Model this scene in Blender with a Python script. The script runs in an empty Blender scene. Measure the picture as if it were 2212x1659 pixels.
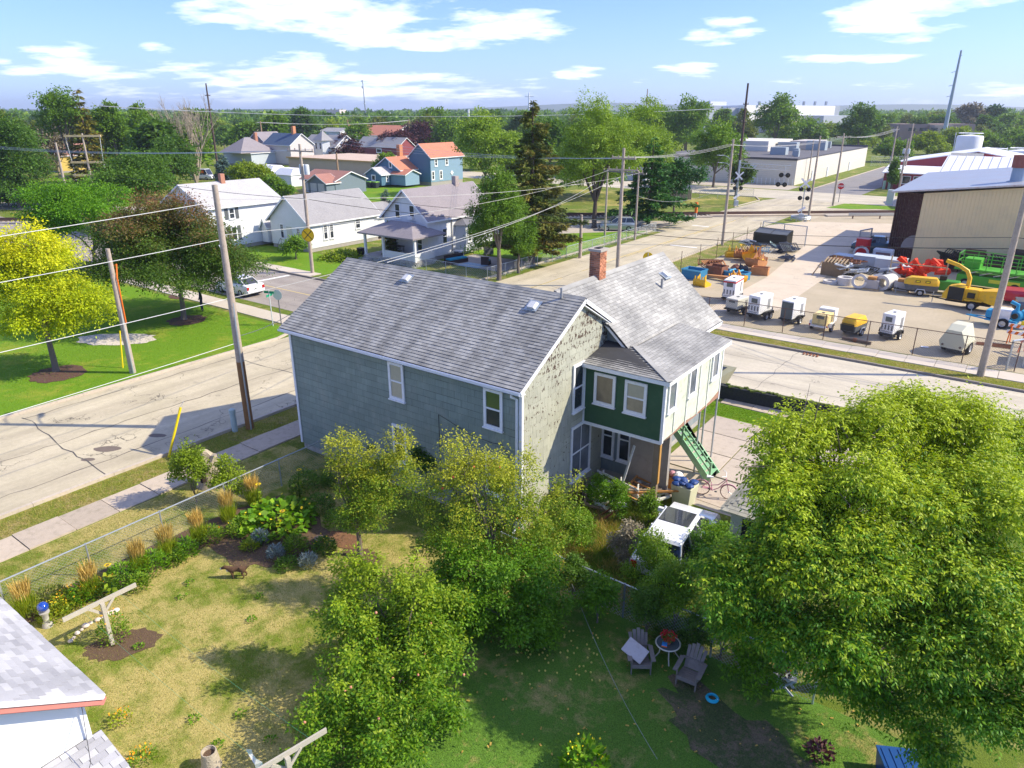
import bpy, bmesh, math, random
import numpy as np
from mathutils import Vector, Matrix, noise as mnoise

sc = bpy.context.scene
R = math.radians
# ------------------------------------------------------------------ camera
CAM = Vector((12.54, -17.72, 14.2))
YAW = 36.136            # the grid of streets is turned against the view
PITCH = 21.07
cd = bpy.data.cameras.new("camera"); cam = bpy.data.objects.new("camera", cd); sc.collection.objects.link(cam)
cd.sensor_fit = 'HORIZONTAL'; cd.sensor_width = 36.0; cd.lens = 36.0 * 1530 / 2212
cd.clip_start = 0.5; cd.clip_end = 30000
cam.location = CAM
cam.rotation_euler = (R(90 - PITCH), 0, R(YAW))
sc.camera = cam
# ------------------------------------------------------------------ sky and sun
SUN_AZ, SUN_EL = 34.0, 39.0       # azimuth counted from +x towards +y
w = bpy.data.worlds.new("World"); sc.world = w; w.use_nodes = True
nt = w.node_tree; nt.nodes.clear()
def WN(t, **k):
    n = nt.nodes.new(t)
    for a, b in k.items(): setattr(n, a, b)
    return n
def WL(a, b): nt.links.new(a, b)
sky = WN('ShaderNodeTexSky', sky_type='NISHITA', sun_disc=False, altitude=50, air_density=1.0, dust_density=0.6, ozone_density=2.2)
sky.sun_elevation = R(SUN_EL); sky.sun_rotation = R(90 - SUN_AZ)
tc = WN('ShaderNodeTexCoord')
sep = WN('ShaderNodeSeparateXYZ'); WL(tc.outputs['Generated'], sep.inputs[0])
def WM(op, a, b=None, c=None, clamp=False):
    n = WN('ShaderNodeMath', operation=op); n.use_clamp = clamp
    for i, v in enumerate((a, b, c)):
        if v is None: continue
        if isinstance(v, (int, float)): n.inputs[i].default_value = v
        else: WL(v, n.inputs[i])
    return n.outputs[0]
# clouds lie on a high flat layer: direction / height gives their plan
zc = WM('MAXIMUM', sep.outputs[2], 0.012)
zz = WM('ADD', zc, 0.11)
cmb = WN('ShaderNodeCombineXYZ'); WL(WM('DIVIDE', sep.outputs[0], zz), cmb.inputs[0]); WL(WM('DIVIDE', sep.outputs[1], zz), cmb.inputs[1])
def cloudnoise(sc_, det, rough, off, stretch):
    mp = WN('ShaderNodeMapping'); mp.inputs['Location'].default_value = off; mp.inputs['Scale'].default_value = stretch
    mp.inputs['Rotation'].default_value = (0, 0, R(-YAW))
    WL(cmb.outputs[0], mp.inputs[0])
    n = WN('ShaderNodeTexNoise'); n.inputs['Scale'].default_value = sc_; n.inputs['Detail'].default_value = det; n.inputs['Roughness'].default_value = rough
    WL(mp.outputs[0], n.inputs['Vector']); return n.outputs['Fac']
n1 = cloudnoise(1.0, 9, 0.56, (3.1, 1.7, 0), (1.0, 1.25, 1))
n2 = cloudnoise(4.5, 6, 0.6, (7, 2, 0), (1, 1, 1))
# the cloud banks as seen: bearing in the photo, half width, half height, weight; then some more around the rest of the sky
BANKS = []
for (px, py, rx, ry, wt) in ((640, 22, 300, 40, 1), (1050, 45, 150, 36, .9), (870, 92, 150, 17, 1), (140, 112, 62, 18, .95), (540, 140, 235, 24, .85), (345, 105, 36, 10, .9), (150, 172, 145, 24, .8), (760, 190, 330, 32, 1.05), (560, 217, 190, 14, .8),
                            (1565, 62, 70, 28, .9), (1940, 56, 95, 26, .95), (2030, 8, 140, 16, .95), (1258, 158, 52, 13, 1), (1480, 152, 62, 13, 1), (1820, 131, 145, 11, .85), (2175, 206, 72, 20, .9), (1990, 224, 60, 11, .8), (0, 128, 20, 8, .9), (960, 222, 130, 9, .7), (1350, 158, 34, 9, .8)):
    u_, v_ = (px - 1106) / 1530, (829.5 - py) / 1530; f_, z_ = math.cos(R(PITCH)) + v_ * math.sin(R(PITCH)), -math.sin(R(PITCH)) + v_ * math.cos(R(PITCH))
    BANKS.append((math.degrees(math.atan2(u_, f_)), math.degrees(math.atan2(z_, math.hypot(u_, f_))), rx / 26.7, ry / 26.7, wt))
BANKS += [(-50, 6, 9, 2, .9), (52, 5, 9, 2, .9), (-12, 11, 14, 2.5, .9), (18, 14, 12, 3, .9), (80, 8, 10, 2, .9), (-85, 9, 12, 2, .9), (40, 20, 14, 4, .9), (-35, 24, 16, 5, .9), (120, 12, 12, 3, .9), (180, 9, 14, 3, .9), (-140, 12, 14, 3, .9)]
acc = None
for (ha, el, wx, wy, wt) in BANKS:
    a = R(90 + YAW - ha)       # world azimuth of that direction
    cx, cy, cz = math.cos(a) * math.cos(R(el)), math.sin(a) * math.cos(R(el)), math.sin(R(el))
    # along (tangent) and up components
    d1 = WN('ShaderNodeVectorMath', operation='DOT_PRODUCT'); WL(tc.outputs['Generated'], d1.inputs[0]); d1.inputs[1].default_value = (-math.sin(a), math.cos(a), 0)
    d3 = WN('ShaderNodeVectorMath', operation='DOT_PRODUCT'); WL(tc.outputs['Generated'], d3.inputs[0]); d3.inputs[1].default_value = (cx, cy, cz)
    u = WM('DIVIDE', d1.outputs['Value'], math.sin(R(wx)))
    v = WM('DIVIDE', WM('SUBTRACT', sep.outputs[2], cz), math.sin(R(wy)))
    r2 = WM('ADD', WM('MULTIPLY', u, u), WM('MULTIPLY', v, v))
    g_ = WM('MULTIPLY', WM('SUBTRACT', 1.0, WM('MULTIPLY', r2, 0.5), clamp=True), wt)
    g_ = WM('MULTIPLY', g_, WM('GREATER_THAN', d3.outputs['Value'], 0.0))
    acc = g_ if acc is None else WM('MAXIMUM', acc, g_)
bank = acc
# general thin scatter elsewhere in the sky + the banks
dens = WM('ADD', WM('MULTIPLY', bank, 0.46), WM('MULTIPLY', WM('SUBTRACT', n1, 0.5), 1.7))
dens = WM('ADD', dens, WM('MULTIPLY', WM('SUBTRACT', n2, 0.5), 0.65))
dens = WM('ADD', dens, WM('MULTIPLY', WM('MULTIPLY', WM('SUBTRACT', sep.outputs[2], 0.3), 3.0, clamp=True), 0.3))  # denser unseen cloud overhead, added to soften the shadows with its light
mask = WM('MULTIPLY', WM('SUBTRACT', dens, 0.25), 2.7, clamp=True)
mask = WM('MULTIPLY', mask, WM('SMOOTH_MIN', 1.0, WM('MULTIPLY', WM('ADD', sep.outputs[2], 0.0), 60.0), 0.1, clamp=True) , clamp=True)
core = WM('MULTIPLY', WM('SUBTRACT', dens, 0.52), 2.2, clamp=True)
ccol = WN('ShaderNodeMix', data_type='RGBA'); WL(core, ccol.inputs[0])
ccol.inputs[6].default_value = (7.4, 7.6, 8.0, 1); ccol.inputs[7].default_value = (5.4, 5.7, 6.4, 1)
# a slight haze whitens the lowest sky
hz = WM('POWER', WM('SUBTRACT', 1.0, WM('MULTIPLY', WM('MAXIMUM', sep.outputs[2], 0.0), 3.0), clamp=True), 2.2, clamp=True)
tint = WN('ShaderNodeMix', data_type='RGBA', blend_type='MULTIPLY'); tint.inputs[0].default_value = 1.0
WL(sky.outputs[0], tint.inputs[6]); tint.inputs[7].default_value = (0.40, 0.53, 0.98, 1)
m0 = WN('ShaderNodeMix', data_type='RGBA'); WL(WM('MULTIPLY', hz, 0.32), m0.inputs[0]); WL(tint.outputs[2], m0.inputs[6]); m0.inputs[7].default_value = (3.6, 4.7, 6.8, 1)
m1 = WN('ShaderNodeMix', data_type='RGBA'); WL(WM('MULTIPLY', mask, 0.93), m1.inputs[0]); WL(m0.outputs[2], m1.inputs[6]); WL(ccol.outputs[2], m1.inputs[7])
bg = WN('ShaderNodeBackground'); WL(m1.outputs[2], bg.inputs[0]); bg.inputs[1].default_value = 0.132
wo = WN('ShaderNodeOutputWorld'); WL(bg.outputs[0], wo.inputs[0])
sl = bpy.data.lights.new("sun", 'SUN'); so = bpy.data.objects.new("sun", sl); sc.collection.objects.link(so)
sl.energy = 3.5; sl.angle = R(0.55); sl.color = (1.0, 0.90, 0.70)
sd = Vector((math.cos(R(SUN_AZ)) * math.cos(R(SUN_EL)), math.sin(R(SUN_AZ)) * math.cos(R(SUN_EL)), math.sin(R(SUN_EL))))
so.rotation_euler = sd.to_track_quat('Z', 'Y').to_euler(); so.location = (60, 40, 60)
sc.view_settings.view_transform = 'Standard'; sc.view_settings.look = 'None'
sc.view_settings.exposure = 1.0; sc.view_settings.gamma = 1.0; sc.view_settings.use_curve_mapping = False
sc.cycles.max_bounces = 6; sc.cycles.transparent_max_bounces = 12; sc.cycles.use_denoising = True
sc.cycles.diffuse_bounces = 5; sc.cycles.glossy_bounces = 2; sc.cycles.transmission_bounces = 3; sc.cycles.volume_bounces = 0

# ------------------------------------------------------------------ survey helpers: a bearing in the photo met with the ground gives a place
F, CX, CY = 1530.0, 1106.0, 829.5
_sp, _cp = math.sin(R(PITCH)), math.cos(R(PITCH))
_ax = Vector((math.cos(R(YAW)), math.sin(R(YAW)))); _ay = Vector((-math.sin(R(YAW)), math.cos(R(YAW))))
def bearing(px, py):
    u, v = (px - CX) / F, (py - CY) / F
    f, z = _cp - v * _sp, -_sp - v * _cp
    return Vector((_ax.x * u + _ay.x * f, _ax.y * u + _ay.y * f, z))
def g(px, py, z=0.0):
    r = bearing(px, py); t = (z - CAM.z) / r.z
    return Vector((CAM.x + r.x * t, CAM.y + r.y * t, z))
def fwd(p): return (p[0] - CAM.x) * _ay.x + (p[1] - CAM.y) * _ay.y
def at_depth(px, py, d):      # the point on that bearing whose forward distance is d
    r = bearing(px, py); f = r.x * _ay.x + r.y * _ay.y
    return CAM + r * (d / f)
def hgt(py, p):               # how high something standing at p reaches
    d = fwd(p); v = (py - CY) / F
    return CAM.z + d * (-_sp - v * _cp) / (_cp - v * _sp)
def pxm(p, z=0):              # metres per photo unit at p
    return (fwd(p) * _cp + (CAM.z - z) * _sp) / F

# ------------------------------------------------------------------ materials
MATS = {}
def _mk(name):
    m = bpy.data.materials.new(name); m.use_nodes = True; nt = m.node_tree; b = nt.nodes['Principled BSDF']
    MATS[name] = m; return m, nt, b
class NB:
    def __init__(s, nt): s.nt = nt
    def n(s, t, **k):
        n = s.nt.nodes.new(t)
        for a, b in k.items(): setattr(n, a, b)
        return n
    def l(s, a, b): s.nt.links.new(a, b)
    def m(s, op, a, b=None, c=None, clamp=False):
        n = s.n('ShaderNodeMath', operation=op); n.use_clamp = clamp
        for i, v in enumerate((a, b, c)):
            if v is None: continue
            if isinstance(v, (int, float)): n.inputs[i].default_value = v
            else: s.l(v, n.inputs[i])
        return n.outputs[0]
    def noise(s, scale, det=4, rough=.55, vec=None, dist=0, stretch=None):
        n = s.n('ShaderNodeTexNoise'); n.inputs['Scale'].default_value = scale; n.inputs['Detail'].default_value = det; n.inputs['Roughness'].default_value = rough; n.inputs['Distortion'].default_value = dist
        v = vec if vec is not None else s.coord()
        if stretch:
            mp = s.n('ShaderNodeMapping'); mp.inputs['Scale'].default_value = stretch; s.l(v, mp.inputs[0]); v = mp.outputs[0]
        s.l(v, n.inputs['Vector']); return n.outputs['Fac']
    def coord(s):
        if not hasattr(s, '_c'): s._c = s.n('ShaderNodeTexCoord')
        return s._c.outputs['Object']
    def mix(s, f, a, b, mode='MIX'):
        n = s.n('ShaderNodeMix', data_type='RGBA', blend_type=mode)
        for i, v in ((0, f), (6, a), (7, b)):
            if isinstance(v, (int, float)): n.inputs[i].default_value = v
            elif isinstance(v, tuple): n.inputs[i].default_value = (*v[:3], 1)
            else: s.l(v, n.inputs[i])
        return n.outputs[2]
    def ramp(s, f, lo, hi):
        n = s.n('ShaderNodeMapRange'); s.l(f, n.inputs[0]); n.inputs[1].default_value = lo; n.inputs[2].default_value = hi; return n.outputs[0]
    def bump(s, b, h, strength=.3, dist=.02):
        n = s.n('ShaderNodeBump'); n.inputs['Strength'].default_value = strength; n.inputs['Distance'].default_value = dist
        s.l(h, n.inputs['Height']); s.l(n.outputs[0], b.inputs['Normal'])
    def rnd(s):
        g_ = s.n('ShaderNodeNewGeometry'); o = s.n('ShaderNodeObjectInfo')
        return s.m('FRACT', s.m('ADD', s.m('MULTIPLY', g_.outputs['Random Per Island'], 3.7), s.m('MULTIPLY', o.outputs['Random'], 5.3)))
def mul(c, k): return tuple(min(1, x * k) for x in c)
def M(name, col=(.5, .5, .5), rough=.75, var=.18, scale=3.0, metal=0.0, rnd=0.0, bump=0.0, bscale=40, spec=.35, dirt=None, coat=0):
    if name in MATS: return MATS[name]
    m, nt, b = _mk(name); q = NB(nt)
    b.inputs['Roughness'].default_value = rough; b.inputs['Metallic'].default_value = metal; b.inputs['Specular IOR Level'].default_value = spec
    if coat: b.inputs['Coat Weight'].default_value = coat
    c = q.mix(q.noise(scale, 5, .6), mul(col, 1 - var), mul(col, 1 + var))
    if dirt: c = q.mix(q.m('MULTIPLY', q.ramp(q.noise(scale * 1.7, 6, .65), .5, .72), dirt[1]), c, dirt[0])
    if rnd: c = q.mix(1.0, c, q.mix(q.rnd(), (1 - rnd,) * 3, (1 + rnd,) * 3), 'MULTIPLY')
    q.l(c, b.inputs['Base Color'])
    if bump: q.bump(b, q.noise(bscale, 4), bump, .03)
    return m
def leafmat(name, ca, cb, cc=None, trans=.35, rough=.55, dead=None):
    """ca..cb: the leaf colours of this tree, cc the yellower, sunlit ones towards the top."""
    m, nt, b = _mk(name); q = NB(nt)
    at = q.n('ShaderNodeAttribute', attribute_name='tint'); sp = q.n('ShaderNodeSeparateColor'); q.l(at.outputs['Color'], sp.inputs[0])
    c = q.mix(sp.outputs[0], ca, cb)
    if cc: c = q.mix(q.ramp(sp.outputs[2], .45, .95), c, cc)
    c = q.mix(1.0, c, q.mix(sp.outputs[1], (.72,) * 3, (1.28,) * 3), 'MULTIPLY')
    oi = q.n('ShaderNodeObjectInfo'); c = q.mix(1.0, c, q.mix(oi.outputs['Random'], (.88, .9, .9), (1.12, 1.08, 1.0)), 'MULTIPLY')
    b.inputs['Roughness'].default_value = rough; b.inputs['Specular IOR Level'].default_value = .3
    q.l(c, b.inputs['Base Color'])
    tr = q.n('ShaderNodeBsdfTranslucent'); q.l(q.mix(1.0, c, (1.35, 1.3, .5), 'MULTIPLY'), tr.inputs[0])
    ms = q.n('ShaderNodeMixShader'); ms.inputs[0].default_value = trans; q.l(b.outputs[0], ms.inputs[1]); q.l(tr.outputs[0], ms.inputs[2])
    q.l(ms.outputs[0], nt.nodes['Material Output'].inputs[0]); return m

# ------------------------------------------------------------------ mesh builder
class MB:
    def __init__(s): s.v = []; s.f = []
    def add(s, vs, fs):
        o = len(s.v); s.v += [tuple(v) for v in vs]; s.f += [tuple(i + o for i in f) for f in fs]; return s
    def hull(s, a, b):      # two rings of equal length joined, capped
        n = len(a); fs = [(i, (i + 1) % n, n + (i + 1) % n, n + i) for i in range(n)]
        return s.add(list(a) + list(b), fs + [tuple(range(n - 1, -1, -1)), tuple(range(n, 2 * n))])
    def box(s, x0, x1, y0, y1, z0, z1):
        return s.hull([(x0, y0, z0), (x1, y0, z0), (x1, y1, z0), (x0, y1, z0)], [(x0, y0, z1), (x1, y0, z1), (x1, y1, z1), (x0, y1, z1)])
    def cbox(s, c, sz, rz=0, ry=0, rx=0):
        m = Matrix.Translation(c) @ Matrix.Rotation(rz, 4, 'Z') @ Matrix.Rotation(ry, 4, 'Y') @ Matrix.Rotation(rx, 4, 'X')
        h = [x / 2 for x in sz]
        P = [m @ Vector((a * h[0], b * h[1], c_ * h[2])) for c_ in (-1, 1) for a, b in ((-1, -1), (1, -1), (1, 1), (-1, 1))]
        return s.hull(P[:4], P[4:])
    def bar(s, p, q, w=.05, h=None, up=(0, 0, 1)):
        p, q = Vector(p), Vector(q); d = (q - p)
        if d.length < 1e-6: return s
        d.normalize(); u = Vector(up)
        if abs(d.dot(u)) > .98: u = Vector((1, 0, 0))
        a = d.cross(u).normalized(); b = a.cross(d).normalized(); h = w if h is None else h
        rg = [a * (i * w / 2) + b * (j * h / 2) for i, j in ((-1, -1), (1, -1), (1, 1), (-1, 1))]
        return s.hull([p + r for r in rg], [q + r for r in rg])
    def tube(s, pts, r, n=6, cap=True):
        pts = [Vector(p) for p in pts]; k = len(pts)
        rs = r if isinstance(r, (list, tuple)) else [r] * k
        o = len(s.v); u = Vector((0, 0, 1)); prev = None
        for i, p in enumerate(pts):
            d = (pts[min(i + 1, k - 1)] - pts[max(i - 1, 0)])
            d = d.normalized() if d.length > 1e-9 else Vector((0, 0, 1))
            if prev is None:
                a = d.orthogonal().normalized()
            else:
                a = prev - d * prev.dot(d); a = a.normalized() if a.length > 1e-6 else d.orthogonal().normalized()
            prev = a; b = d.cross(a)
            for j in range(n):
                t = 2 * math.pi * j / n; s.v.append(tuple(p + (a * math.cos(t) + b * math.sin(t)) * rs[i]))
        for i in range(k - 1):
            for j in range(n):
                s.f.append((o + i * n + j, o + i * n + (j + 1) % n, o + (i + 1) * n + (j + 1) % n, o + (i + 1) * n + j))
        if cap: s.f.append(tuple(o + j for j in range(n - 1, -1, -1))); s.f.append(tuple(o + (k - 1) * n + j for j in range(n)))
        return s
    def cyl(s, c, r, h, n=16, r2=None):
        return s.tube([c, (c[0], c[1], c[2] + h)], [r, r if r2 is None else r2], n)
    def lathe(s, prof, n=16, c=(0, 0, 0), m=None):      # (radius, z) pairs
        o = len(s.v); k = len(prof)
        for (r_, z) in prof:
            for j in range(n):
                t = 2 * math.pi * j / n; p = Vector((r_ * math.cos(t), r_ * math.sin(t), z))
                if m: p = m @ p
                s.v.append(tuple(p + Vector(c)))
        for i in range(k - 1):
            for j in range(n): s.f.append((o + i * n + j, o + i * n + (j + 1) % n, o + (i + 1) * n + (j + 1) % n, o + (i + 1) * n + j))
        return s
    def torus(s, c, R_, r_, n=20, k=6, m=None):
        o = len(s.v)
        for i in range(n):
            t = 2 * math.pi * i / n
            for j in range(k):
                u = 2 * math.pi * j / k; p = Vector(((R_ + r_ * math.cos(u)) * math.cos(t), (R_ + r_ * math.cos(u)) * math.sin(t), r_ * math.sin(u)))
                if m: p = m @ p
                s.v.append(tuple(p + Vector(c)))
        for i in range(n):
            for j in range(k): s.f.append((o + i * k + j, o + ((i + 1) % n) * k + j, o + ((i + 1) % n) * k + (j + 1) % k, o + i * k + (j + 1) % k))
        return s
    def ball(s, c, r, n=12, k=8, sz=1.0):
        return s.lathe([(max(1e-4, r * math.sin(math.pi * i / k)), -r * sz * math.cos(math.pi * i / k)) for i in range(k + 1)], n, c)
    def poly(s, pts): return s.add(pts, [tuple(range(len(pts)))])
    def slab(s, pts, z0, z1):
        return s.hull([(p[0], p[1], z0) for p in pts], [(p[0], p[1], z1) for p in pts])
    def mesh(s, name, mat, smooth=False):
        me = bpy.data.meshes.new(name); me.from_pydata(s.v, [], s.f)
        if mat: me.materials.append(mat)
        if smooth:
            me.shade_smooth()
            try: me.set_sharp_from_angle(angle=R(40))
            except Exception: pass
        me.validate(); return me

def link(o, parent=None):
    sc.collection.objects.link(o)
    if parent is not None: o.parent = parent
    return o
def P(name, mb, mat, parent=None, label=None, smooth=False, loc=None, kind=None, bevel=0):
    me = mb.mesh(name, mat, smooth) if isinstance(mb, MB) else mb
    o = bpy.data.objects.new(name, me); link(o, parent)
    if loc is not None: o.location = loc
    if label: o['label'] = label
    if kind: o['kind'] = kind
    if bevel:
        b = o.modifiers.new('bevel', 'BEVEL'); b.width = bevel; b.segments = 2; b.limit_method = 'ANGLE'; b.angle_limit = R(35)
    return o
def T(name, label, cat, loc=(0, 0, 0), rz=0.0, group=None, kind=None):
    o = bpy.data.objects.new(name, None); sc.collection.objects.link(o); o.empty_display_size = .2
    o.location = loc; o.rotation_euler = (0, 0, rz); tag(o, label, cat, group, kind); return o
def tag(o, label=None, cat=None, group=None, kind=None):
    if label: o['label'] = label
    if cat: o['category'] = cat
    if group: o['group'] = group
    if kind: o['kind'] = kind
    return o
def copy_tree(o, label=None, group=None, loc=None, rz=None, parent=None, scale=None):
    c = o.copy(); sc.collection.objects.link(c); c.parent = parent
    for ch in o.children: copy_tree(ch, parent=c)
    if label: c['label'] = label
    if group: c['group'] = group
    if loc is not None: c.location = loc
    if rz is not None: c.rotation_euler = (0, 0, rz)
    if scale is not None: c.scale = scale if isinstance(scale, tuple) else (scale,) * 3
    return c
def struct(name, mb, mat, kind='structure', label=None):
    o = P(name, mb, mat); o['kind'] = kind
    if label: o['label'] = label
    return o
def np_mesh(name, V, Q, mat, tint=None):
    """V (n,3), Q (m,4) vertex ids; tint (n,3) in 0..1"""
    me = bpy.data.meshes.new(name); me.vertices.add(len(V)); me.vertices.foreach_set('co', np.asarray(V, dtype=np.float32).ravel())
    k = Q.shape[1]; me.loops.add(Q.size); me.loops.foreach_set('vertex_index', Q.astype(np.int32).ravel())
    me.polygons.add(len(Q)); me.polygons.foreach_set('loop_start', np.arange(0, Q.size, k, dtype=np.int32)); me.polygons.foreach_set('loop_total', np.full(len(Q), k, dtype=np.int32))
    if tint is not None:
        a = me.attributes.new('tint', 'FLOAT_COLOR', 'POINT'); a.data.foreach_set('color', np.concatenate([tint, np.ones((len(V), 1))], 1).astype(np.float32).ravel())
    me.materials.append(mat); me.update(calc_edges=True); return me
# ================================================================== GROUND MATERIALS
def grassmat(name, green, dry, amount, scale=.5, dirt=None):
    m, nt, b = _mk(name); q = NB(nt)
    big = q.noise(scale, 5, .6); mid = q.noise(scale * 6, 5, .65); fine = q.noise(28, 3, .7)
    f = q.ramp(q.m('ADD', q.m('MULTIPLY', big, .6), q.m('MULTIPLY', mid, .4)), .62 - amount * .25, .42 + (1 - amount) * .25 + .06)
    c = q.mix(f, green, dry)
    c = q.mix(1.0, c, q.mix(q.ramp(fine, .3, .7), (.62, .66, .6), (1.36, 1.32, 1.3)), 'MULTIPLY')
    c = q.mix(1.0, c, q.mix(q.ramp(q.noise(110, 2, .6), .3, .7), (.72,) * 3, (1.3,) * 3), 'MULTIPLY')
    if dirt: c = q.mix(q.m('MULTIPLY', q.ramp(q.noise(1.4, 6, .6, dist=.4), .6, .7), .8), c, dirt)
    q.l(c, b.inputs['Base Color']); b.inputs['Roughness'].default_value = .9; b.inputs['Specular IOR Level'].default_value = .15
    q.bump(b, fine, .6, .05); return m
def roadmat(name, base, light, crack=1.0, joints=None, stain=(.05, .045, .04), stainamt=.35, streak=None):
    m, nt, b = _mk(name); q = NB(nt)
    c = q.mix(q.ramp(q.noise(.35, 6, .6), .3, .7), base, light)
    c = q.mix(1.0, c, q.mix(q.noise(5, 5, .7), (.82,) * 3, (1.18,) * 3), 'MULTIPLY')
    c = q.mix(1.0, c, q.mix(q.ramp(q.noise(70, 2, .6), .25, .75), (.86,) * 3, (1.14,) * 3), 'MULTIPLY')
    if streak:
        c = q.mix(1.0, c, q.mix(q.ramp(q.noise(1.0, 5, .6, stretch=streak), .35, .65), (.86, .85, .85), (1.1, 1.1, 1.09)), 'MULTIPLY')
    v = q.n('ShaderNodeTexVoronoi', feature='DISTANCE_TO_EDGE'); v.inputs['Scale'].default_value = .16
    mp = q.n('ShaderNodeMix', data_type='VECTOR'); mp.inputs[0].default_value = .35
    nz = q.n('ShaderNodeTexNoise'); nz.inputs['Scale'].default_value = 1.3; nz.inputs['Detail'].default_value = 6; q.l(q.coord(), nz.inputs['Vector'])
    sc_ = q.n('ShaderNodeVectorMath', operation='SCALE'); sc_.inputs['Scale'].default_value = 2.2; q.l(nz.outputs['Color'], sc_.inputs[0])
    ad = q.n('ShaderNodeVectorMath', operation='ADD'); q.l(q.coord(), ad.inputs[0]); q.l(sc_.outputs[0], ad.inputs[1]); q.l(ad.outputs[0], v.inputs['Vector'])
    cr = q.m('LESS_THAN', v.outputs['Distance'], .0045)
    gate = q.ramp(q.noise(.5, 3), .45, .6)
    c = q.mix(q.m('MULTIPLY', q.m('MULTIPLY', cr, gate), .75 * crack), c, (.07, .062, .055))
    c = q.mix(q.m('MULTIPLY', q.ramp(q.noise(.9, 5, .6), .6, .78), stainamt), c, stain)
    q.l(c, b.inputs['Base Color']); b.inputs['Roughness'].default_value = .85; b.inputs['Specular IOR Level'].default_value = .3
    q.bump(b, q.noise(60, 3), .25, .02); return m
GRASS = grassmat('grass_ground', (.12, .17, .02), (.30, .26, .09), .5, .35)
LUSH = grassmat('grass_lush', (.13, .25, .012), (.24, .29, .03), .42, .3)
DRY = grassmat('grass_backyard', (.15, .20, .022), (.42, .35, .125), .76, .30)
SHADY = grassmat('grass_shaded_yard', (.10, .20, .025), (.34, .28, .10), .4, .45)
WILD = grassmat('grass_weedy', (.13, .17, .02), (.30, .25, .08), .4, .7, dirt=(.12, .085, .05))
VERGE = grassmat('grass_verge', (.17, .21, .025), (.34, .27, .11), .6, .8, dirt=(.23, .17, .10))
FIELD = grassmat('grass_field', (.14, .17, .025), (.40, .33, .10), .55, .12)
FOREST = grassmat('grass_far', (.06, .10, .03), (.12, .14, .05), .4, .01)
ROAD = roadmat('road_asphalt', (.44, .385, .265), (.56, .49, .35), 1.0, streak=(.9, .10, 1), stain=(.18, .165, .15))
ROADB = roadmat('road_concrete', (.48, .43, .325), (.56, .50, .385), .6, streak=(.08, .8, 1), stainamt=.12)
ASPH = roadmat('road_dark', (.21, .20, .19), (.27, .25, .235), .9)
ASPHC = roadmat('road_grey', (.29, .255, .225), (.35, .31, .265), .8, streak=(.1, .9, 1))
CONC = roadmat('concrete_lane', (.54, .45, .33), (.62, .52, .39), .6, stainamt=.15)
DIRT = roadmat('dirt_yard', (.39, .325, .215), (.48, .40, .275), 0, stain=(.22, .2, .1), stainamt=.4)
GRAV = roadmat('gravel_ground', (.40, .345, .275), (.48, .42, .34), 0, stain=(.25, .21, .15))
SIDE = M('sidewalk_concrete', (.47, .39, .30), .9, .12, 2.5, rnd=.10, dirt=((.22, .19, .13), .5), bump=.2)
SIDEL = M('sidewalk_pale', (.56, .49, .40), .9, .08, 1.5, rnd=.05, bump=.2)
KERB = M('kerb_concrete', (.50, .43, .34), .9, .15, 4, rnd=.08, dirt=((.2, .17, .12), .4))
KERBD = M('kerb_weathered', (.24, .21, .18), .9, .2, 4, rnd=.08)
MULCH = M('mulch_bark', (.115, .06, .042), .95, .45, 14, bump=.9, bscale=30)
SOIL = M('garden_soil', (.12, .075, .045), .95, .35, 9, bump=.7)
PEB = M('pale_gravel', (.62, .55, .46), .9, .3, 26, bump=.6, bscale=30)
WHITEL = M('road_paint_white', (.78, .77, .73), .7, .12, 6, dirt=((.4, .37, .33), .6))
YELL = M('road_paint_yellow', (.62, .47, .16), .7, .2, 6, dirt=((.42, .37, .3), .9))

def rect(x0, x1, y0, y1): return [(x0, y0), (x1, y0), (x1, y1), (x0, y1)]
def sheet(name, pts, z, mat, grid=None):
    return struct(name, MB().poly([(p[0], p[1], z) for p in pts]), mat)
# one sheet to the horizon
n = 72; struct('ground', MB().poly([(7000 * math.cos(2 * math.pi * i / n), 7000 * math.sin(2 * math.pi * i / n), -.012) for i in range(n)]), FOREST)
sheet('ground_town', rect(-330, 160, -60, 330), -.006, GRASS)
# lawns
sheet('lawn_across_street', rect(-62, -26.9, -40, 11.6), 0, LUSH)
sheet('backyard_lawn', rect(-10.2, 3.3, -22, -1.75), 0, DRY)
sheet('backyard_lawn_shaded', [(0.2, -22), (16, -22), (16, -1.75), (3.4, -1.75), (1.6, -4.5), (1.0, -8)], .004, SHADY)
sheet('side_lawn', rect(-13.2, -10.2, -40, -.2), 0, DRY)
sheet('weedy_yard', rect(-3.0, 9.5, -1.75, 5.7), .008, WILD)
sheet('verge', rect(-16.3, -14.75, -60, 15), 0, VERGE)
sheet('field_by_tracks', [(-150, 20), (-27, 96), (-27, 111), (-36, 111), (-60, 104), (-190, 10)], 0, FIELD)
sheet('lawn_white_house', rect(-57, -40, 24.6, 31), 0.002, LUSH)
sheet('lawn_corner_house', rect(-40, -25.2, 24.6, 34.6), 0.002, GRASS)
sheet('lawn_under_trees', rect(-42, -27.1, 41, 66), .002, LUSH)
sheet('lawn_blue_house', [(-92, 70), (-70, 66), (-66, 90), (-90, 105), (-103, 90)], .002, LUSH)
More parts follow.
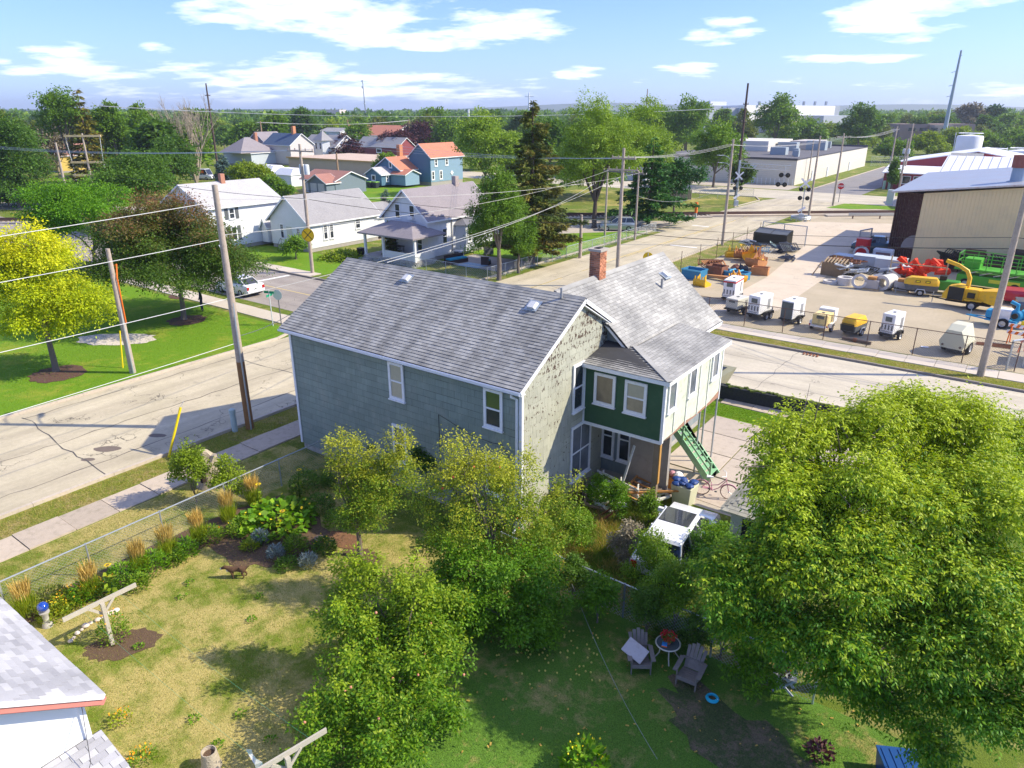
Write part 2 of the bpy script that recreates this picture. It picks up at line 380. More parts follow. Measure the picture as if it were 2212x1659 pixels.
# roads
sheet('street', rect(-26.6, -16.45, -60, 90), .004, ROAD)
sheet('street_crossing', [(-26.6, 90), (-13.0, 90), (-13.0, 112), (-24.8, 112), (-26.0, 108)], .004, ROAD)
sheet('street_north', rect(-24.2, -14.2, 126, 235), .004, ASPH)
sheet('street_beyond_tracks', rect(-120, 80, 111.8, 126.2), .006, ROADB)
sheet('side_street_west', rect(-120, -26.6, 14.6, 22.8), .006, ASPHC)
sheet('side_street', rect(-16.45, 90, 17.0, 27.25), .008, ROADB)
sheet('yard_ground', [(-13.4, 30.8), (40, 30.8), (40, 75), (-3.5, 75), (-8.4, 72), (-13.6, 68)], .003, DIRT)
sheet('yard_entrance', [(-16.3, 66), (8, 66), (8, 96), (-13.5, 86), (-16.3, 80)], .007, CONC)
sheet('concrete_lane', [(-6.5, 33), (-2.0, 36.5), (-2.0, 50), (-3.8, 74), (-9.0, 76), (-6.4, 48)], .011, CONC)
sheet('gravel_lane', [(-60, 30), (-26.8, 66.5), (-26.8, 77), (-31, 74), (-45, 66), (-66, 50)], .006, GRAV)
sheet('paved_lot', rect(-62, -27.5, 127.5, 137), .004, GRAV)
sheet('lane_left', [(-140, 25), (-60, 58), (-60, 52), (-140, 16)], .004, GRAV)
sheet('grass_strip_warehouse', rect(-29, -24.4, 136, 205), .006, GRASS)
sheet('gravel_strip_east', rect(-13.8, 6, 82, 111), .002, DIRT)
sheet('grass_corner', [(-14.8, 103.6), (-13.7, 111), (-9, 111.4), (-7.5, 107), (-11, 104)], .012, LUSH)
sheet('grass_strip_east', [(-12.0, 106.5), (8, 106.5), (8, 111.4), (-12, 111.2)], .010, LUSH)
sheet('grass_island_north', rect(-13.8, -8, 128, 160), .006, GRASS)
sheet('gravel_lot', rect(-9, 60, 126.4, 170), .004, CONC)
# driveway of the old house: separate slabs
dr = T('driveway', 'cracked concrete driveway slabs beside the old house', 'driveway', (0, 0, 0), kind='structure')
del dr['category']
random.seed(5)
DRV = M('driveway_slab', (.50, .42, .34), .9, .1, 2, rnd=.10, dirt=((.25, .2, .15), .35), bump=.2)
for i in range(4):
    for j in range(3):
        x0, y0 = 1.6 + i * 2.35, 8.35 + j * 2.05
        z = .03 + random.uniform(-.012, .012)
        P('slab', MB().box(x0, x0 + 2.30, y0, y0 + 2.0, -.05, z), DRV, dr, kind='structure', bevel=.01)
for pts in ([(1.6, 6.6), (3.4, 6.2), (3.9, 8.1), (1.6, 8.3)], [(3.6, 6.2), (6.4, 6.0), (6.2, 8.2), (4.0, 8.1)]):
    P('slab', MB().slab(pts, -.05, .02), DRV, dr, kind='structure')
sheet('driveway_grit', [(1.5, 3.6), (7.5, 3.6), (9, 8.3), (1.5, 8.3)], .006, GRAV)
sheet('front_grass', rect(.5, 12, 14.5, 16.2), .008, LUSH)
# sidewalks of separate slabs
def sidewalk(name, label, x0, x1, y0, y1, step, mat, skip=0, along='y', top=.045, tilt=.01):
    t = T(name, None, None, kind='structure')
    t['label'] = label
    k = 0; a = y0 if along == 'y' else x0; e = y1 if along == 'y' else x1
    while a < e:
        b_ = min(e, a + step)
        if not (skip and random.random() < skip):
            z = top + random.uniform(-tilt, tilt)
            P('slab', MB().box(x0, x1, a + .012, b_ - .012, -.05, z) if along == 'y' else MB().box(a + .012, b_ - .012, y0, y1, -.05, z), mat, t, kind='structure')
        a = b_
    return t
sidewalk('sidewalk', 'worn sunken sidewalk slabs along the green house street side', -14.72, -13.25, -34, 16, 1.55, SIDE, tilt=.02)
sidewalk('sidewalk', 'pale sidewalk of the side street in front of the equipment yard', -16.2, 40, 29.0, 30.55, 1.6, SIDEL, along='x')
sidewalk('sidewalk', 'pale sidewalk beside the corner lawn with the yellow tree', -62, -27.4, 12.0, 13.6, 1.6, SIDEL, along='x')
sidewalk('sidewalk', 'pale sidewalk in front of the white houses', -60, -40.4, 23.0, 24.6, 1.6, SIDEL, along='x')
sidewalk('sidewalk', 'dark sidewalk below the black wall', 1.2, 12, 16.2, 17.0, 1.6, SIDE, along='x')
def kerb(name, pts, mat=None, seg=3.0, wd=.16, h=.13):
    mat = mat or KERB; t = T(name, None, None, kind='structure')
    for a, b_ in zip(pts[:-1], pts[1:]):
        a, b_ = Vector((a[0], a[1], 0)), Vector((b_[0], b_[1], 0)); L = (b_ - a).length; k = max(1, round(L / seg)); 
        for i in range(k):
            p, q_ = a.lerp(b_, i / k), a.lerp(b_, (i + 1) / k - .012 / L)
            dz = random.uniform(-.012, .01)
            P('kerb_stone', MB().bar(p + Vector((0, 0, h / 2 - .02 + dz)), q_ + Vector((0, 0, h / 2 - .02 + dz)), wd, h + .04), mat, t, kind='structure')
kerb('kerb', [(-26.7, -40), (-26.7, 9.5), (-27.3, 11.2), (-29, 12)])
kerb('kerb', [(-16.4, -34), (-16.4, 15.2)])
kerb('kerb', [(-26.7, 30), (-26.7, 66)]); kerb('kerb', [(-26.7, 25.8), (-26.7, 30)]); kerb('kerb', [(-27, 25), (-29, 22.9), (-56, 22.9)], KERBD)
kerb('kerb', [(-14.6, 27.35), (40, 27.35)], KERBD); kerb('kerb', [(-16.3, 30), (-16.3, 66)], KERB)
kerb('kerb', [(-26.8, 96), (-26.4, 107), (-28.5, 111.6), (-40, 111.7)])
kerb('kerb', [(-24.3, 127.5), (-24.3, 205)], KERB, 6)
sheet('verge_side_street', rect(-15.8, 40, 27.45, 28.95), .012, VERGE)
sheet('verge_west_strip', rect(-16.2, -13.6, 30.6, 66), .005, VERGE)
sheet('verge_tree_strip', rect(-26.6, -25.3, 30, 66), .009, GRASS)
# painted marks
TAR = M('tar_seam', (.10, .09, .085), .6, .3, 3)
rs = random.Random(11)
def seam(x, y, dx, dy, n, w_=.03, z=.0105):
    L_, R__ = [], []
    for i in range(n + 1):
        px, py = x + dx * i / n + rs.uniform(-.12, .12), y + dy * i / n + rs.uniform(-.12, .12); k = w_ * rs.uniform(.4, 1.2); q = (-dy, dx); h = math.hypot(*q); L_.append((px + q[0] / h * k, py + q[1] / h * k, z)); R__.append((px - q[0] / h * k, py - q[1] / h * k, z))
    mb = MB().add(L_ + R__, [(i, i + 1, n + 2 + i, n + 1 + i) for i in range(n)]); struct('tar_seam', mb, TAR)
for a in ((-21.6, -20, .3, 46, 60), (-25.9, -6, .3, 30, 40), (-18, -12, -.2, 24, 30), (-26, 5.5, 9, .8, 14), (-26, -6, 9.2, -.6, 14), (-26, 16, 9.3, .3, 14), (-21.4, 30, -.2, 60, 70), (-26, 44, 9, .5, 14), (-26, 58, 9, -.4, 14), (-25, 72, 8, .4, 12), (-8, 20.6, 46, .1, 60), (-14, 24.2, 50, .1, 60), (2, 17.3, .1, 9.8, 12), (8.2, 17.3, .1, 9.8, 12), (14.4, 17.3, .1, 9.8, 12), (-4.4, 17.3, .1, 9.8, 12), (-5.8, 40, 3.8, .2, 8), (-5.9, 46, 4, .1, 8), (-6.4, 53, 4.2, .2, 8), (-6.9, 60, 4.2, 0, 8)): seam(*a, w_=.028 if a[0] < -16 else .016, z=.0105 if a[1] < 29 or a[0] < -10 else .0135)
def mark(name, x0, x1, y0, y1, mat, z=.014): struct(name, MB().box(x0, x1, y0, y1, z - .004, z), mat)
struct('stop_line', MB().slab([(-42.9, 18.3), (-42.5, 18.3), (-42.2, 22.5), (-42.6, 22.5)], .008, .014), WHITEL)
for i in range(7): mark('centre_line', -21.5, -21.35, 31 + i * 9, 36.5 + i * 9, YELL, .009)
mark('centre_line', -21.85, -21.7, 44, 78, YELL, .009)
mark('road_marking', -24.5, -22.2, 73.5, 74.0, WHITEL, .010); mark('road_marking', -20.6, -17.4, 58, 58.35, WHITEL, .010)
mark('centre_line', -50, -30, 18.6, 18.72, YELL)
# patches and manholes in the near street
PATCH = M('road_patch', (.17, .135, .11), .9, .2, 4)
for c, rx, ry, a in ((g(233, 970), .62, .30, .6), (g(190, 993), .32, .16, .6), (g(340, 941), .45, .2, .5)):
    struct('road_patch', MB().poly([(c.x + rx * math.cos(t) * math.cos(a) * random.uniform(.85, 1.1) - ry * math.sin(t) * math.sin(a), c.y + rx * math.cos(t) * math.sin(a) + ry * math.sin(t) * math.cos(a), .009) for t in [2 * math.pi * i / 14 for i in range(14)]]), PATCH)
def disc(name, c, rx, ry, mat, z, rot=0, n=34, j=.10, kind='structure'):
    mb = MB(); random.seed(int(c[0] * 13 + c[1] * 7))
    ring = []
    for i in range(n):
        t = 2 * math.pi * i / n; k = 1 + random.uniform(-j, j)
        x, y = rx * k * math.cos(t), ry * k * math.sin(t); ring.append((c[0] + x * math.cos(rot) - y * math.sin(rot), c[1] + x * math.sin(rot) + y * math.cos(rot), z))
    return struct(name, mb.poly(ring), mat, kind)
disc('mulch_bed', g(124, 808), 1.45, 1.45, MULCH, .02); disc('mulch_bed', g(405, 692), 1.35, 1.35, MULCH, .02)
disc('gravel_bed', g(252, 733), 2.7, 1.3, PEB, .018, .6); disc('mulch_bed', g(395, 640), 1.4, 1, MULCH, .02)
disc('garden_soil', g(265, 1392), 1.0, .62, SOIL, .012, .9); disc('garden_soil', (-9.35, -8.2), .75, 4.6, SOIL, .010, -.02); disc('garden_soil', (-7.6, -5.2), 2.4, 1.9, SOIL, .013)
disc('bare_soil', (9.6, -4.3), 2.6, 1.0, grassmat('bare_soil', (.075, .095, .035), (.17, .13, .085), .6, 1.2), .012, -.35, j=.2)
disc('garden_soil', (-3.6, -4.3), .8, .5, SOIL, .014, j=.15)
disc('compost_soil', (-4.9, -3.9), .8, .4, M('compost', (.2, .10, .05), .95, .5, 8, bump=.8), .018)

# far hills
def ridge(name, d, z, a0, a1, seed, mat):
    mb = MB(); k = 60; lo = []; hi = []; hi2 = []
    for i in range(k + 1):
        a = R(90 + YAW - (a0 + (a1 - a0) * i / k)); h = z * (.55 + .8 * mnoise.noise(Vector((i * .13, seed, 0)))) 
        h = max(2, h)
        lo.append((CAM.x + d * math.cos(a), CAM.y + d * math.sin(a), -2)); hi.append((CAM.x + d * 1.1 * math.cos(a), CAM.y + d * 1.1 * math.sin(a), h)); hi2.append((CAM.x + d * 1.5 * math.cos(a), CAM.y + d * 1.5 * math.sin(a), h * .9))
    o = len(mb.v); mb.v += lo + hi + hi2
    for i in range(k):
        mb.f.append((o + i, o + i + 1, o + k + 2 + i, o + k + 1 + i)); mb.f.append((o + k + 1 + i, o + k + 2 + i, o + 2 * k + 3 + i, o + 2 * k + 2 + i))
    struct(name, mb, mat)
HILL = M('hill_wood', (.05, .085, .035), .95, .35, .02)
ridge('hills', 3000, 34, -50, 50, 1.3, HILL); ridge('hills', 4200, 60, -55, 55, 4.7, HILL)
# ================================================================== VEGETATION
BARK = M('bark_grey', (.17, .14, .11), .95, .3, 9, bump=.7, bscale=18)
BARKD = M('bark_dark', (.085, .065, .05), .95, .3, 9, bump=.7, bscale=18)
BARKP = M('bark_pale', (.36, .30, .22), .95, .25, 7, bump=.4, bscale=18)
def kites(rng, p, d, L, W, up=None, fold=.15):
    """leaf quads: base p, direction d, length L, width W"""
    n = len(p); r = rng.normal(size=(n, 3)) * .55
    if up is not None: r = r + up
    s = np.cross(d, r); s /= np.linalg.norm(s, axis=1, keepdims=True) + 1e-9
    nn = np.cross(s, d)
    L = np.broadcast_to(L, (n,))[:, None]; W = np.broadcast_to(W, (n,))[:, None]
    a = p; b = p + d * L * .45 + s * W * .5 - nn * L * fold * .3; c = p + d * L - nn * L * fold; e = p + d * L * .45 - s * W * .5 - nn * L * fold * .3
    V = np.stack([a, b, c, e], 1).reshape(-1, 3); Q = np.arange(4 * n).reshape(n, 4)
    return V, Q
def norm(v): return v / (np.linalg.norm(v, axis=-1, keepdims=True) + 1e-9)
def crown_mesh(name, seed, lobes, nclump, lpc, L, W, cr, mat, droop=.25, shell=.55, outw=.6, flat=.7, sprig=1, topgold=0.0, gaps=.0, jit=.22):
    rng = np.random.default_rng(seed)
    lobes = np.array(lobes, dtype=float)      # cx cy cz rx ry rz
    wts = (lobes[:, 3] * lobes[:, 4] + lobes[:, 4] * lobes[:, 5] + lobes[:, 3] * lobes[:, 5]) ** 1.0; wts = np.maximum(wts, wts.max() * .07); wts /= wts.sum()
    idx = rng.choice(len(lobes), nclump, p=wts); lb = lobes[idx]
    u = norm(rng.normal(size=(nclump, 3)))
    low = u[:, 2] < -.35; u[low, 2] *= -.6; u = norm(u)
    s = shell + (1 - shell) * rng.random(nclump) ** .6
    ph = rng.random(3) * 9
    wob = 1 + jit * np.sin(u[:, 0] * 5.1 + ph[0] + idx) * np.sin(u[:, 1] * 4.7 + ph[1]) + jit * .8 * np.sin(u[:, 2] * 6.3 + ph[2] + u[:, 0] * 3)
    c = lb[:, :3] + u * lb[:, 3:] * (s * wob)[:, None]
    keep = np.ones(nclump, bool)
    for k in range(len(lobes)):
        q = np.linalg.norm((c - lobes[k, :3]) / lobes[k, 3:], axis=1); keep &= ~((q < shell * .85) & (idx != k))
    if gaps:
        nz = np.array([mnoise.noise(Vector(tuple(x * .9 + 31))) for x in c / (cr * 2.2)]); keep &= nz > (-.6 + gaps)
    c = c[keep]; u = u[keep]; lb = lb[keep]; m = len(c)
    ct = rng.random(m); gz = (c[:, 2] - c[:, 2].min()) / (np.ptp(c[:, 2]) + .01); cg = np.clip((u[:, 2] * .25 + .5) * .5 + gz ** 2 * .75 - .1 + rng.normal(size=m) * .14, 0, 1)  # yellowing and sunlit tops both put into the tint, rising with height
    crr = cr * rng.uniform(.6, 1.35, m)
    N = m * lpc; ci = np.repeat(np.arange(m), lpc)
    off = rng.normal(size=(N, 3)) * .5; off[:, 2] *= flat
    # leaves of a clump sit on little shoots that point outward and sag
    p = c[ci] + off * crr[ci][:, None] + u[ci] * 0
    out = norm(u[ci] * [1, 1, .6])
    d = norm(out * outw + norm(off) * .7 + rng.normal(size=(N, 3)) * .45 - np.array([0, 0, droop]))
    if sprig > 1:
        p = np.repeat(p, sprig, 0); dd = np.repeat(d, sprig, 0); t = np.tile(np.arange(sprig) / (sprig - 1), N)[:, None]
        side = norm(np.cross(dd, [0, 0, 1.0])); sg = np.tile(np.where(np.arange(sprig) % 2, 1.0, -1.0), N)[:, None]
        p = p + dd * t * L * 1.9; d = norm(dd * .6 + side * sg * (.9 - .5 * t) - np.array([0, 0, droop]) + rng.normal(size=dd.shape) * .15)
        ci = np.repeat(ci, sprig)
    n = len(p); LL = L * rng.uniform(.65, 1.3, n); WW = W * rng.uniform(.7, 1.25, n)
    V, Q = kites(rng, p, d, LL, WW, up=np.array([0, 0, 1.1]))
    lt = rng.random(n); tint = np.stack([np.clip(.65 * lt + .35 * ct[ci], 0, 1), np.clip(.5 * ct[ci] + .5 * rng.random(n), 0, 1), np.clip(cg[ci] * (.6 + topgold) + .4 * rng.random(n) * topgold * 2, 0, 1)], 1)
    return np_mesh(name, V, Q, mat, np.repeat(tint, 4, 0))
def limbs(mb, base, tips, r0, seed=0, fork=.35, n=6, twig=None, bend=.12):
    """trunk from base up to a fork, then limbs to the tips"""
    rnd = random.Random(seed); base = Vector(base); tips = [Vector(t) for t in tips]
    cen = sum(tips, Vector()) / len(tips); fk = base.lerp(cen, fork); fk.x = base.x * .6 + fk.x * .4; fk.y = base.y * .6 + fk.y * .4
    mid = base.lerp(fk, .5) + Vector((rnd.uniform(-1, 1), rnd.uniform(-1, 1), 0)) * r0 * .5
    mb.tube([base - Vector((0, 0, .1)), base + Vector((0, 0, r0 * .8)), mid, fk], [r0 * 1.5, r0 * 1.05, r0 * .9, r0 * .75], n + 2)
    for t in tips:
        d = t - fk; s = Vector((rnd.uniform(-1, 1), rnd.uniform(-1, 1), rnd.uniform(.2, 1))) * d.length * bend
        r = r0 * rnd.uniform(.3, .5); m1 = fk.lerp(t, .4) + s; m2 = fk.lerp(t, .75) + s * .6
        mb.tube([fk, m1, m2, t], [r * 1.2, r * .8, r * .45, r * .12], n)
        if twig:
            for _ in range(twig):
                a = m1.lerp(t, rnd.random()); e = a + Vector((rnd.uniform(-1, 1), rnd.uniform(-1, 1), rnd.uniform(-.2, 1))) * d.length * .3
                mb.tube([a, a.lerp(e, .5) + Vector((0, 0, .05)), e], [r * .35, r * .2, r * .06], 4)
    return mb
def dup_lobes(rng, R_, H_, z0, k, seed):
    """lobes filling an egg of radius R_, from z0 to H_"""
    r = random.Random(seed); out = []; ch = H_ - z0
    out.append((0, 0, z0 + ch * .52, R_ * .72, R_ * .72, ch * .46))
    for i in range(k):
        a = 2 * math.pi * i / k + r.uniform(-.3, .3); z = r.uniform(.22, .72); rr = R_ * (.62 if z < .55 else .42) * r.uniform(.85, 1.1)
        s = R_ * r.uniform(.38, .52); out.append((rr * math.cos(a), rr * math.sin(a), z0 + ch * z, s, s, ch * r.uniform(.2, .3)))
    out.append((r.uniform(-.15, .15) * R_, r.uniform(-.15, .15) * R_, z0 + ch * .8, R_ * .4, R_ * .4, ch * .22))
    return out
def subl(lobes, n, f, seed, inner=.62):
    """each lobe becomes a smaller core with puffs of foliage round it"""
    r = random.Random(seed); out = []
    for (x, y, z, a, b_, c) in lobes:
        if a < .2: out.append((x, y, z, a, b_, c)); continue
        out.append((x, y, z, a * inner, b_ * inner, c * inner))
        for _ in range(n):
            t = r.random() * 6.28; h = r.uniform(-.35, 1); q = math.sqrt(1 - h * h); k = r.uniform(.62, 1.35) * f; d = r.uniform(.68, .95)
            out.append((x + a * q * math.cos(t) * d, y + b_ * q * math.sin(t) * d, z + c * h * d, a * k, b_ * k, c * k * .75))
    return out
LV = {}
LV['green'] = leafmat('leaf_green', (.08, .185, .014), (.18, .31, .022), (.24, .35, .025))
LV['bright'] = leafmat('leaf_bright_green', (.07, .21, .008), (.16, .34, .012), (.22, .37, .02))
LV['dark'] = leafmat('leaf_dark_green', (.055, .14, .016), (.12, .23, .025), (.15, .26, .03))
LV['olive'] = leafmat('leaf_olive', (.09, .14, .02), (.17, .215, .03), (.22, .24, .04))
LV['lime'] = leafmat('leaf_yellow_green', (.15, .25, .012), (.27, .36, .02), (.38, .42, .03))
LV['yellow'] = leafmat('leaf_yellow', (.30, .42, .008), (.52, .58, .01), (.70, .68, .012), trans=.32)
LV['purple'] = leafmat('leaf_purple', (.045, .014, .022), (.10, .03, .04), (.13, .05, .05), trans=.2)
LV['redtop'] = leafmat('leaf_red_topped', (.05, .13, .014), (.12, .20, .02), (.30, .12, .07))
LV['willow'] = leafmat('leaf_willow', (.17, .29, .025), (.28, .41, .04), (.36, .46, .05))
LV['needle'] = leafmat('needle_green', (.02, .09, .015), (.05, .17, .02), (.08, .22, .02), trans=.15)
LV['blueneedle'] = leafmat('needle_blue', (.06, .12, .10), (.14, .22, .19), None, trans=.15)
LV['spruce'] = leafmat('needle_brown_green', (.06, .11, .018), (.15, .19, .025), (.24, .19, .04), trans=.15)
LV['gold_spruce'] = leafmat('needle_golden', (.10, .12, .012), (.24, .21, .02), (.3, .22, .03), trans=.15)
LV['cedar'] = leafmat('leaf_cedar', (.08, .19, .012), (.17, .30, .02), (.24, .35, .03), trans=.2)
LV['elder'] = leafmat('leaf_box_elder', (.045, .165, .01), (.12, .29, .012), (.36, .46, .014), trans=.3)
LV['apple'] = leafmat('leaf_apple', (.065, .19, .01), (.18, .35, .014), (.34, .44, .02), trans=.35)
LV['appleo'] = leafmat('leaf_apple_olive', (.09, .21, .014), (.21, .34, .02), (.42, .44, .035), trans=.35)
LV['silver'] = leafmat('leaf_silver', (.16, .22, .21), (.34, .40, .39), None, trans=.1)
LV['straw'] = leafmat('leaf_straw', (.50, .36, .10), (.68, .50, .18), None, trans=.25)
LV['grey'] = leafmat('leaf_dry_grey', (.22, .19, .13), (.34, .29, .2), None, trans=.1)
LV['petal'] = leafmat('petal_yellow', (.75, .52, .01), (.9, .7, .02), None, trans=.25)
LV['orange'] = leafmat('petal_orange', (.7, .28, .01), (.85, .45, .02), None, trans=.25)
LV['red'] = leafmat('petal_red', (.55, .02, .03), (.7, .05, .06), None, trans=.25)

def tree_from(name, label, base, lobes, leaf, nclump, lpc, L, W, cr, r0, seed, bark=None, tips=6, group=None, cat='tree', rz=0, **kw):
    t = T(name, label, cat, base, rz, group)
    rr = random.Random(seed); mb = MB(); tp = []
    for i in range(tips):
        l = lobes[i % len(lobes)]; tp.append((l[0] + rr.uniform(-.3, .3) * l[3], l[1] + rr.uniform(-.3, .3) * l[4], l[2] + l[5] * rr.uniform(-.1, .5)))
    limbs(mb, (0, 0, 0), tp, r0, seed, twig=kw.pop('twig', 2), fork=kw.pop('fork', .35), bend=kw.pop('bend', .12))
    P('trunk', mb, bark or BARK, t, smooth=True)
    P('crown', crown_mesh(name + '_crown', seed, lobes, nclump, lpc, L, W, cr, LV[leaf], **kw), None, t)
    return t
def conifer(name, label, base, H_, R_, leaf, seed, tiers=16, group=None, lean=0, L=.45, dens=1.0, z0=.06, irregular=.15, cat='tree'):
    t = T(name, label, cat, base, 0, group); rng = np.random.default_rng(seed)
    P('trunk', MB().tube([(0, 0, -.1), (0, 0, H_ * .5), (0, 0, H_ * .98)], [H_ * .022 + .05, H_ * .014 + .03, .03], 8), BARKD, t, smooth=True)
    ps, ds, ct = [], [], []
    for i in range(tiers):
        f = i / (tiers - 1); z = H_ * (z0 + (1 - z0) * f); rad = R_ * (1 - f) ** .8 + .12; nb = max(5, int(11 * (1 - f * .6)))
        for j in range(nb):
            a = rng.random() * 6.283; rl = rad * (1 + rng.normal() * irregular); m = max(5, int(rl / (L * .3) * 5 * dens))
            s = rng.random(m) ** .7; side = rng.normal(size=m) * .16 * (rl * .5) * (1.1 - s)
            x = s * rl; dz = -.28 * s * rl + .16 * (s ** 2) * rl + rng.normal(size=m) * L * .22
            ps.append(np.stack([math.cos(a) * x - math.sin(a) * side, math.sin(a) * x + math.cos(a) * side, z + dz], 1))
            sg = np.sign(side)[:, None]
            ds.append(norm(np.array([math.cos(a), math.sin(a), -.15])[None] + sg * np.array([-math.sin(a), math.cos(a), 0])[None] * .7 + rng.normal(size=(m, 3)) * .3))
            ct.append(np.full(m, rng.random()))
    p = np.concatenate(ps); d = np.concatenate(ds); ct = np.concatenate(ct); n = len(p)
    V, Q = kites(rng, p, d, L * rng.uniform(.6, 1.3, n), L * .33, up=np.array([0, 0, 1.0]), fold=.2)
    tint = np.stack([rng.random(n) * .6 + ct * .4, rng.random(n), ct * .6 + .4 * rng.random(n)], 1)
    P('crown', np_mesh(name + '_crown', V, Q, LV[leaf], np.repeat(tint, 4, 0)), None, t); return t

def placed(px, by, ty, hw, z0f=.12):
    """a tree in the photo: base point, height and crown radius in metres"""
    b = g(px, by); H_ = hgt(ty, b); return b, H_, hw * pxm(b, H_ * .6)
def ptree(name, label, leaf, px, by, ty, hw, seed, z0f=.15, k=7, dens=1.0, L=None, gap=.0, group=None, bark=None, **kw):
    b, H_, R_ = placed(px, by, ty, hw * 1.1); dens *= 1.25; d = fwd(b); L = L or max(.10, d * .0034)
    lobes = subl(dup_lobes(None, R_, H_, H_ * z0f, k, seed), 6, .42, seed)
    area = 4 * R_ * R_ + 4 * R_ * H_ * .7
    cr = max(.35, R_ * .13); ncl = int(area / (cr * cr) * 1.15 * dens); lpc = int(min(60, max(8, (cr / L) ** 2 * 5)))
    return tree_from(name, label, b, lobes, leaf, ncl, lpc, L, L * .55, cr, max(.08, H_ * .022), seed, bark=bark, group=group, **kw)
# ================================================================== BUILDINGS
def sidingmat(name, col, step=.12, rnd=0, dirt=None, vert=False):
    m, nt, b = _mk(name); q = NB(nt)
    s = q.n('ShaderNodeSeparateXYZ'); q.l(q.coord(), s.inputs[0])
    z = s.outputs[2] if not vert else q.m('ADD', s.outputs[0], s.outputs[1])
    f = q.m('FRACT', q.m('DIVIDE', z, step))
    c = q.mix(q.noise(2.0, 5, .6), mul(col, .92), mul(col, 1.06))
    c = q.mix(q.m('MULTIPLY', q.m('LESS_THAN', f, .09), .35), c, mul(col, .35))
    if dirt: c = q.mix(q.m('MULTIPLY', q.ramp(q.noise(1.1, 6, .7, stretch=(1, 1, .35)), .5, .75), dirt[1]), c, dirt[0])
    q.l(c, b.inputs['Base Color']); b.inputs['Roughness'].default_value = .7; q.bump(b, f, .5, .02); return m
def roofmat(name, col, var=.22, step=.14, rnd=.0):
    m, nt, b = _mk(name); q = NB(nt)
    c = q.mix(q.ramp(q.noise(9, 3, .7), .25, .75), mul(col, 1 - var), mul(col, 1 + var))
    c = q.mix(1.0, c, q.mix(q.noise(.7, 5, .6), (.82,) * 3, (1.15,) * 3), 'MULTIPLY')
    s = q.n('ShaderNodeSeparateXYZ'); q.l(q.coord(), s.inputs[0]); f = q.m('FRACT', q.m('DIVIDE', s.outputs[2], step * .5))
    c = q.mix(q.m('MULTIPLY', q.m('LESS_THAN', f, .2), .28), c, mul(col, .4))
    q.l(c, b.inputs['Base Color']); b.inputs['Roughness'].default_value = .92; q.bump(b, q.noise(60, 2), .4, .02); return m
def shinglemat(name, a, b_, c_=None, streak=True):
    m, nt, b = _mk(name); q = NB(nt)
    r = q.rnd(); c = q.mix(r, a, b_)
    c = q.mix(1.0, c, q.mix(q.ramp(q.noise(140, 2, .7), .2, .8), (.82,) * 3, (1.2,) * 3), 'MULTIPLY')
    if streak:
        wn = q.n('ShaderNodeNewGeometry'); nz = q.n('ShaderNodeTexNoise'); nz.inputs['Scale'].default_value = .9; nz.inputs['Detail'].default_value = 5
        mp = q.n('ShaderNodeMapping'); mp.inputs['Scale'].default_value = streak if isinstance(streak, tuple) else (2.2, .35, .35); q.l(wn.outputs['Position'], mp.inputs[0]); q.l(mp.outputs[0], nz.inputs['Vector'])
        c = q.mix(1.0, c, q.mix(q.ramp(nz.outputs['Fac'], .32, .68), (.66, .66, .67), (1.16, 1.15, 1.14)), 'MULTIPLY')
    q.l(c, b.inputs['Base Color']); b.inputs['Roughness'].default_value = .93; b.inputs['Specular IOR Level'].default_value = .25; return m
WHITE = M('paint_white', (.78, .79, .80), .6, .05, 3, dirt=((.5, .48, .44), .35))
TRIMW = M('trim_white', (.80, .81, .82), .5, .05, 5, dirt=((.5, .48, .42), .3))
CREAMT = M('curtain_cream', (.50, .44, .30), .8, .12, 8)
def glassmat(name, col, rough=.07):
    m, nt, b = _mk(name); q = NB(nt)
    q.l(q.mix(q.noise(1.6, 4, .6), mul(col, .5), mul(col, 1.6)), b.inputs['Base Color'])
    b.inputs['Roughness'].default_value = rough; b.inputs['Specular IOR Level'].default_value = .7; b.inputs['IOR'].default_value = 1.5; return m
GLASS = glassmat('window_glass', (.035, .042, .05)); GLASSB = glassmat('window_glass_pale', (.15, .17, .19), .12)
BLIND = M('window_blind', (.42, .40, .30), .35, .15, 5, spec=.6)

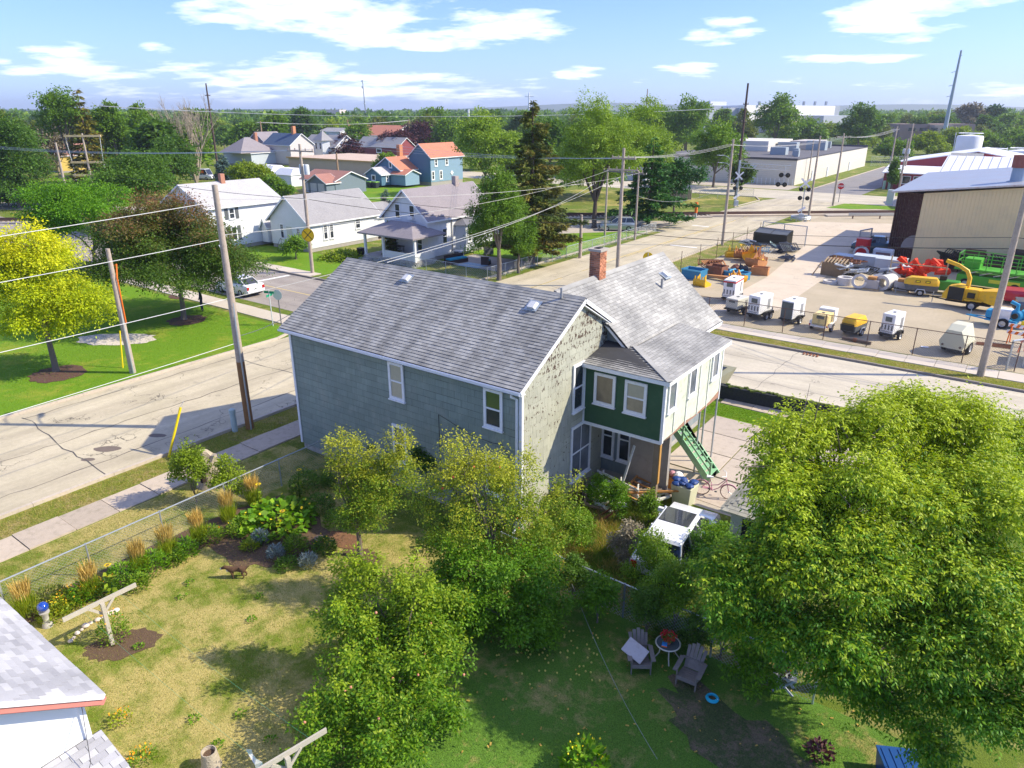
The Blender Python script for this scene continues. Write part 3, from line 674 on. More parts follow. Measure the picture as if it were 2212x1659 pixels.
def wmap(axis, c, out):
    if axis == 'x': return lambda u, z, d=0: (c + out * d, u, z)
    return lambda u, z, d=0: (u, c + out * d, z)
def wbox(mb, f, u0, u1, z0, z1, d0, d1):
    a = [f(u0, z0, d0), f(u1, z0, d0), f(u1, z1, d0), f(u0, z1, d0)]; b = [f(u0, z0, d1), f(u1, z0, d1), f(u1, z1, d1), f(u0, z1, d1)]
    return mb.hull(a, b)
def window(parent, axis, c, out, u0, u1, z0, z1, fw=.11, cols=1, rows=2, top=None, bot=None, loc=None, frame=None, sill=True, grid=None, name='window', fd=.06):
    f = wmap(axis, c, out); mb = MB()
    wbox(mb, f, u0, u0 + fw, z0, z1, .004, fd); wbox(mb, f, u1 - fw, u1, z0, z1, .004, fd)
    wbox(mb, f, u0 + fw, u1 - fw, z1 - fw, z1, .004, fd); wbox(mb, f, u0 + fw, u1 - fw, z0, z0 + fw, .004, fd)
    fr = P(name, mb, frame or TRIMW, parent, loc=loc)
    if sill: s = MB(); wbox(s, f, u0 - .03, u1 + .03, z0 - .05, z0 - .003, .004, fd + .05); P('sill', s, frame or TRIMW, fr)
    zi0, zi1, ui0, ui1 = z0 + fw, z1 - fw, u0 + fw, u1 - fw
    zm = (zi0 + zi1) / 2
    for k, (a, b_) in enumerate(((zm, zi1), (zi0, zm)) if rows == 2 else ((zi0, zi1),)):
        p = MB(); wbox(p, f, ui0, ui1, a, b_, .008, .022 if k else .03); P('pane', p, (top if k == 0 else bot) or GLASS, fr)
    m = MB()
    if rows == 2: wbox(m, f, ui0, ui1, zm - .03, zm + .03, .02, fd - .01)
    if grid:
        for i in range(1, grid[0]): uu = ui0 + (ui1 - ui0) * i / grid[0]; wbox(m, f, uu - .012, uu + .012, zm if grid[2] else zi0, zi1, .022, .037)
        for i in range(1, grid[1]): z_ = (zm if grid[2] else zi0) + (zi1 - (zm if grid[2] else zi0)) * i / grid[1]; wbox(m, f, ui0, ui1, z_ - .012, z_ + .012, .022, .036)
    if m.v: P('sash_bar', m, frame or TRIMW, fr)
    return fr
def shingles(parent, org, u, v, nrm, U, Vl, tw, ex, th, mat, inside=None, limit=150, name='shingle', seed=1, loc=(0, 0, 0), stag=.5, jit=.0, gp=.009, rg=.0):
    """overlapping tabs over the plane org + a*u + b*v; the nearest are objects, the rest one joined part"""
    u, v, nrm, org = Vector(u).normalized(), Vector(v).normalized(), Vector(nrm).normalized(), Vector(org)
    rnd = random.Random(seed); tabs = []
    rows = int(math.ceil(Vl / ex))
    for i in range(rows):
        a = -tw * (i * stag % 1); b0 = i * ex; b1 = min(Vl, b0 + ex * 1.12 if not rg else b0 + ex - rg)
        while a < U:
            x0, x1 = max(0, a), min(U, a + tw)
            if x1 - x0 > .04:
                ok = inside((x0 + x1) / 2, (b0 + b1) / 2) if inside else True
                if ok:
                    if ok is not True: x0, x1 = max(x0, ok[0]), min(x1, ok[1])
                    if x1 - x0 > .03: tabs.append((x0, x1, b0 - rnd.random() * jit, b1, th * rnd.uniform(.7, 1.35)))
            a += tw
    base = Vector(loc); pw = Vector((0, 0, 0)); pp = parent
    while pp is not None: pw += pp.location; pp = pp.parent
    def dist(t): return (org + u * ((t[0] + t[1]) / 2) + v * t[2] + base + pw - CAM).length - (t[1] - t[0]) * 4
    tabs.sort(key=dist)
    def verts(t, o):
        x0, x1, b0, b1, h = t; x0 += gp / 2; x1 -= gp / 2
        A = [o + u * x0 + v * b0, o + u * x1 + v * b0, o + u * x1 + v * b1, o + u * x0 + v * b1]
        B = [A[0] + nrm * h, A[1] + nrm * h, A[2] + nrm * .002, A[3] + nrm * .002]
        return A, B
    std = {}
    M3 = Matrix((u, v, nrm)).transposed().to_4x4()
    for t in tabs[:limit]:
        wd = round(t[1] - t[0], 2); ln = round(t[3] - t[2], 2); key = (wd, ln, round(t[4], 3))
        if key not in std:
            A = [Vector((gp / 2, 0, 0)), Vector((wd - gp / 2, 0, 0)), Vector((wd - gp / 2, ln, 0)), Vector((gp / 2, ln, 0))]
            B = [A[0] + Vector((0, 0, t[4])), A[1] + Vector((0, 0, t[4])), A[2] + Vector((0, 0, .002)), A[3] + Vector((0, 0, .002))]
            std[key] = MB().hull(A, B).mesh(name, mat)
        o = bpy.data.objects.new(name, std[key]); link(o, parent)
        o.matrix_local = Matrix.Translation(base + org + u * t[0] + v * t[2]) @ M3
    mb = MB()
    for t in tabs[limit:]:
        A, B = verts(t, org); mb.add(A + B, [(4, 5, 6, 7), (0, 1, 5, 4), (1, 2, 6, 5), (3, 0, 4, 7)])
    if mb.v:
        o = P(name + ('_field'), mb, mat, parent, loc=loc, kind='stuff')
# ------------------------------------------------------------------ the old green house
OH = T('old_house', 'weathered grey green two storey house with grey shingle roofs and a dark green upstairs annex', 'house')
ROOF1 = shinglemat('shingle_grey_streaked', (.27, .265, .245), (.375, .37, .345), streak=(2.0, .4, .4)); DECK = M('roof_felt', (.05, .05, .052), .95)
ROOF2 = shinglemat('shingle_pale', (.31, .305, .285), (.42, .415, .385), streak=(1, .6, .6))
def oldsiding(name, base, chips=0.0):
    m, nt, b = _mk(name); q = NB(nt)
    r = q.rnd(); ge = q.n('ShaderNodeNewGeometry'); pos = ge.outputs['Position']
    c = q.mix(r, mul(base, .92), mul(base, 1.07))
    c = q.mix(1.0, c, q.mix(q.noise(.5, 5, .6, vec=pos), (.84,) * 3, (1.14,) * 3), 'MULTIPLY')
    c = q.mix(1.0, c, q.mix(q.ramp(q.noise(16, 3, .6, vec=pos, stretch=(1, 1, .08)), .3, .7), (.9,) * 3, (1.08,) * 3), 'MULTIPLY')
    c = q.mix(q.m('MULTIPLY', q.ramp(q.noise(1.2, 5, .65, vec=pos), .52, .75), .35), c, (.42, .41, .34))
    if chips:
        s = q.n('ShaderNodeSeparateXYZ'); q.l(pos, s.inputs[0])
        row = q.m('FRACT', q.m('DIVIDE', s.outputs[2], .36)); rowf = q.m('SUBTRACT', 1.0, q.m('ABSOLUTE', q.m('SUBTRACT', row, .3)))
        n_ = q.noise(7.5, 3, .75, vec=pos, stretch=(1, 1.1, .75)); big = q.noise(.8, 3, .5, vec=pos)
        zf = q.ramp(s.outputs[2], 3.2, 6.4)
        f = q.m('ADD', q.m('MULTIPLY', n_, 1.0), q.m('ADD', q.m('MULTIPLY', big, .45), q.m('ADD', q.m('MULTIPLY', rowf, .16), q.m('MULTIPLY', zf, .12))))
        c = q.mix(q.m('GREATER_THAN', f, 1.185 - chips), c, (.075, .045, .03))
    q.l(c, b.inputs['Base Color']); b.inputs['Roughness'].default_value = .8; q.bump(b, q.noise(30, 3, .6, vec=pos, stretch=(1, 1, .1)), .25, .01); return m
SIDG = oldsiding('siding_green_grey_shaded', (.225, .275, .235)); SIDC = oldsiding('siding_chipped_sunlit', (.40, .40, .31), .16)  # gable copy painted paler as sunlit, long wall copy darker as shaded
SIDD = oldsiding('siding_dark_grey', (.20, .235, .24))
GREENW = M('board_dark_green', (.04, .10, .05), .7, .16, 2, dirt=((.07, .13, .07), .5), bump=.1)
CREAMW = M('board_peeling_cream', (.58, .62, .50), .8, .08, 2, dirt=((.34, .36, .27), .75), bump=.15)
STONE = M('foundation_stone', (.42, .39, .35), .95, .25, 5, dirt=((.2, .17, .14), .7), bump=.5)
STUC = M('stucco_grey', (.34, .31, .27), .95, .1, 1.5, dirt=((.2, .18, .16), .5), bump=.2)
RUST = M('rust', (.22, .09, .045), .9, .3, 6)
X0, X1, Y0, Y1, E, RZ, RY = -12.1, 0.0, 0.0, 7.4, 5.86, 8.0, 3.7
mb = MB()      # wall cores (gable pentagon) slightly behind the shingles
mb.hull([(X0 + .02, Y0 + .02, .3), (X0 + .02, Y1, .3), (X0 + .02, Y1, E), (X0 + .02, RY, RZ - .12), (X0 + .02, Y0 + .02, E)], [(X1 - .02, Y0 + .02, .3), (X1 - .02, Y1, .3), (X1 - .02, Y1, E), (X1 - .02, RY, RZ - .12), (X1 - .02, Y0 + .02, E)])
wall = P('wall', mb, M('wall_joint_dark', (.05, .06, .055), .95), OH)
P('foundation', MB().box(X0 + .06, X1 - .05, Y0 + .06, Y1, -.1, .32), STONE, OH)
def noW(rects):
    def f(a, b):
        for (u0, u1, z0, z1) in rects:
            if u0 < a < u1 and z0 < b < z1: return False
        return True
    return f
WR = [(-6.21 - X0 + .05, -5.43 - X0 - .05, 3.87, 5.4), (-1.59 - X0 + .05, -.79 - X0 - .05, 3.92, 5.4)]
def ins_long(a, b): return True
shingles(wall, (X0, Y0 + .02, .3), (1, 0, 0), (0, 0, 1), (0, -1, 0), 12.1, 5.5, .61, .27, .012, SIDG, ins_long, 120, 'siding_shingle', 3, stag=.5, jit=.004, rg=.016, gp=.008)
def ins_gable(a, b):   # a along +y, b = z-.3
    z = b + .3; top = E + (RZ - E) * (1 - abs(a - RY) / 3.7)
    if z > top - .05: 
        return False
    if z <= E - .15: return True
    hw = 3.7 * (1 - (z + .2 - E) / (RZ - E)); return (RY - hw, RY + hw)
shingles(wall, (X1 - .02, Y0, .3), (0, 1, 0), (0, 0, 1), (1, 0, 0), 7.4, 7.7, .46, .27, .012, SIDC, ins_gable, 180, 'siding_shingle', 4, stag=.5, jit=.004, rg=.014, gp=.008)
# main roof
ov, sl_ = .28, (RZ - E) / (RY - Y0)
def gable_roof(parent, x0, x1, y0, ym, y1, ze0, zr, ze1, mat, th=.09, axis='x', name='roof', loc=None):
    """roof deck with ridge along the axis; (y0,ze0)-(ym,zr)-(y1,ze1) is its section"""
    def f(a, s, z): return (a, s, z) if axis == 'x' else (s, a, z)
    mb = MB(); sec = [(y0, ze0), (ym, zr), (y1, ze1), (y1, ze1 - th), (ym, zr - th * 1.2), (y0, ze0 - th)]
    # two slabs
    for (a, b_) in (((y0, ze0), (ym, zr)), ((ym, zr), (y1, ze1))):
        mb.hull([f(x0, a[0], a[1]), f(x0, b_[0], b_[1]), f(x0, b_[0], b_[1] - th), f(x0, a[0], a[1] - th)], [f(x1, a[0], a[1]), f(x1, b_[0], b_[1]), f(x1, b_[0], b_[1] - th), f(x1, a[0], a[1] - th)])
    return P(name, mb, mat, parent, loc=loc)
rx0, rx1 = X0 - .25, X1 + .16; re = E - ov * sl_
roof = gable_roof(OH, rx0, rx1, Y0 - ov, RY, Y1 + ov, re, RZ, re, DECK)
vs = Vector((0, RY - (Y0 - ov), RZ - re)); nn = Vector((0, -vs.z, vs.y))
shingles(roof, (rx0, Y0 - ov - .02, re - .01), (1, 0, 0), vs, nn, rx1 - rx0, vs.length + .02, .31, .145, .016, ROOF1, None, 150, 'shingle', 5, jit=.004, rg=.013)
vs2 = Vector((0, -(Y1 + ov - RY), RZ - re))
shingles(roof, (rx1, Y1 + ov, re), (-1, 0, 0), vs2, Vector((0, vs2.z, -vs2.y)), rx1 - rx0, vs2.length, .31, .145, .016, ROOF1, None, 0, 'shingle', 6)
P('ridge_cap', MB().hull([(rx0, RY - .14, RZ - .075), (rx0, RY, RZ + .03), (rx0, RY + .14, RZ - .075)], [(rx1, RY - .14, RZ - .075), (rx1, RY, RZ + .03), (rx1, RY + .14, RZ - .075)]), ROOF1, roof)
# eaves, rakes, gutter, downspout
mb = MB(); mb.bar((rx0, Y0 - ov + .03, re - .13), (rx1, Y0 - ov + .03, re - .13), .03, .16); mb.box(rx0, rx1, Y0 - ov + .05, Y0, re - .2, re - .17); P('fascia', mb, TRIMW, OH)
mb = MB()
for sx, xx in ((1, rx1 + .005), (-1, rx0 - .005)):
    for (a, b_) in (((Y0 - ov, re), (RY, RZ)), ((Y1 + ov, re), (RY, RZ))): P('rake_board', MB().bar((xx, a[0], a[1] - .10), (xx, b_[0], b_[1] - .10), .03, .15), TRIMW, OH)
mb = MB().box(X1 + .0, rx1 - .02, RY, Y1, 0, 0)
mb = MB(); mb.hull([(X1, RY, RZ - .3), (rx1 - .02, RY, RZ - .3), (rx1 - .02, Y1, E - .22), (X1, Y1, E - .22)], [(X1, RY, RZ - .26), (rx1 - .02, RY, RZ - .26), (rx1 - .02, Y1, E - .18), (X1, Y1, E - .18)]); P('soffit', mb, WHITE, OH)
mb = MB(); y = Y0 - ov - .06
for pr in (((0, 0), (.10, 0)), ((0, 0), (0, .09)), ((.10, 0), (.11, .09))):
    mb.bar((rx0, y - .05 + pr[0][0], re - .15 + pr[0][1]), (rx1, y - .05 + pr[0][0], re - .15 + pr[0][1]), .012, .012)
mb.add([(rx0, y - .06, re - .05), (rx1, y - .06, re - .05), (rx1, y - .05, re - .15), (rx0, y - .05, re - .15), (rx0, y + .04, re - .15), (rx1, y + .04, re - .15), (rx0, y + .05, re - .05), (rx1, y + .05, re - .05)], [(0, 1, 2, 3), (3, 2, 5, 4), (4, 5, 7, 6)])
P('gutter', mb, M('gutter_white', (.72, .75, .80), .35, .04, 4), OH)
mb = MB(); mb.tube([(-.18, Y0 - ov - .06, re - .15), (-.18, Y0 - ov - .06, re - .26), (-.14, Y0 - .09, re - .42), (-.14, Y0 - .09, .35), (-.14, Y0 - .3, .2)], .045, 8); P('downspout', mb, TRIMW, OH, smooth=True)
mb = MB(); mb.box(X0 - .03, X0 + .09, Y0 - .035, Y0 + .0, .32, E - .1); mb.box(X0 - .03, X0 - .0, Y0 - .03, Y0 + .09, .32, E - .1); P('corner_board', mb, TRIMW, OH)
mb = MB(); mb.box(X1 - .09, X1 + .03, Y0 - .035, Y0 - .0, .32, E - .1); mb.box(X1 + .0, X1 + .035, Y0 - .03, Y0 + .07, .32, E - .1); P('corner_board', mb, TRIMW, OH)
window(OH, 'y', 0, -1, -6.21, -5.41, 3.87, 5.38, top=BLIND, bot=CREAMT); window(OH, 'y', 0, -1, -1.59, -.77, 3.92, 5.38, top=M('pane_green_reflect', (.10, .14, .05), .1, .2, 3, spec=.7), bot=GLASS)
window(OH, 'y', 0, -1, -6.2, -5.45, 1.19, 2.8, top=GLASSB, bot=GLASS); window(OH, 'y', 0, -1, -1.54, -.73, 1.3, 2.85, top=M('curtain_red', (.25, .12, .1), .5, .3, 6))
window(OH, 'x', 0, 1, 3.22, 4.02, 3.66, 5.55); window(OH, 'x', 0, 1, 3.2, 4.7, .72, 3.05, top=GLASSB, bot=GLASSB, grid=(2, 1, 0))
mb = MB().tube([(-3.7, -.05, 1.2), (-3.7, -.05, 3.81), (-3.4, -.06, 3.75), (-2.2, -.07, 3.42), (-1.2, -.07, 3.38), (-.8, -.06, 3.42)], .014, 4); mb.tube([(-.8, -.06, 3.42), (-.55, -.06, 3.1), (-.3, -.06, 2.4)], .012, 4); P('cable', mb, M('cable_black', (.03, .03, .03), .6), OH)
# white box vents, pipe
VENT = M('vent_white', (.62, .62, .60), .4, .05, 5)
def roofvent(parent, x, y, z, ang, rz=0, s=1.0):
    m = Matrix.Translation((x, y, z)) @ Matrix.Rotation(rz, 4, 'Z') @ Matrix.Rotation(ang, 4, 'X'); mb = MB()
    a = [m @ Vector(p) for p in ((-.22 * s, -.2 * s, 0), (.22 * s, -.2 * s, 0), (.22 * s, .2 * s, 0), (-.22 * s, .2 * s, 0))]; b_ = [m @ Vector(p) for p in ((-.17 * s, -.24 * s, .13), (.17 * s, -.24 * s, .13), (.15 * s, .14 * s, .13), (-.15 * s, .14 * s, .13))]
    mb.hull(a, b_); o = P('roof_vent', mb, VENT, parent, bevel=.015)
    f = [m @ Vector(p) for p in ((-.32 * s, -.3 * s, .01), (.32 * s, -.3 * s, .01), (.32 * s, .32 * s, .01), (-.32 * s, .32 * s, .01))]; P('flashing', MB().hull(f, [v + Vector((0, 0, .01)) for v in f]), M('flashing', (.42, .47, .50), .4, .1, 4, metal=.4), o)
ang = math.atan(sl_)
roofvent(OH, -8.1, 3.15, RZ - .55 * sl_ + .03, ang, 0, .78); roofvent(OH, -1.6, 2.95, RZ - .75 * sl_ + .03, ang, 0, .85)
mb = MB().tube([(-.75, 3.5, RZ - .1), (-.75, 3.5, RZ + .28)], [.05, .04], 8); P('vent_pipe', mb, M('pipe_grey', (.3, .3, .3), .5), OH)
# wing with the pale roof: ridge along y
WX, WXE, WZ, WE = -1.4, 1.35, 8.0, 5.55
ws = (WZ - WE) / (WXE - WX); wo_ = .42; y0w, y1w = 5.75, 13.0
P('wall', MB().hull([(-4.1, y0w, .3), (WXE, y0w, .3), (WXE, y0w, WE), (WX, y0w, WZ - .12), (-4.1, y0w, WE)], [(-4.1, y1w, .3), (WXE, y1w, .3), (WXE, y1w, WE), (WX, y1w, WZ - .12), (-4.1, y1w, WE)]), SIDD, OH)
P('foundation', MB().box(-4.05, WXE - .04, y0w + .05, y1w - .05, -.1, .31), STONE, OH)
v2 = Vector((WX - WXE - wo_, 0, WZ - WE + wo_ * ws)); yy0, yy1 = y0w - .28, y1w + .45
zw = lambda x: WZ - abs(x - WX) * ws; mb = MB(); pl = [(WX, 4.0), (.2, yy0), (WXE + wo_, yy0), (WXE + wo_, yy1), (WX, yy1)]; pr = [(WX, 4.6), (WX, yy1), (2 * WX - WXE - wo_, yy1), (2 * WX - WXE - wo_, 7.4)]
for q_ in (pl, pr): mb.hull([(x, y, zw(x) - .1) for x, y in q_], [(x, y, zw(x)) for x, y in q_])
roof2 = P('roof', mb, DECK, OH)
def ins_w(a, b):    # cut by the main roof: only where the wing roof is above it
    y = yy0 - 1.6 + a; x = WXE + wo_ - b * abs(v2.x) / v2.length
    lo = yy0 if x > .2 else 4.0 + (x - WX) / (.2 - WX) * (yy0 - 4.0)
    return (lo - yy0 + 1.6, 99) if y > lo - .15 else False
shingles(roof2, (WXE + wo_, yy0 - 1.6, WE - wo_ * ws), (0, 1, 0), v2, Vector((-v2.z, 0, v2.x)) * -1, yy1 - yy0 + 1.6, v2.length, .30, .145, .014, ROOF2, ins_w, 90, 'shingle', 8, jit=.003, rg=.007, gp=.006)
P('ridge_cap', MB().hull([(WX - .14, 4.4, WZ - .09), (WX, 4.4, WZ + .03), (WX + .14, 4.4, WZ - .09)], [(WX - .14, yy1, WZ - .09), (WX, yy1, WZ + .03), (WX + .14, yy1, WZ - .09)]), ROOF2, roof2)
mb = MB()
for yy in (yy0 + .02, yy1): P('rake_board', MB().bar((WX, yy, WZ - .12), (WXE + wo_, yy, WE - wo_ * ws - .12), .03, .17), TRIMW, OH)
mb.bar((WX, yy1, WZ - .12), (WX * 2 - WXE - wo_, yy1, WE - wo_ * ws - .12), .03, .17); mb.bar((WXE + wo_, yy0, WE - wo_ * ws - .11), (WXE + wo_, yy1, WE - wo_ * ws - .11), .03, .14); mb.box(WXE - .05, WXE + wo_, yy1 - .5, yy1, WE - wo_ * ws - .2, WE - wo_ * ws - .16)
P('rake_board', mb, TRIMW, OH)
roofvent(OH, -.55, 11.9, WZ - .85 * ws + .05, ang, R(-90) * -1, .9)
P('vent_pipe', MB().tube([(-.2, 10.9, WZ - 1.25), (-.2, 10.9, WZ - .65)], .06, 8), M('pipe_grey', (.3,) * 3), OH)
# chimney of single bricks
BRICKR = M('brick_red', (.42, .17, .09), .9, .25, 9, rnd=.45, dirt=((.5, .38, .28), .35)); MORT = M('mortar', (.5, .45, .38), .95)
cx0, cx1, cy0, cy1, cz0, cz1 = -1.68, -1.2, 7.05, 7.6, 7.4, 9.0
ch = P('chimney', MB().box(cx0 + .02, cx1 - .02, cy0 + .02, cy1 - .02, cz0, cz1 - .02), MORT, OH)
bms = {}
def brick(o3, ln, ax):
    k = (round(ln, 2), ax)
    if k not in bms:
        h = .062; bms[k] = (MB().box(0, ln - .012, 0, .05, 0, h) if ax == 'x' else MB().box(0, .05, 0, ln - .012, 0, h)).mesh('brick', BRICKR)
    o = bpy.data.objects.new('brick', bms[k]); link(o, ch); o.location = o3
rb = random.Random(3)
for i in range(int((cz1 - cz0) / .075)):
    z = cz0 + i * .075; s = .105 * (i % 2)
    for (a0, a1, ax, fx) in ((cx0, cx1, 'x', cy0 - .0), (cy0, cy1, 'y', cx1 - .05)):
        a = a0 - s
        while a < a1 - .02:
            b0, b1 = max(a, a0), min(a + .21, a1); j = rb.uniform(-.004, .008)
            if b1 - b0 > .05: brick((b0, fx - j, z) if ax == 'x' else (fx + j, b0, z), round(b1 - b0, 2), ax)
            a += .21
P('chimney_cap', MB().box(cx0 - .05, cx1 + .05, cy0 - .05, cy1 + .05, cz1 - .03, cz1 + .07), M('cap_concrete', (.4, .36, .31), .95, .2, 5), ch); P('flue', MB().box(cx0 + .12, cx1 - .12, cy0 + .12, cy1 - .12, cz1 + .08, cz1 + .1), M('soot', (.02, .02, .02), .9), ch)
P('flashing', MB().slab([(cx0 - .12, cy0 - .12), (cx1 + .12, cy0 - .12), (cx1 + .12, cy1 + .1), (cx0 - .12, cy1 + .1)], 7.3, 7.45), M('tar_black', (.04, .04, .045), .7), ch)
# upstairs annex
AX0, AX1, AY0, AY1, AZ0, AZ1 = 0.03, 3.3, 4.05, 9.6, 3.03, 5.42
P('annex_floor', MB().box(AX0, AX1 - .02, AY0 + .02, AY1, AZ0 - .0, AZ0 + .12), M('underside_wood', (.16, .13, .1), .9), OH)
P('green_wall', MB().box(AX0, AX1 - .0, AY0, AY0 + .1, AZ0 + .0, AZ1), GREENW, OH)
mb = MB()
for i in range(8): mb.box(AX0 + .2 + i * .41, AX0 + .21 + i * .41, AY0 - .004, AY0, AZ0 + .1, AZ1)
cw = P('cream_wall', MB().box(AX1 - .1, AX1, AY0 + .101, AY1, AZ0 + .05, AZ1), CREAMW, OH)
P('annex_wall', MB().box(WXE, AX1 - .1, AY1 - .1, AY1, AZ0, AZ1), CREAMW, OH)
for y in (4.95, 6.05, 7.2, 8.15): P('batten', MB().box(AX1, AX1 + .03, y, y + .07, AZ0 + .02 + .1 * (y % 1), AZ1 - .1), M('batten_white', (.66, .68, .62), .7, .1, 4, dirt=((.3, .28, .2), .5)), cw)
mb = MB(); mb.hull([(AX1 + .002, AY0 + .3, AZ0 + .0), (AX1 + .002, AY1, AZ0 + .0), (AX1 + .002, AY1, AZ0 + .3), (AX1 + .002, 8.6, AZ0 + .12), (AX1 + .002, 7, AZ0 + .05), (AX1 + .002, 6, AZ0 + .16), (AX1 + .002, 5, AZ0 + .04)], [(AX1 + .012, AY0 + .3, AZ0), (AX1 + .012, AY1, AZ0), (AX1 + .012, AY1, AZ0 + .3), (AX1 + .012, 8.6, AZ0 + .12), (AX1 + .012, 7, AZ0 + .05), (AX1 + .012, 6, AZ0 + .16), (AX1 + .012, 5, AZ0 + .04)])
P('rotten_edge', mb, M('rotten_board', (.34, .19, .13), .95, .3, 9), cw)
P('trim', MB().box(AX0 - .02, AX1 + .01, AY0 - .03, AY0, AZ0 - .06, AZ0 + .06), TRIMW, OH); P('trim', MB().box(AX1 + .0, AX1 + .03, AY1 - .06, AY1 + .02, AZ0 - .1, AZ1), TRIMW, OH); P('trim', MB().box(AX0 - .02, AX0 + .05, AY0 - .03, AY0, AZ0 + .061, AZ1), TRIMW, OH)
mb = MB(); mb.box(AX1 - .07, AX1 + .03, AY0 - .035, AY0 + .0, AZ0, AZ1); mb.box(AX1 + .0, AX1 + .035, AY0 - .03, AY0 + .07, AZ0, AZ1); 
P('trim', mb, TRIMW, OH)
window(OH, 'y', AY0, -1, .47, 1.36, 3.95, 5.18, rows=1, top=BLIND if False else M('pane_brown', (.22, .18, .12), .15, .4, 3, spec=.6)); window(OH, 'y', AY0, -1, 1.74, 2.62, 3.9, 5.16, top=BLIND, bot=M('pane_tan', (.34, .29, .2), .2, .35, 4, spec=.6))
for y in (4.02 + .15, 6.0, 8.3): window(OH, 'x', AX1, 1, y + .1, y + .8, 4.12, 5.3, rows=1, fw=.09, top=GLASSB)
# annex roof: lean-to on two sides with a hip
ze, zt = 5.5, 5.84; a_ = .22; lx = WXE + wo_ - .12
hipb, hipt = (AX1 + a_, AY0 - a_, ze), (1.2, 5.72, zt)
mb = MB(); mb.hull([(AX0 - .0, AY0 - a_, ze), hipb, hipt, (AX0 - .0, 5.74, zt + .05)], [(AX0, AY0 - a_, ze - .07), (hipb[0], hipb[1], ze - .07), (hipt[0], hipt[1], zt - .07), (AX0, 5.74, zt - .05)])
mb.hull([hipb, (AX1 + a_, AY1 + a_, ze), (1.2, AY1 + a_, zt), hipt], [(hipb[0], hipb[1], ze - .07), (AX1 + a_, AY1 + a_, ze - .07), (1.2, AY1 + a_, zt - .07), (hipt[0], hipt[1], zt - .07)])
roof3 = P('roof', mb, DECK, OH)
va = Vector((0, 5.74 - AY0 + a_, zt - ze)); Lx = AX1 + a_ - AX0
def ins_a(a, b): lim = Lx - (hipb[0] - hipt[0]) * b / va.length; return (0, lim) if a < lim + .15 else False
shingles(roof3, (AX0, AY0 - a_ - .02, ze), (1, 0, 0), va, Vector((0, -va.z, va.y)), Lx, va.length, .30, .145, .014, ROOF1, ins_a, 30, 'shingle', 9, rg=.012)
vb = Vector((1.2 - AX1 - a_, 0, zt - ze)); Ly = AY1 - AY0 + 2 * a_
def ins_b(a, b): lo = (hipt[1] - hipb[1]) * b / vb.length; return (lo, Ly) if a > lo - .15 else False
shingles(roof3, (AX1 + a_ + .02, AY0 - a_, ze), (0, 1, 0), vb, Vector((vb.z, 0, -vb.x)), Ly, vb.length, .30, .145, .014, ROOF2, ins_b, 30, 'shingle', 10, rg=.008)
P('hip_cap', MB().bar(Vector(hipb) + Vector((0, 0, .02)), Vector(hipt) + Vector((0, 0, .03)), .2, .03), ROOF2, roof3)
mb = MB(); mb.bar((AX0, AY0 - a_, ze - .09), (AX1 + a_, AY0 - a_, ze - .09), .03, .15); mb.bar((AX1 + a_, AY0 - a_ - .015, ze - .09), (AX1 + a_, AY1 + a_, ze - .09), .03, .15); mb.box(AX0, AX1 + a_, AY0 - a_ + .02, AY0, ze - .17, ze - .14); mb.box(AX1, AX1 + a_ - .02, AY0, AY1, ze - .17, ze - .14); P('fascia', mb, TRIMW, OH)
# under the annex: lower windows, stucco, posts, stairs
P('stucco_wall', MB().box(1.36, 3.0, 5.55, 5.75, 0, 3.0), STUC, OH)
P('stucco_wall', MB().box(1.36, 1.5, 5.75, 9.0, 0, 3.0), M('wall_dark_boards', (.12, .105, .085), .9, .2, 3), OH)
window(OH, 'y', 5.75, -1, -.02, .56, .9, 2.85, fw=.1); window(OH, 'y', 5.75, -1, .72, 1.32, .9, 2.85, fw=.1)
WOODG = M('post_wood_grey', (.24, .18, .12), .9, .25, 5); WOODO = M('post_wood_orange', (.45, .24, .06), .8, .2, 5); STEEL = M('steel_grey', (.45, .48, .50), .45, .1, 4, metal=.5)
P('post', MB().box(3.0, 3.2, 4.12, 4.3, 0, 3.03), WOODG, OH); P('post', MB().box(3.2, 3.24, 4.14, 4.28, 1.3, 3.03), WOODO, OH); P('post', MB().box(2.6, 2.72, 5.9, 6.02, 0, 3.03), WOODO, OH)
for x, y in ((3.1, 8.2), (3.15, 9.95), (2.9, 9.3)): P('steel_post', MB().tube([(x, y, 0), (x, y, 3.1)], .04, 8), STEEL, OH, smooth=True)
GS = M('stair_green', (.26, .50, .28), .7, .1, 4, dirt=((.12, .22, .12), .4))
st = P('staircase', MB().hull([(1.75, 8.4, 3.0), (1.75, 8.4, 2.72), (1.83, 8.4, 2.72), (1.83, 8.4, 3.0)], [(3.9, 8.4, .25), (3.9, 8.4, 0), (3.98, 8.4, 0), (3.98, 8.4, .25)]), GS, OH)
mb = MB()
for yy in (7.6, 8.5): mb.bar((1.4, yy, 2.95), (4.0, yy, .1), .05, .26)
P('stringer', mb, GS, st)
for i in range(12):
    f = i / 12; P('tread', MB().box(1.5 + f * 2.45 - .02, 1.5 + f * 2.45 + .23, 7.64, 8.46, 2.8 - f * 2.72, 2.84 - f * 2.72), GS, st)
mb = MB()
for k in (0, .35, .7): mb.bar((1.4, 7.58, 3.1 + k * .9), (4.0, 7.58, .25 + k * .9), .03, .07)
mb.bar((4.0, 7.58, .1), (4.0, 7.58, 1.0), .08); mb.bar((2.7, 7.58, 1.5), (2.7, 7.58, 2.5), .07); P('handrail', mb, GS, st)

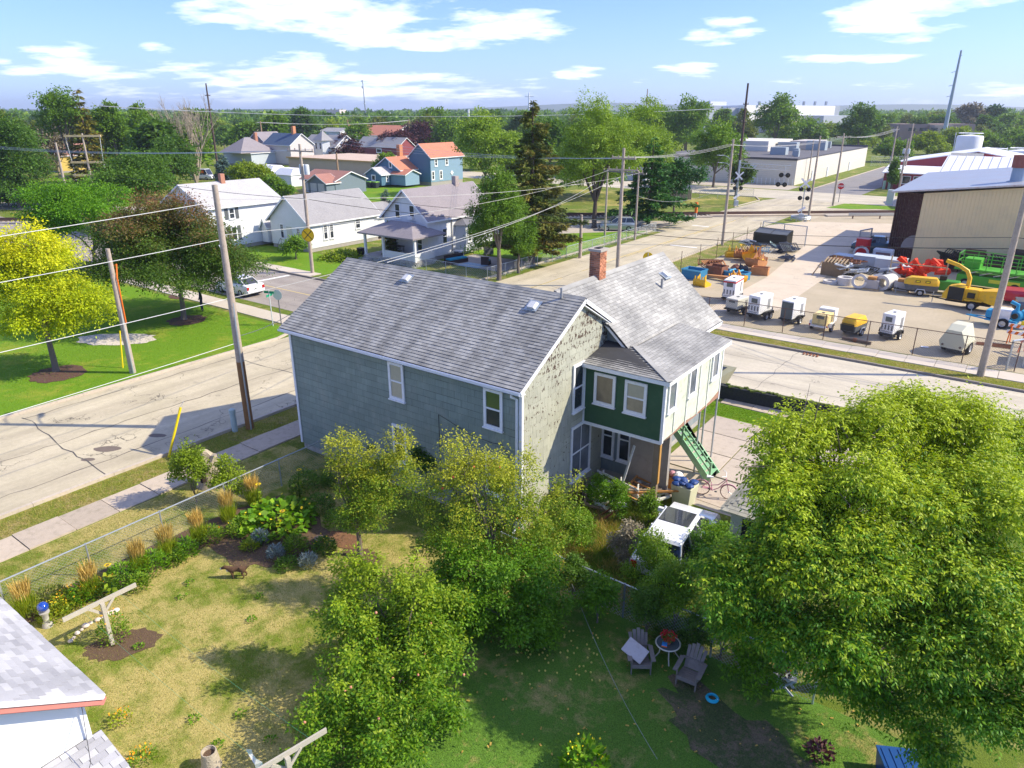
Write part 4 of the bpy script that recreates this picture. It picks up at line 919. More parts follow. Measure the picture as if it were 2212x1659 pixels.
# ------------------------------------------------------------------ pale house at the lower left
NHm = M('wall_white_stucco', (.80, .80, .79), .8, .02, 1.2)
NR = shinglemat('shingle_light_grey', (.36, .36, .375), (.56, .56, .57), streak=(.5, .5, .5)); CORAL = M('fascia_coral', (.62, .22, .18), .6, .1, 4)
NH = T('neighbour_house', 'white house at the lower left corner with grey shingle roof and coral fascia', 'house', (-5, -16, 0)); O = (5, 16, 0)
zE = 3.0; sN = .68; yE = -13.55; xE = -.9
P('wall', MB().hull([(-1.25, yE - .3, 0), (-1.25, yE - .3, zE + .05), (-1.25, yE - 4.3, zE + .05 + 4 * sN), (-1.25, -24, zE), (-1.25, -24, 0)], [(-12, yE - .3, 0), (-12, yE - .3, zE + .05), (-12, yE - 4.3, zE + .05 + 4 * sN), (-12, -24, zE), (-12, -24, 0)]), NHm, NH, loc=O)
rn = gable_roof(NH, -12.5, xE, yE, yE - 4.3, yE - 9.5, zE, zE + 4.3 * sN, zE - .6, DECK, loc=O)
vn = Vector((0, -4.3, 4.3 * sN)); shingles(rn, (xE, yE + .02, zE), (-1, 0, 0), vn, Vector((0, vn.z, -vn.y)), 11.6, vn.length, .32, .16, .016, NR, None, 260, 'shingle', 21, jit=.01, stag=.37, rg=.008)
mb = MB(); mb.bar((xE + .012, yE, zE - .04), (xE + .012, yE - 4.3, zE + 4.3 * sN - .04), .03, .1); P('rake_board', mb, TRIMW, NH, loc=O)
mb = MB(); mb.bar((xE - .03, yE, zE - .17), (xE - .03, yE - 4.3, zE + 4.3 * sN - .17), .04, .15); mb.bar((xE - .1, yE, zE - .27), (xE - .1, yE - 4.3, zE + 4.3 * sN - .27), .04, .08); P('fascia', mb, CORAL, NH, loc=O)
P('corner_board', MB().box(-1.25, -1.19, yE - .42, yE - .3, 0, zE), TRIMW, NH, loc=O)
rl = P('lower_roof', MB().hull([(-1.24, -13.66, 1.95), (.9, -13.66, 1.35), (.9, -20, 1.35), (-1.24, -20, 1.95)], [(-1.24, -13.66, 1.85), (.9, -13.66, 1.25), (.9, -20, 1.25), (-1.24, -20, 1.85)]), DECK, NH, loc=O)
vl = Vector((-2.14, 0, .6)); shingles(rl, (.92, -20, 1.35), (0, 1, 0), vl, Vector((.6, 0, 2.14)), 6.34, vl.length, .32, .16, .014, NR, None, 40, 'shingle', 22, stag=.37)
P('porch_wall', MB().box(-1.1, .7, -20, -13.8, 0, 1.28), NHm, NH, loc=O)
P('vent_pipe', MB().tube([(-.3, -15.1, 1.5), (-.3, -15.1, 1.95)], .06, 10), RUST, NH, loc=O); P('cable', MB().tube([(-1.15, -13.9, 2.9), (-.5, -14.2, 2.0), (.3, -15, 1.5)], .008, 4), M('cable_black', (.03,) * 3), NH, loc=O)
# ------------------------------------------------------------------ other buildings
CLAP = sidingmat('clapboard_white', (.76, .77, .78), .13); CLAPB = sidingmat('clapboard_pale_blue', (.60, .64, .68), .13)
BLUEW = sidingmat('clapboard_blue', (.085, .19, .29), .16); BLUEL = sidingmat('clapboard_light_blue', (.22, .34, .45), .16); SLATE = sidingmat('boards_slate_blue', (.17, .22, .26), .3, vert=True)
RGREY = roofmat('roof_grey', (.31, .30, .30)); RGREYL = roofmat('roof_light_grey', (.47, .46, .45)); RBRN = roofmat('roof_red_brown', (.36, .17, .13)); RORG = roofmat('roof_orange_red', (.52, .20, .12)); RDARK = roofmat('roof_dark_grey', (.17, .17, .19)); RBLUE = roofmat('roof_dark_blue', (.06, .10, .17)); RMOSS = roofmat('roof_olive', (.30, .26, .15)); RTAUPE = roofmat('roof_taupe', (.27, .24, .25))
FND = M('foundation_block', (.36, .33, .30), .95, .2, 3); BRK = M('brick_far', (.42, .20, .13), .9, .3, 8)
def house(name, label, x0, x1, y0, y1, eave, ridge, axis, wm, rm, ov=.35, cat='house', base=.4, flat=False, trim=None, lowridge=None, wm2=None):
    cx, cy = (x0 + x1) / 2, (y0 + y1) / 2; t = T(name, label, cat, (cx, cy, 0)); O = (-cx, -cy, 0)
    if base: P('foundation', MB().box(x0 + .05, x1 - .05, y0 + .05, y1 - .05, 0, base), FND, t, loc=O)
    if flat: P('wall', MB().box(x0, x1, y0, y1, base, eave), wm, t, loc=O); return t, O
    body(t, O, x0, x1, y0, y1, eave, ridge, axis, wm, rm, ov, base, trim)
    return t, O
def body(t, O, x0, x1, y0, y1, eave, ridge, axis, wm, rm, ov=.35, base=.4, trim=None):
    if axis == 'x':
        ym = (y0 + y1) / 2; s = (ridge - eave) / (ym - y0)
        P('wall', MB().hull([(x0, y0, base), (x0, y1, base), (x0, y1, eave), (x0, ym, ridge - .1), (x0, y0, eave)], [(x1, y0, base), (x1, y1, base), (x1, y1, eave), (x1, ym, ridge - .1), (x1, y0, eave)]), wm, t, loc=O)
        gable_roof(t, x0 - ov, x1 + ov, y0 - ov, ym, y1 + ov, eave - ov * s, ridge, eave - ov * s, rm, loc=O)
        mb = MB()
        for xx in (x0 - ov - .01, x1 + ov + .01):
            for yy in (y0 - ov, y1 + ov): mb.bar((xx, yy, eave - ov * s - .09), (xx, ym, ridge - .09), .03, .17)
        for yy in (y0 - ov - .01, y1 + ov + .01): mb.bar((x0 - ov, yy, eave - ov * s - .08), (x1 + ov, yy, eave - ov * s - .08), .03, .15)
    else:
        xm = (x0 + x1) / 2; s = (ridge - eave) / (xm - x0)
        P('wall', MB().hull([(x0, y0, base), (x1, y0, base), (x1, y0, eave), (xm, y0, ridge - .1), (x0, y0, eave)], [(x0, y1, base), (x1, y1, base), (x1, y1, eave), (xm, y1, ridge - .1), (x0, y1, eave)]), wm, t, loc=O)
        gable_roof(t, y0 - ov, y1 + ov, x0 - ov, xm, x1 + ov, eave - ov * s, ridge, eave - ov * s, rm, axis='y', loc=O)
        mb = MB()
        for yy in (y0 - ov - .01, y1 + ov + .01):
            for xx in (x0 - ov, x1 + ov): mb.bar((xx, yy, eave - ov * s - .09), (xm, yy, ridge - .09), .03, .17)
        for xx in (x0 - ov - .01, x1 + ov + .01): mb.bar((xx, y0 - ov, eave - ov * s - .08), (xx, y1 + ov, eave - ov * s - .08), .03, .15)
    P('rake_board', mb, trim or TRIMW, t, loc=O)
def hiproof(parent, O, x0, x1, y0, y1, ze, zr, mat, hip=None, ov=.35, name='roof'):
    x0 -= ov; x1 += ov; y0 -= ov; y1 += ov; w_, d_ = x1 - x0, y1 - y0; h = min(w_, d_) / 2
    a, b_ = ((x0 + h, (y0 + y1) / 2), (x1 - h, (y0 + y1) / 2)) if w_ > d_ else (((x0 + x1) / 2, y0 + h), ((x0 + x1) / 2, y1 - h))
    V = [(x0, y0, ze), (x1, y0, ze), (x1, y1, ze), (x0, y1, ze), (a[0], a[1], zr), (b_[0], b_[1] + (1e-3 if a == b_ else 0), zr)]
    Fc = [(0, 1, 5, 4), (1, 2, 5), (2, 3, 4, 5), (3, 0, 4)] if w_ > d_ else [(0, 1, 4), (1, 2, 5, 4), (2, 3, 5), (3, 0, 4, 5)]
    V += [(x, y, ze - .15) for (x, y) in ((x0, y0), (x1, y0), (x1, y1), (x0, y1))]; Fc += [(0, 6, 7, 1), (1, 7, 8, 2), (2, 8, 9, 3), (3, 9, 6, 0), (9, 8, 7, 6)]
    return P(name, MB().add(V, Fc), mat, parent, loc=O)
def chim(t, O, x, y, z0, z1, s=.5, mat=None): P('chimney', MB().box(x - s / 2, x + s / 2, y - s / 2, y + s / 2, z0, z1), mat or BRK, t, loc=O)
def win(t, O, axis, c, out, us, z0, z1, w=.9, **k):
    for u in us: window(t, axis, c, out, u - w / 2, u + w / 2, z0, z1, loc=O, **k)
def shutter(t, O, axis, c, out, u0, u1, z0, z1, mat):
    mb = MB(); wbox(mb, wmap(axis, c, out), u0, u1, z0, z1, .005, .04); P('shutter', mb, mat, t, loc=O)
# white house with the hipped porch (corner)
t, O = house('white_house', 'white clapboard house with hipped front porch and taupe roof', -42.1, -36.1, 34.7, 45.2, 4.35, 6.95, 'y', CLAP, RTAUPE)
win(t, O, 'y', 34.7, -1, (-40.1, -38.1), 4.0, 5.5, .8); P('air_conditioner', MB().box(-38.45, -37.85, 34.35, 34.68, 4.05, 4.4), WHITE, t, loc=O)
win(t, O, 'x', -36.1, 1, (37.2,), 1.4, 3.1, .8); win(t, O, 'y', 34.7, -1, (-37.2,), 1.0, 2.4, .8)
mb = MB(); mb.box(-41.6, -40.6, 34.6, 34.69, .6, 2.6); P('door', mb, M('door_dark', (.05, .045, .05), .4), t, loc=O)
P('bay', MB().slab([(-36.1, 38.9), (-35.2, 39.5), (-35.2, 41.4), (-36.1, 42)], .5, 3.2), CLAPB, t, loc=O)
P('bay_roof', MB().hull([(-36.1, 38.6, 3.2), (-34.9, 39.3, 3.2), (-34.9, 41.6, 3.2), (-36.1, 42.3, 3.2)], [(-36.1, 39.4, 3.85), (-35.9, 39.8, 3.85), (-35.9, 41.2, 3.85), (-36.1, 41.5, 3.85)]), RDARK, t, loc=O)
win(t, O, 'x', -35.2, 1, (40.1, 40.95), 1.4, 2.9, .7)
dk = P('porch', MB().box(-42.3, -35.2, 31.7, 34.7, .42, .58), M('porch_floor', (.4, .38, .36), .8), t, loc=O)
hiproof(t, O, -42.3, -35.2, 31.6, 35.9, 2.85, 3.95, RTAUPE, ov=.3, name='porch_roof')
for x in (-42.2, -39.6, -35.35): P('porch_post', MB().box(x, x + .22, 31.75, 31.97, .5, 2.8), TRIMW, t, loc=O)
for (a, b_) in (((-39.5, 31.86), (-35.3, 31.86)), ((-35.25, 31.8), (-35.25, 34.6))): P('porch_wall', MB().bar((a[0], a[1], .95), (b_[0], b_[1], .95), .1, .7), CLAP, t, loc=O)
LAT = MB()
for k in range(44):
    u = -42.3 + k * .16
    for s_ in (-1, 1): LAT.bar((u, 31.66, .02 if s_ > 0 else .42), (u + .4, 31.66, .42 if s_ > 0 else .02), .02, .02)
for k in range(16):
    u = 31.7 + k * .18
    for s_ in (-1, 1): LAT.bar((-35.14, u, .02 if s_ > 0 else .42), (-35.14, u + .4, .42 if s_ > 0 else .02), .02, .02)
P('lattice', LAT, TRIMW, t, loc=O, kind='stuff'); P('downspout', MB().tube([(-36.02, 38.3, 3.8), (-36.02, 38.3, .6)], .05, 6), M('pipe_grey', (.3,) * 3), t, loc=O)
chim(t, O, -39.0, 42.5, 6.4, 7.7, .55, M('chimney_stone', (.4, .33, .3), .9, .4, 8))
P('step', MB().box(-42.6, -41, 31.0, 31.7, 0, .3), M('porch_floor', (.4, .38, .36)), t, loc=O)
# small white house
t, O = house('white_house', 'low white clapboard house with grey roof and green bush at its front door', -56.3, -49.8, 31.0, 41.0, 3.25, 5.75, 'y', CLAP, RGREY)
win(t, O, 'y', 31, -1, (-54.3,), 1.1, 2.7, .7, grid=(3, 3, 1)); win(t, O, 'y', 31, -1, (-51.5,), 1.5, 2.5, .7, grid=(3, 3, 0), rows=1)
P('door', MB().box(-53.5, -52.6, 30.95, 30.995, .5, 2.5), M('door_white', (.55, .56, .5), .4), t, loc=O)
win(t, O, 'x', -49.8, 1, (33.2, 34.05), 1.1, 2.75, .62, grid=(3, 3, 1)); win(t, O, 'x', -49.8, 1, (37.9,), 1.7, 2.85, .8, grid=(3, 2, 1))
body(t, O, -54.5, -49.9, 41.0, 45.2, 2.9, 4.0, 'y', CLAP, RGREY)
P('stoop', MB().box(-53.9, -52.3, 30.0, 30.95, 0, .45), FND, t, loc=O)
mb = MB()
for x in (-53.9, -52.3): mb.tube([(x, 30.95, 1.3), (x, 30.3, 1.2), (x, 29.9, .6), (x, 29.8, 0)], .02, 4); mb.tube([(x, 30.4, .45), (x, 30.4, 1.2)], .02, 4)
P('railing', mb, M('iron_black', (.04,) * 3, .5), t, loc=O)
# leftmost white house with shutters
SHUT = M('shutter_grey', (.10, .11, .115), .7)
t, O = house('white_house', 'tall white house with dark shutters behind the utility pole, light grey roof', -66.3, -58.2, 24.6, 34.0, 4.85, 6.9, 'y', CLAP, RGREYL)
for (u, z0, z1) in ((27.6, 3.25, 4.45), (27.6, .95, 2.5)):
    win(t, O, 'x', -58.2, 1, (u,), z0, z1, .75); shutter(t, O, 'x', -58.2, 1, u - .85, u - .45, z0, z1, SHUT); shutter(t, O, 'x', -58.2, 1, u + .45, u + .85, z0, z1, SHUT)
body(t, O, -57.9, -56.9, 30.9, 33.8, 2.3, 3.0, 'y', CLAP, RGREYL, ov=.2); chim(t, O, -62.0, 29.4, 6.6, 7.7, .5)
# blue house
t, O = house('blue_house', 'blue two storey house with orange red roof and white trimmed windows', -94.4, -88.6, 93.0, 103.0, 5.7, 8.1, 'y', BLUEL, RORG, base=.7)
P('gable_cladding', MB().slab([(-94.38, 92.9), (-88.62, 92.9), (-88.62, 92.99), (-94.38, 92.99)], .7, 5.6).hull([(-94.38, 92.9, 5.6), (-88.62, 92.9, 5.6), (-91.5, 92.9, 7.9)], [(-94.38, 92.99, 5.6), (-88.62, 92.99, 5.6), (-91.5, 92.99, 7.9)]), BLUEW, t, loc=O)
body(t, O, -99.5, -92.2, 87.9, 92.9, 3.4, 5.6, 'y', BLUEW, RORG, base=.5); body(t, O, -98.4, -94.0, 84.4, 87.9, 2.6, 3.8, 'y', BLUEW, RGREYL, base=.4, ov=.3)
body(t, O, -94.0, -90.0, 87.0, 91.0, 2.6, 3.4, 'x', BLUEL, RORG, base=.4, ov=.3)
win(t, O, 'x', -88.6, 1, (94.6, 97.9), 3.7, 5.2, .95, fw=.2); win(t, O, 'x', -88.6, 1, (93.6, 96.0), 1.1, 2.9, .95, fw=.2); win(t, O, 'y', 87.9, -1, (-94.8,), 3.5, 4.8, .9, fw=.2, rows=1); win(t, O, 'y', 84.4, -1, (-96.2,), 1.2, 2.4, 1.2, fw=.2, rows=1); win(t, O, 'x', -94.0, 1, (86.0,), 1.0, 2.3, .8, fw=.2)
P('round_window', MB().hull([(-88.55, 98.9, 2.2), (-88.55, 99.4, 1.7), (-88.55, 99.9, 2.2), (-88.55, 99.4, 2.7)], [(-88.5, 98.9, 2.2), (-88.5, 99.4, 1.7), (-88.5, 99.9, 2.2), (-88.5, 99.4, 2.7)]), TRIMW, t, loc=O)
chim(t, O, -96.3, 92.2, 5.0, 7.8, .9, M('brick_orange', (.55, .24, .12), .9, .2, 8))
for k, (x, y) in enumerate(((-96.0, 83.2), (-94.6, 83.4))):
    b_ = T('rubbish_bin', ('dark wheeled rubbish bin with green lid, left of the pair at the blue house', 'dark wheeled rubbish bin with green lid, right of the pair at the blue house')[k], 'bin', (x, y, 0), 0, 'bins at the blue house')
    P('body', MB().hull([(-.4, -.4, 0), (.4, -.4, 0), (.4, .4, 0), (-.4, .4, 0)], [(-.5, -.5, 1.1), (.5, -.5, 1.1), (.5, .5, 1.1), (-.5, .5, 1.1)]), M('bin_dark', (.03, .04, .05), .5), b_); P('lid', MB().box(-.52, .52, -.52, .52, 1.1, 1.2), M('lid_green', (.3, .6, .1), .5), b_)
# garage
t, O = house('garage', 'long slate blue garage with brown roof and two white garage doors', -101.0, -91.6, 70.6, 78.0, 2.5, 3.9, 'x', SLATE, RBRN, cat='garage', base=0)
body(t, O, -96.7, -91.7, 68.6, 71.5, 2.3, 3.6, 'y', SLATE, RBRN, base=0)
for x in (-96.0, -93.9): P('garage_door', MB().box(x, x + 1.7, 68.52, 68.58, 0, 2.0), M('door_grey_white', (.5, .53, .56), .6), t, loc=O)
P('garage_door', MB().box(-99.9, -97.9, 70.5, 70.58, 0, 2.0), M('door_grey_white', (.5, .53, .56)), t, loc=O); P('wood_panel', MB().box(-97.7, -97.0, 70.48, 70.58, 0, 2.3), M('panel_orange_wood', (.5, .24, .07), .7), t, loc=O)
# houses further back, placed from the photo
def farhouse(label, px, py, w, d, eave, ridge, axis, wm, rm, wins=(), dist=None, name='house', **k):
    p = g(px, py); return house(name, label, p.x - w / 2, p.x + w / 2, p.y, p.y + d, eave, ridge, axis, wm, rm, **k)
SAGE = sidingmat('clapboard_sage', (.38, .47, .42), .2); GREYB = sidingmat('clapboard_grey', (.50, .55, .58), .2); PINKW = sidingmat('clapboard_blush', (.62, .56, .54), .2); REDW = sidingmat('boards_red', (.25, .05, .06), .3, vert=True); TAN = M('stucco_tan', (.60, .47, .33), .9, .08, .5); YEL = M('wall_yellow', (.62, .45, .12), .9, .1, 1)
t, O = farhouse('sage green gabled house with olive roof behind the dark roofed bungalow', 527, 337, 12, 9, 5.5, 9.4, 'y', SAGE, RMOSS)
t, O = farhouse('grey bungalow with hipped taupe roof beside the yellow green shrub', 515, 357, 13, 8, 3.4, 3.5, 'x', GREYB, RTAUPE); hiproof(t, O, -3 + t.location.x, 6.5 + t.location.x, t.location.y - 7, t.location.y + 4, 3.6, 7.4, RTAUPE); chim(t, O, t.location.x + 1, t.location.y + 2, 5, 8.6, .8)
t, O = farhouse('taupe roofed house with a shingled side next to the dark blue roof', 560, 352, 10, 7, 5.2, 8.6, 'y', RTAUPE, RTAUPE)
t, O = farhouse('blush sided house with dark blue roof and orange chimney', 602, 356, 12, 8, 5.6, 8.4, 'x', PINKW, RBLUE); chim(t, O, t.location.x + 3, t.location.y, 7, 10.3, .9, M('brick_orange', (.55, .24, .12)))
t, O = farhouse('white house with a corner tower bay and grey roof', 690, 350, 15, 9, 4.6, 7.6, 'x', CLAP, RGREY)
x_, y_ = t.location.x, t.location.y - 4.5; P('tower', MB().slab([(x_ + 1, y_ - 2), (x_ + 4.4, y_ - 2), (x_ + 5.4, y_), (x_ + .2, y_)], .3, 6.2), CLAP, t, loc=O); P('tower_roof', MB().hull([(x_ + .4, y_ - 2.6, 6.2), (x_ + 5, y_ - 2.6, 6.2), (x_ + 6, y_ + 1, 6.2), (x_ - .5, y_ + 1, 6.2)], [(x_ + 2.6, y_ - .2, 8.8), (x_ + 2.7, y_ - .2, 8.8), (x_ + 2.7, y_, 8.8), (x_ + 2.6, y_, 8.8)]), RGREY, t, loc=O)
win(t, O, 'y', y_ - 2, -1, (x_ + 1.7, x_ + 3.6), 3.8, 5.6, .9, fw=.08); win(t, O, 'y', y_, -1, (x_ - 4.4, x_ - 5.8), 2.6, 4.2, .9, fw=.08); win(t, O, 'y', y_, -1, (x_ - 1, x_ + 6.4), .9, 2.2, .9, fw=.08)
t, O = farhouse('long low tan flat roofed building behind the garage', 735, 378, 38, 20, 3.2, 3.3, 'x', TAN, M('roof_tan_flat', (.55, .42, .32), .9, .15, .3), flat=True, base=0, name='flat_building')
P('roof', MB().box(t.location.x - 19.3, t.location.x + 19.3, t.location.y - 10.3, t.location.y + 10.3, 3.2, 3.5), M('roof_tan_flat', (.55, .42, .32), .9, .15, .3), t, loc=O); P('roof_rim', MB().bar((t.location.x - 19.3, t.location.y - 10.35, 3.45), (t.location.x + 19.3, t.location.y - 10.35, 3.45), .1, .25), M('rim_ochre', (.62, .38, .15), .8), t, loc=O)
t, O = farhouse('long white building with orange red roof behind the purple tree', 785, 322, 34, 14, 5.5, 9.0, 'x', CLAP, RORG, name='commercial_building')
t, O = farhouse('low red house with grey roof under the purple trees', 815, 337, 20, 8, 3.2, 6.0, 'x', REDW, RGREY); win(t, O, 'y', t.location.y - 4, -1, (t.location.x + 1,), 1, 2.5, 2.6, fw=.3, rows=1)
t, O = farhouse('small white block with flat grey roof left of the orange roof', 715, 325, 12, 9, 7, 8.2, 'x', CLAP, RGREY)
t, O = farhouse('small yellow house with red brown roof among the trees at left', 118, 372, 7, 8, 4.2, 6.6, 'y', YEL, RBRN)
for (px, py, lb) in ((590, 392, 'white tent canopy at the left of the brown roofed garage'), (632, 400, 'small white camper shed in front of the brown roofed garage')):
    p = g(px, py); t = T('tent', lb, 'tent', p); P('canopy', MB().hull([(-3, -2.5, 2.2), (3, -2.5, 2.2), (3, 2.5, 2.2), (-3, 2.5, 2.2)], [(-2.2, -1, 3.4), (2.2, -1, 3.4), (2.2, 1, 3.4), (-2.2, 1, 3.4)]), WHITE, t); P('wall', MB().box(-2.8, 2.8, -2.3, 2.3, 0, 2.2), WHITE, t)
# cream warehouse
CINDER = sidingmat('block_cream', (.66, .62, .53), .4); CAPD = M('parapet_dark', (.07, .07, .075), .7); MEMB = M('roof_membrane', (.13, .125, .13), .9, .15, .15)
t, O = house('warehouse', 'long low cream block warehouse with dark flat roof across the tracks', -62, -29.3, 137.5, 205, 5.0, 0, 'x', CINDER, None, flat=True, base=0, cat='warehouse')
P('roof', MB().box(-61.8, -29.5, 137.7, 204.8, 4.99, 5.05), MEMB, t, loc=O)
mb = MB(); mb.box(-62.1, -29.2, 137.35, 137.7, 4.85, 5.25); mb.box(-29.55, -29.2, 137.7, 205, 4.95, 5.12); mb.box(-62, -29.3, 204.7, 205.1, 5, 5.5); P('parapet', mb, CAPD, t, loc=O)
P('loading_door', MB().box(-40.8, -37.4, 137.38, 137.48, 0, 3.6), M('door_pale', (.62, .66, .70), .6), t, loc=O)
for (x, y, a, b_, c) in ((-36, 152, 3.4, 2.2, 1.6), (-39, 171, 4.6, 2.6, 2.0), (-34, 178, 4.6, 2.6, 2.2), (-33, 151, 1.2, 1.2, 1.5), (-31.8, 147, 1.0, 1.0, 1.3), (-46, 152, 2.0, 2, 1), (-36, 192, 1, 1, 1.6), (-47, 178, 1.2, 1.2, 1.2)):
    P('roof_unit', MB().box(x - a, x, y, y + b_, 5.06, 5.06 + c), M('unit_grey', (.33, .38, .40), .6, .15, 1), t, loc=O)
P('penthouse', MB().box(-61, -44, 165, 185, 5.05, 7.4), CINDER, t, loc=O); P('penthouse', MB().box(-43.9, -38, 183, 196, 5.05, 7.0), M('block_tan', (.52, .47, .42), .8), t, loc=O)
for x, y in ((-29.25, 150), (-29.25, 163), (-29.25, 185)): P('service_door', MB().box(x, x + .08, y, y + 1.1, 0, 2.2), M('door_pale', (.62, .66, .70)), t, loc=O)
mb = MB()
for i in range(9): mb.tube([(-36.6 + i * .9, 136.6, 0), (-36.6 + i * .9, 136.6, 1.3)], .05, 5)
P('bollards', mb, WHITE, t, loc=O, kind='stuff')
t, O = house('low_building', 'grey low building with ribbed roof left of the shade tree', -78, -58, 128, 140, 3.6, 5.2, 'x', GREYB, RGREYL, base=0, cat='building')
# big pale plant on the horizon
p = g(1665, 262); PALE = M('panel_pale', (.72, .71, .68), .7, .06, .05); PALEG = M('panel_grey_far', (.42, .45, .48), .7, .06, .05)
def farblock(t, px0, px1, pyb, pyt, d, dep, mat, name='block', d2=None):
    a = at_depth(px0, pyt, d); b_ = at_depth(px1, pyt, d2 or d); z = a.z; v = (b_ - a); v.z = 0; nrm_ = Vector((-_ay.x, -_ay.y, 0)) * -1
    q_ = [a, b_, b_ + nrm_ * dep, a + nrm_ * dep]
    P(name, MB().slab([(q.x, q.y) for q in q_], 0, z), mat, t)
t = T('factory', 'huge pale factory hall on the horizon right of centre', 'factory'); d = 520
for (a, b_, pt, dd, m_, n_) in ((1525, 1612, 233, 520, PALEG, 'hall'), (1525, 1815, 228, 640, PALE, 'hall'), (1535, 1570, 219, 655, PALEG, 'tower_block'), (1612, 1805, 227, 520, PALE, 'hall'), (1780, 1850, 250, 505, PALEG, 'annex'), (1690, 1697, 233, 518, PALEG, 'pier'), (1700, 1728, 245, 517, M('panel_cream', (.66, .62, .5)), 'bay_door')): farblock(t, a, b_, 0, pt, dd, 60, m_, n_, dd + (95 if a == 1612 else 20))
mb = MB()
for k in range(7):
    a = at_depth(1640 + k * 24, 226, 530); mb.cyl((a.x, a.y, a.z - .5), 1.0, 2.6, 6)
P('roof_fan', mb, PALEG, t, kind='stuff')
BRN = M('panel_brown', (.27, .20, .17), .8, .1, .1)
t = T('apartment_block', 'brown flat roofed apartment block behind the round green trees at right', 'building')
farblock(t, 1945, 2108, 0, 268, 330, 16, BRN, 'wall'); farblock(t, 2020, 2060, 0, 270, 326, 4, M('panel_tan', (.42, .34, .27)), 'wall')
for k in range(6):
    a = at_depth(1965 + k * 24, 276, 325.5); b_ = at_depth(1977 + k * 24, 283, 325.5); P('window', MB().slab([(a.x, a.y), (b_.x, b_.y), (b_.x - .3, b_.y - .3), (a.x - .3, a.y - .3)], b_.z, a.z), GLASS, t)
t = T('far_building', 'pale building block between trees on the left horizon', 'building'); farblock(t, 705, 733, 0, 237, 700, 30, M('panel_pink', (.6, .52, .48)), 'wall')
t = T('far_building', 'orange and white shops far behind the intersection at right', 'building'); farblock(t, 1900, 1925, 0, 264, 420, 20, M('brick_orange', (.55, .24, .12)), 'wall'); farblock(t, 1925, 1950, 0, 268, 400, 20, PALE, 'wall'); farblock(t, 1868, 1893, 0, 252, 600, 20, PALE, 'wall')
# red dairy building, tanks
MW = M('metal_white', (.80, .80, .80), .45, .05, .6); RB = sidingmat('boards_barn_red', (.30, .035, .05), .3, vert=True)
t, O = house('red_building', 'red building with white metal roofs behind the tan shed', -13, 14, 152, 172, 4.6, 7.0, 'y', RB, MW, base=0, cat='building'); body(t, O, -13.5, 4, 141, 152, 3.2, 4.2, 'x', RB, MW, base=0)
P('sign_board', MB().box(-4, 1.5, 151.4, 151.9, 5.0, 6.6), M('sign_cream', (.72, .68, .55), .7), t, loc=O)
win(t, O, 'y', 141, -1, (-9.5, -7.6), 1.1, 2.6, 1.5, fw=.12, rows=1)
for k, (px, pyb, pyt, r) in enumerate(((2096, 330, 296, 24), (2150, 352, 329, 22), (2205, 350, 328, 22))):
    dd = 185; a = at_depth(px, pyt, dd); rr = r / F * dd
    t = T('storage_tank', ('tall white storage tank with a top rail beside the red roof', 'white storage tank right of the tall one', 'white storage tank at the right edge of the photo')[k], 'tank', (a.x, a.y, 0), 0, 'white storage tanks')
    P('tank', MB().lathe([(rr, 0), (rr, a.z), (rr * .95, a.z + .3), (.01, a.z + .6)], 24), MW, t, smooth=True)
    P('rail', MB().torus((0, 0, a.z + .9), rr * .9, .08, 20, 4).tube([(-rr, 0, 0), (-rr - .3, 0, a.z + 1)], .1, 4), MW, t)
# tan metal shed of the equipment yard
TANW = M('metal_tan', (.86, .67, .35), .55, .07, .4, dirt=((.5, .42, .28), .3)); RMET = M('roof_metal_blue_grey', (.30, .33, .38), .45, .1, .5, dirt=((.36, .2, .12), .3)); BROWN = M('metal_rusted', (.12, .055, .045), .85, .4, 3, dirt=((.35, .27, .17), .55))
t = T('metal_shed', 'large tan corrugated metal shed with rusty left bay and roof stack', 'shed', (3, 63, 0)); O = (-3, -63, 0)
zl = lambda x: 6.75 + (x - 3.1) * .125
xr = 34; sh = P('wall', MB().hull([(3.1, 63, 0), (xr, 63, 0), (xr, 63, zl(xr)), (3.1, 63, zl(3.1))], [(3.1, 86, 0), (xr, 86, 0), (xr, 86, zl(xr)), (3.1, 86, zl(3.1))]), TANW, t, loc=O)
pm = {}
for i in range(100):
    x = 3.15 + i * .305
    rib = MB().hull([(x - .03, 62.998, .05), (x + .03, 62.998, .05), (x + .015, 62.965, .05), (x - .015, 62.965, .05)], [(x - .03, 62.998, zl(x) - .12), (x + .03, 62.998, zl(x) - .12), (x + .015, 62.965, zl(x) - .12), (x - .015, 62.965, zl(x) - .12)])
    P('rib', rib, TANW, sh)
bay = P('rusty_bay', MB().hull([(.7, 63.9, 0), (3.1, 63.7, 0), (3.1, 63.7, 6.6), (.7, 63.9, 6.75)], [(.7, 84, 0), (3.1, 84, 0), (3.1, 84, 6.6), (.7, 84, 6.75)]), BROWN, t, loc=O)
for i in range(11):
    x = .78 + i * .21; P('rib', MB().box(x - .03, x + .03, 63.62 - .0, 63.9, .05, 6.5), BROWN, bay)
pts = [(3.05, 1.3)] + [(3.05 - 1.15 * math.sin(a), 1.3 + 1.5 * math.cos(a) * (.9)) for a in [R(90) * k / 8 for k in range(9)]]
P('quarter_reflection', MB().hull([(x, 63.55, z) for x, z in pts], [(x, 63.6, z) for x, z in pts]), M('reflection_taupe', (.32, .28, .25), .7), bay)  # light reflection on the bay, put in as a paler quarter-round plate
mb = MB().hull([(.3, 62.6, 6.72), (xr, 62.6, zl(xr) + .02), (xr, 62.6, zl(xr) + .12), (.3, 62.6, 6.82)], [(.3, 86.5, 7.0), (xr, 86.5, zl(xr) + .3), (xr, 86.5, zl(xr) + .4), (.3, 86.5, 7.1)])
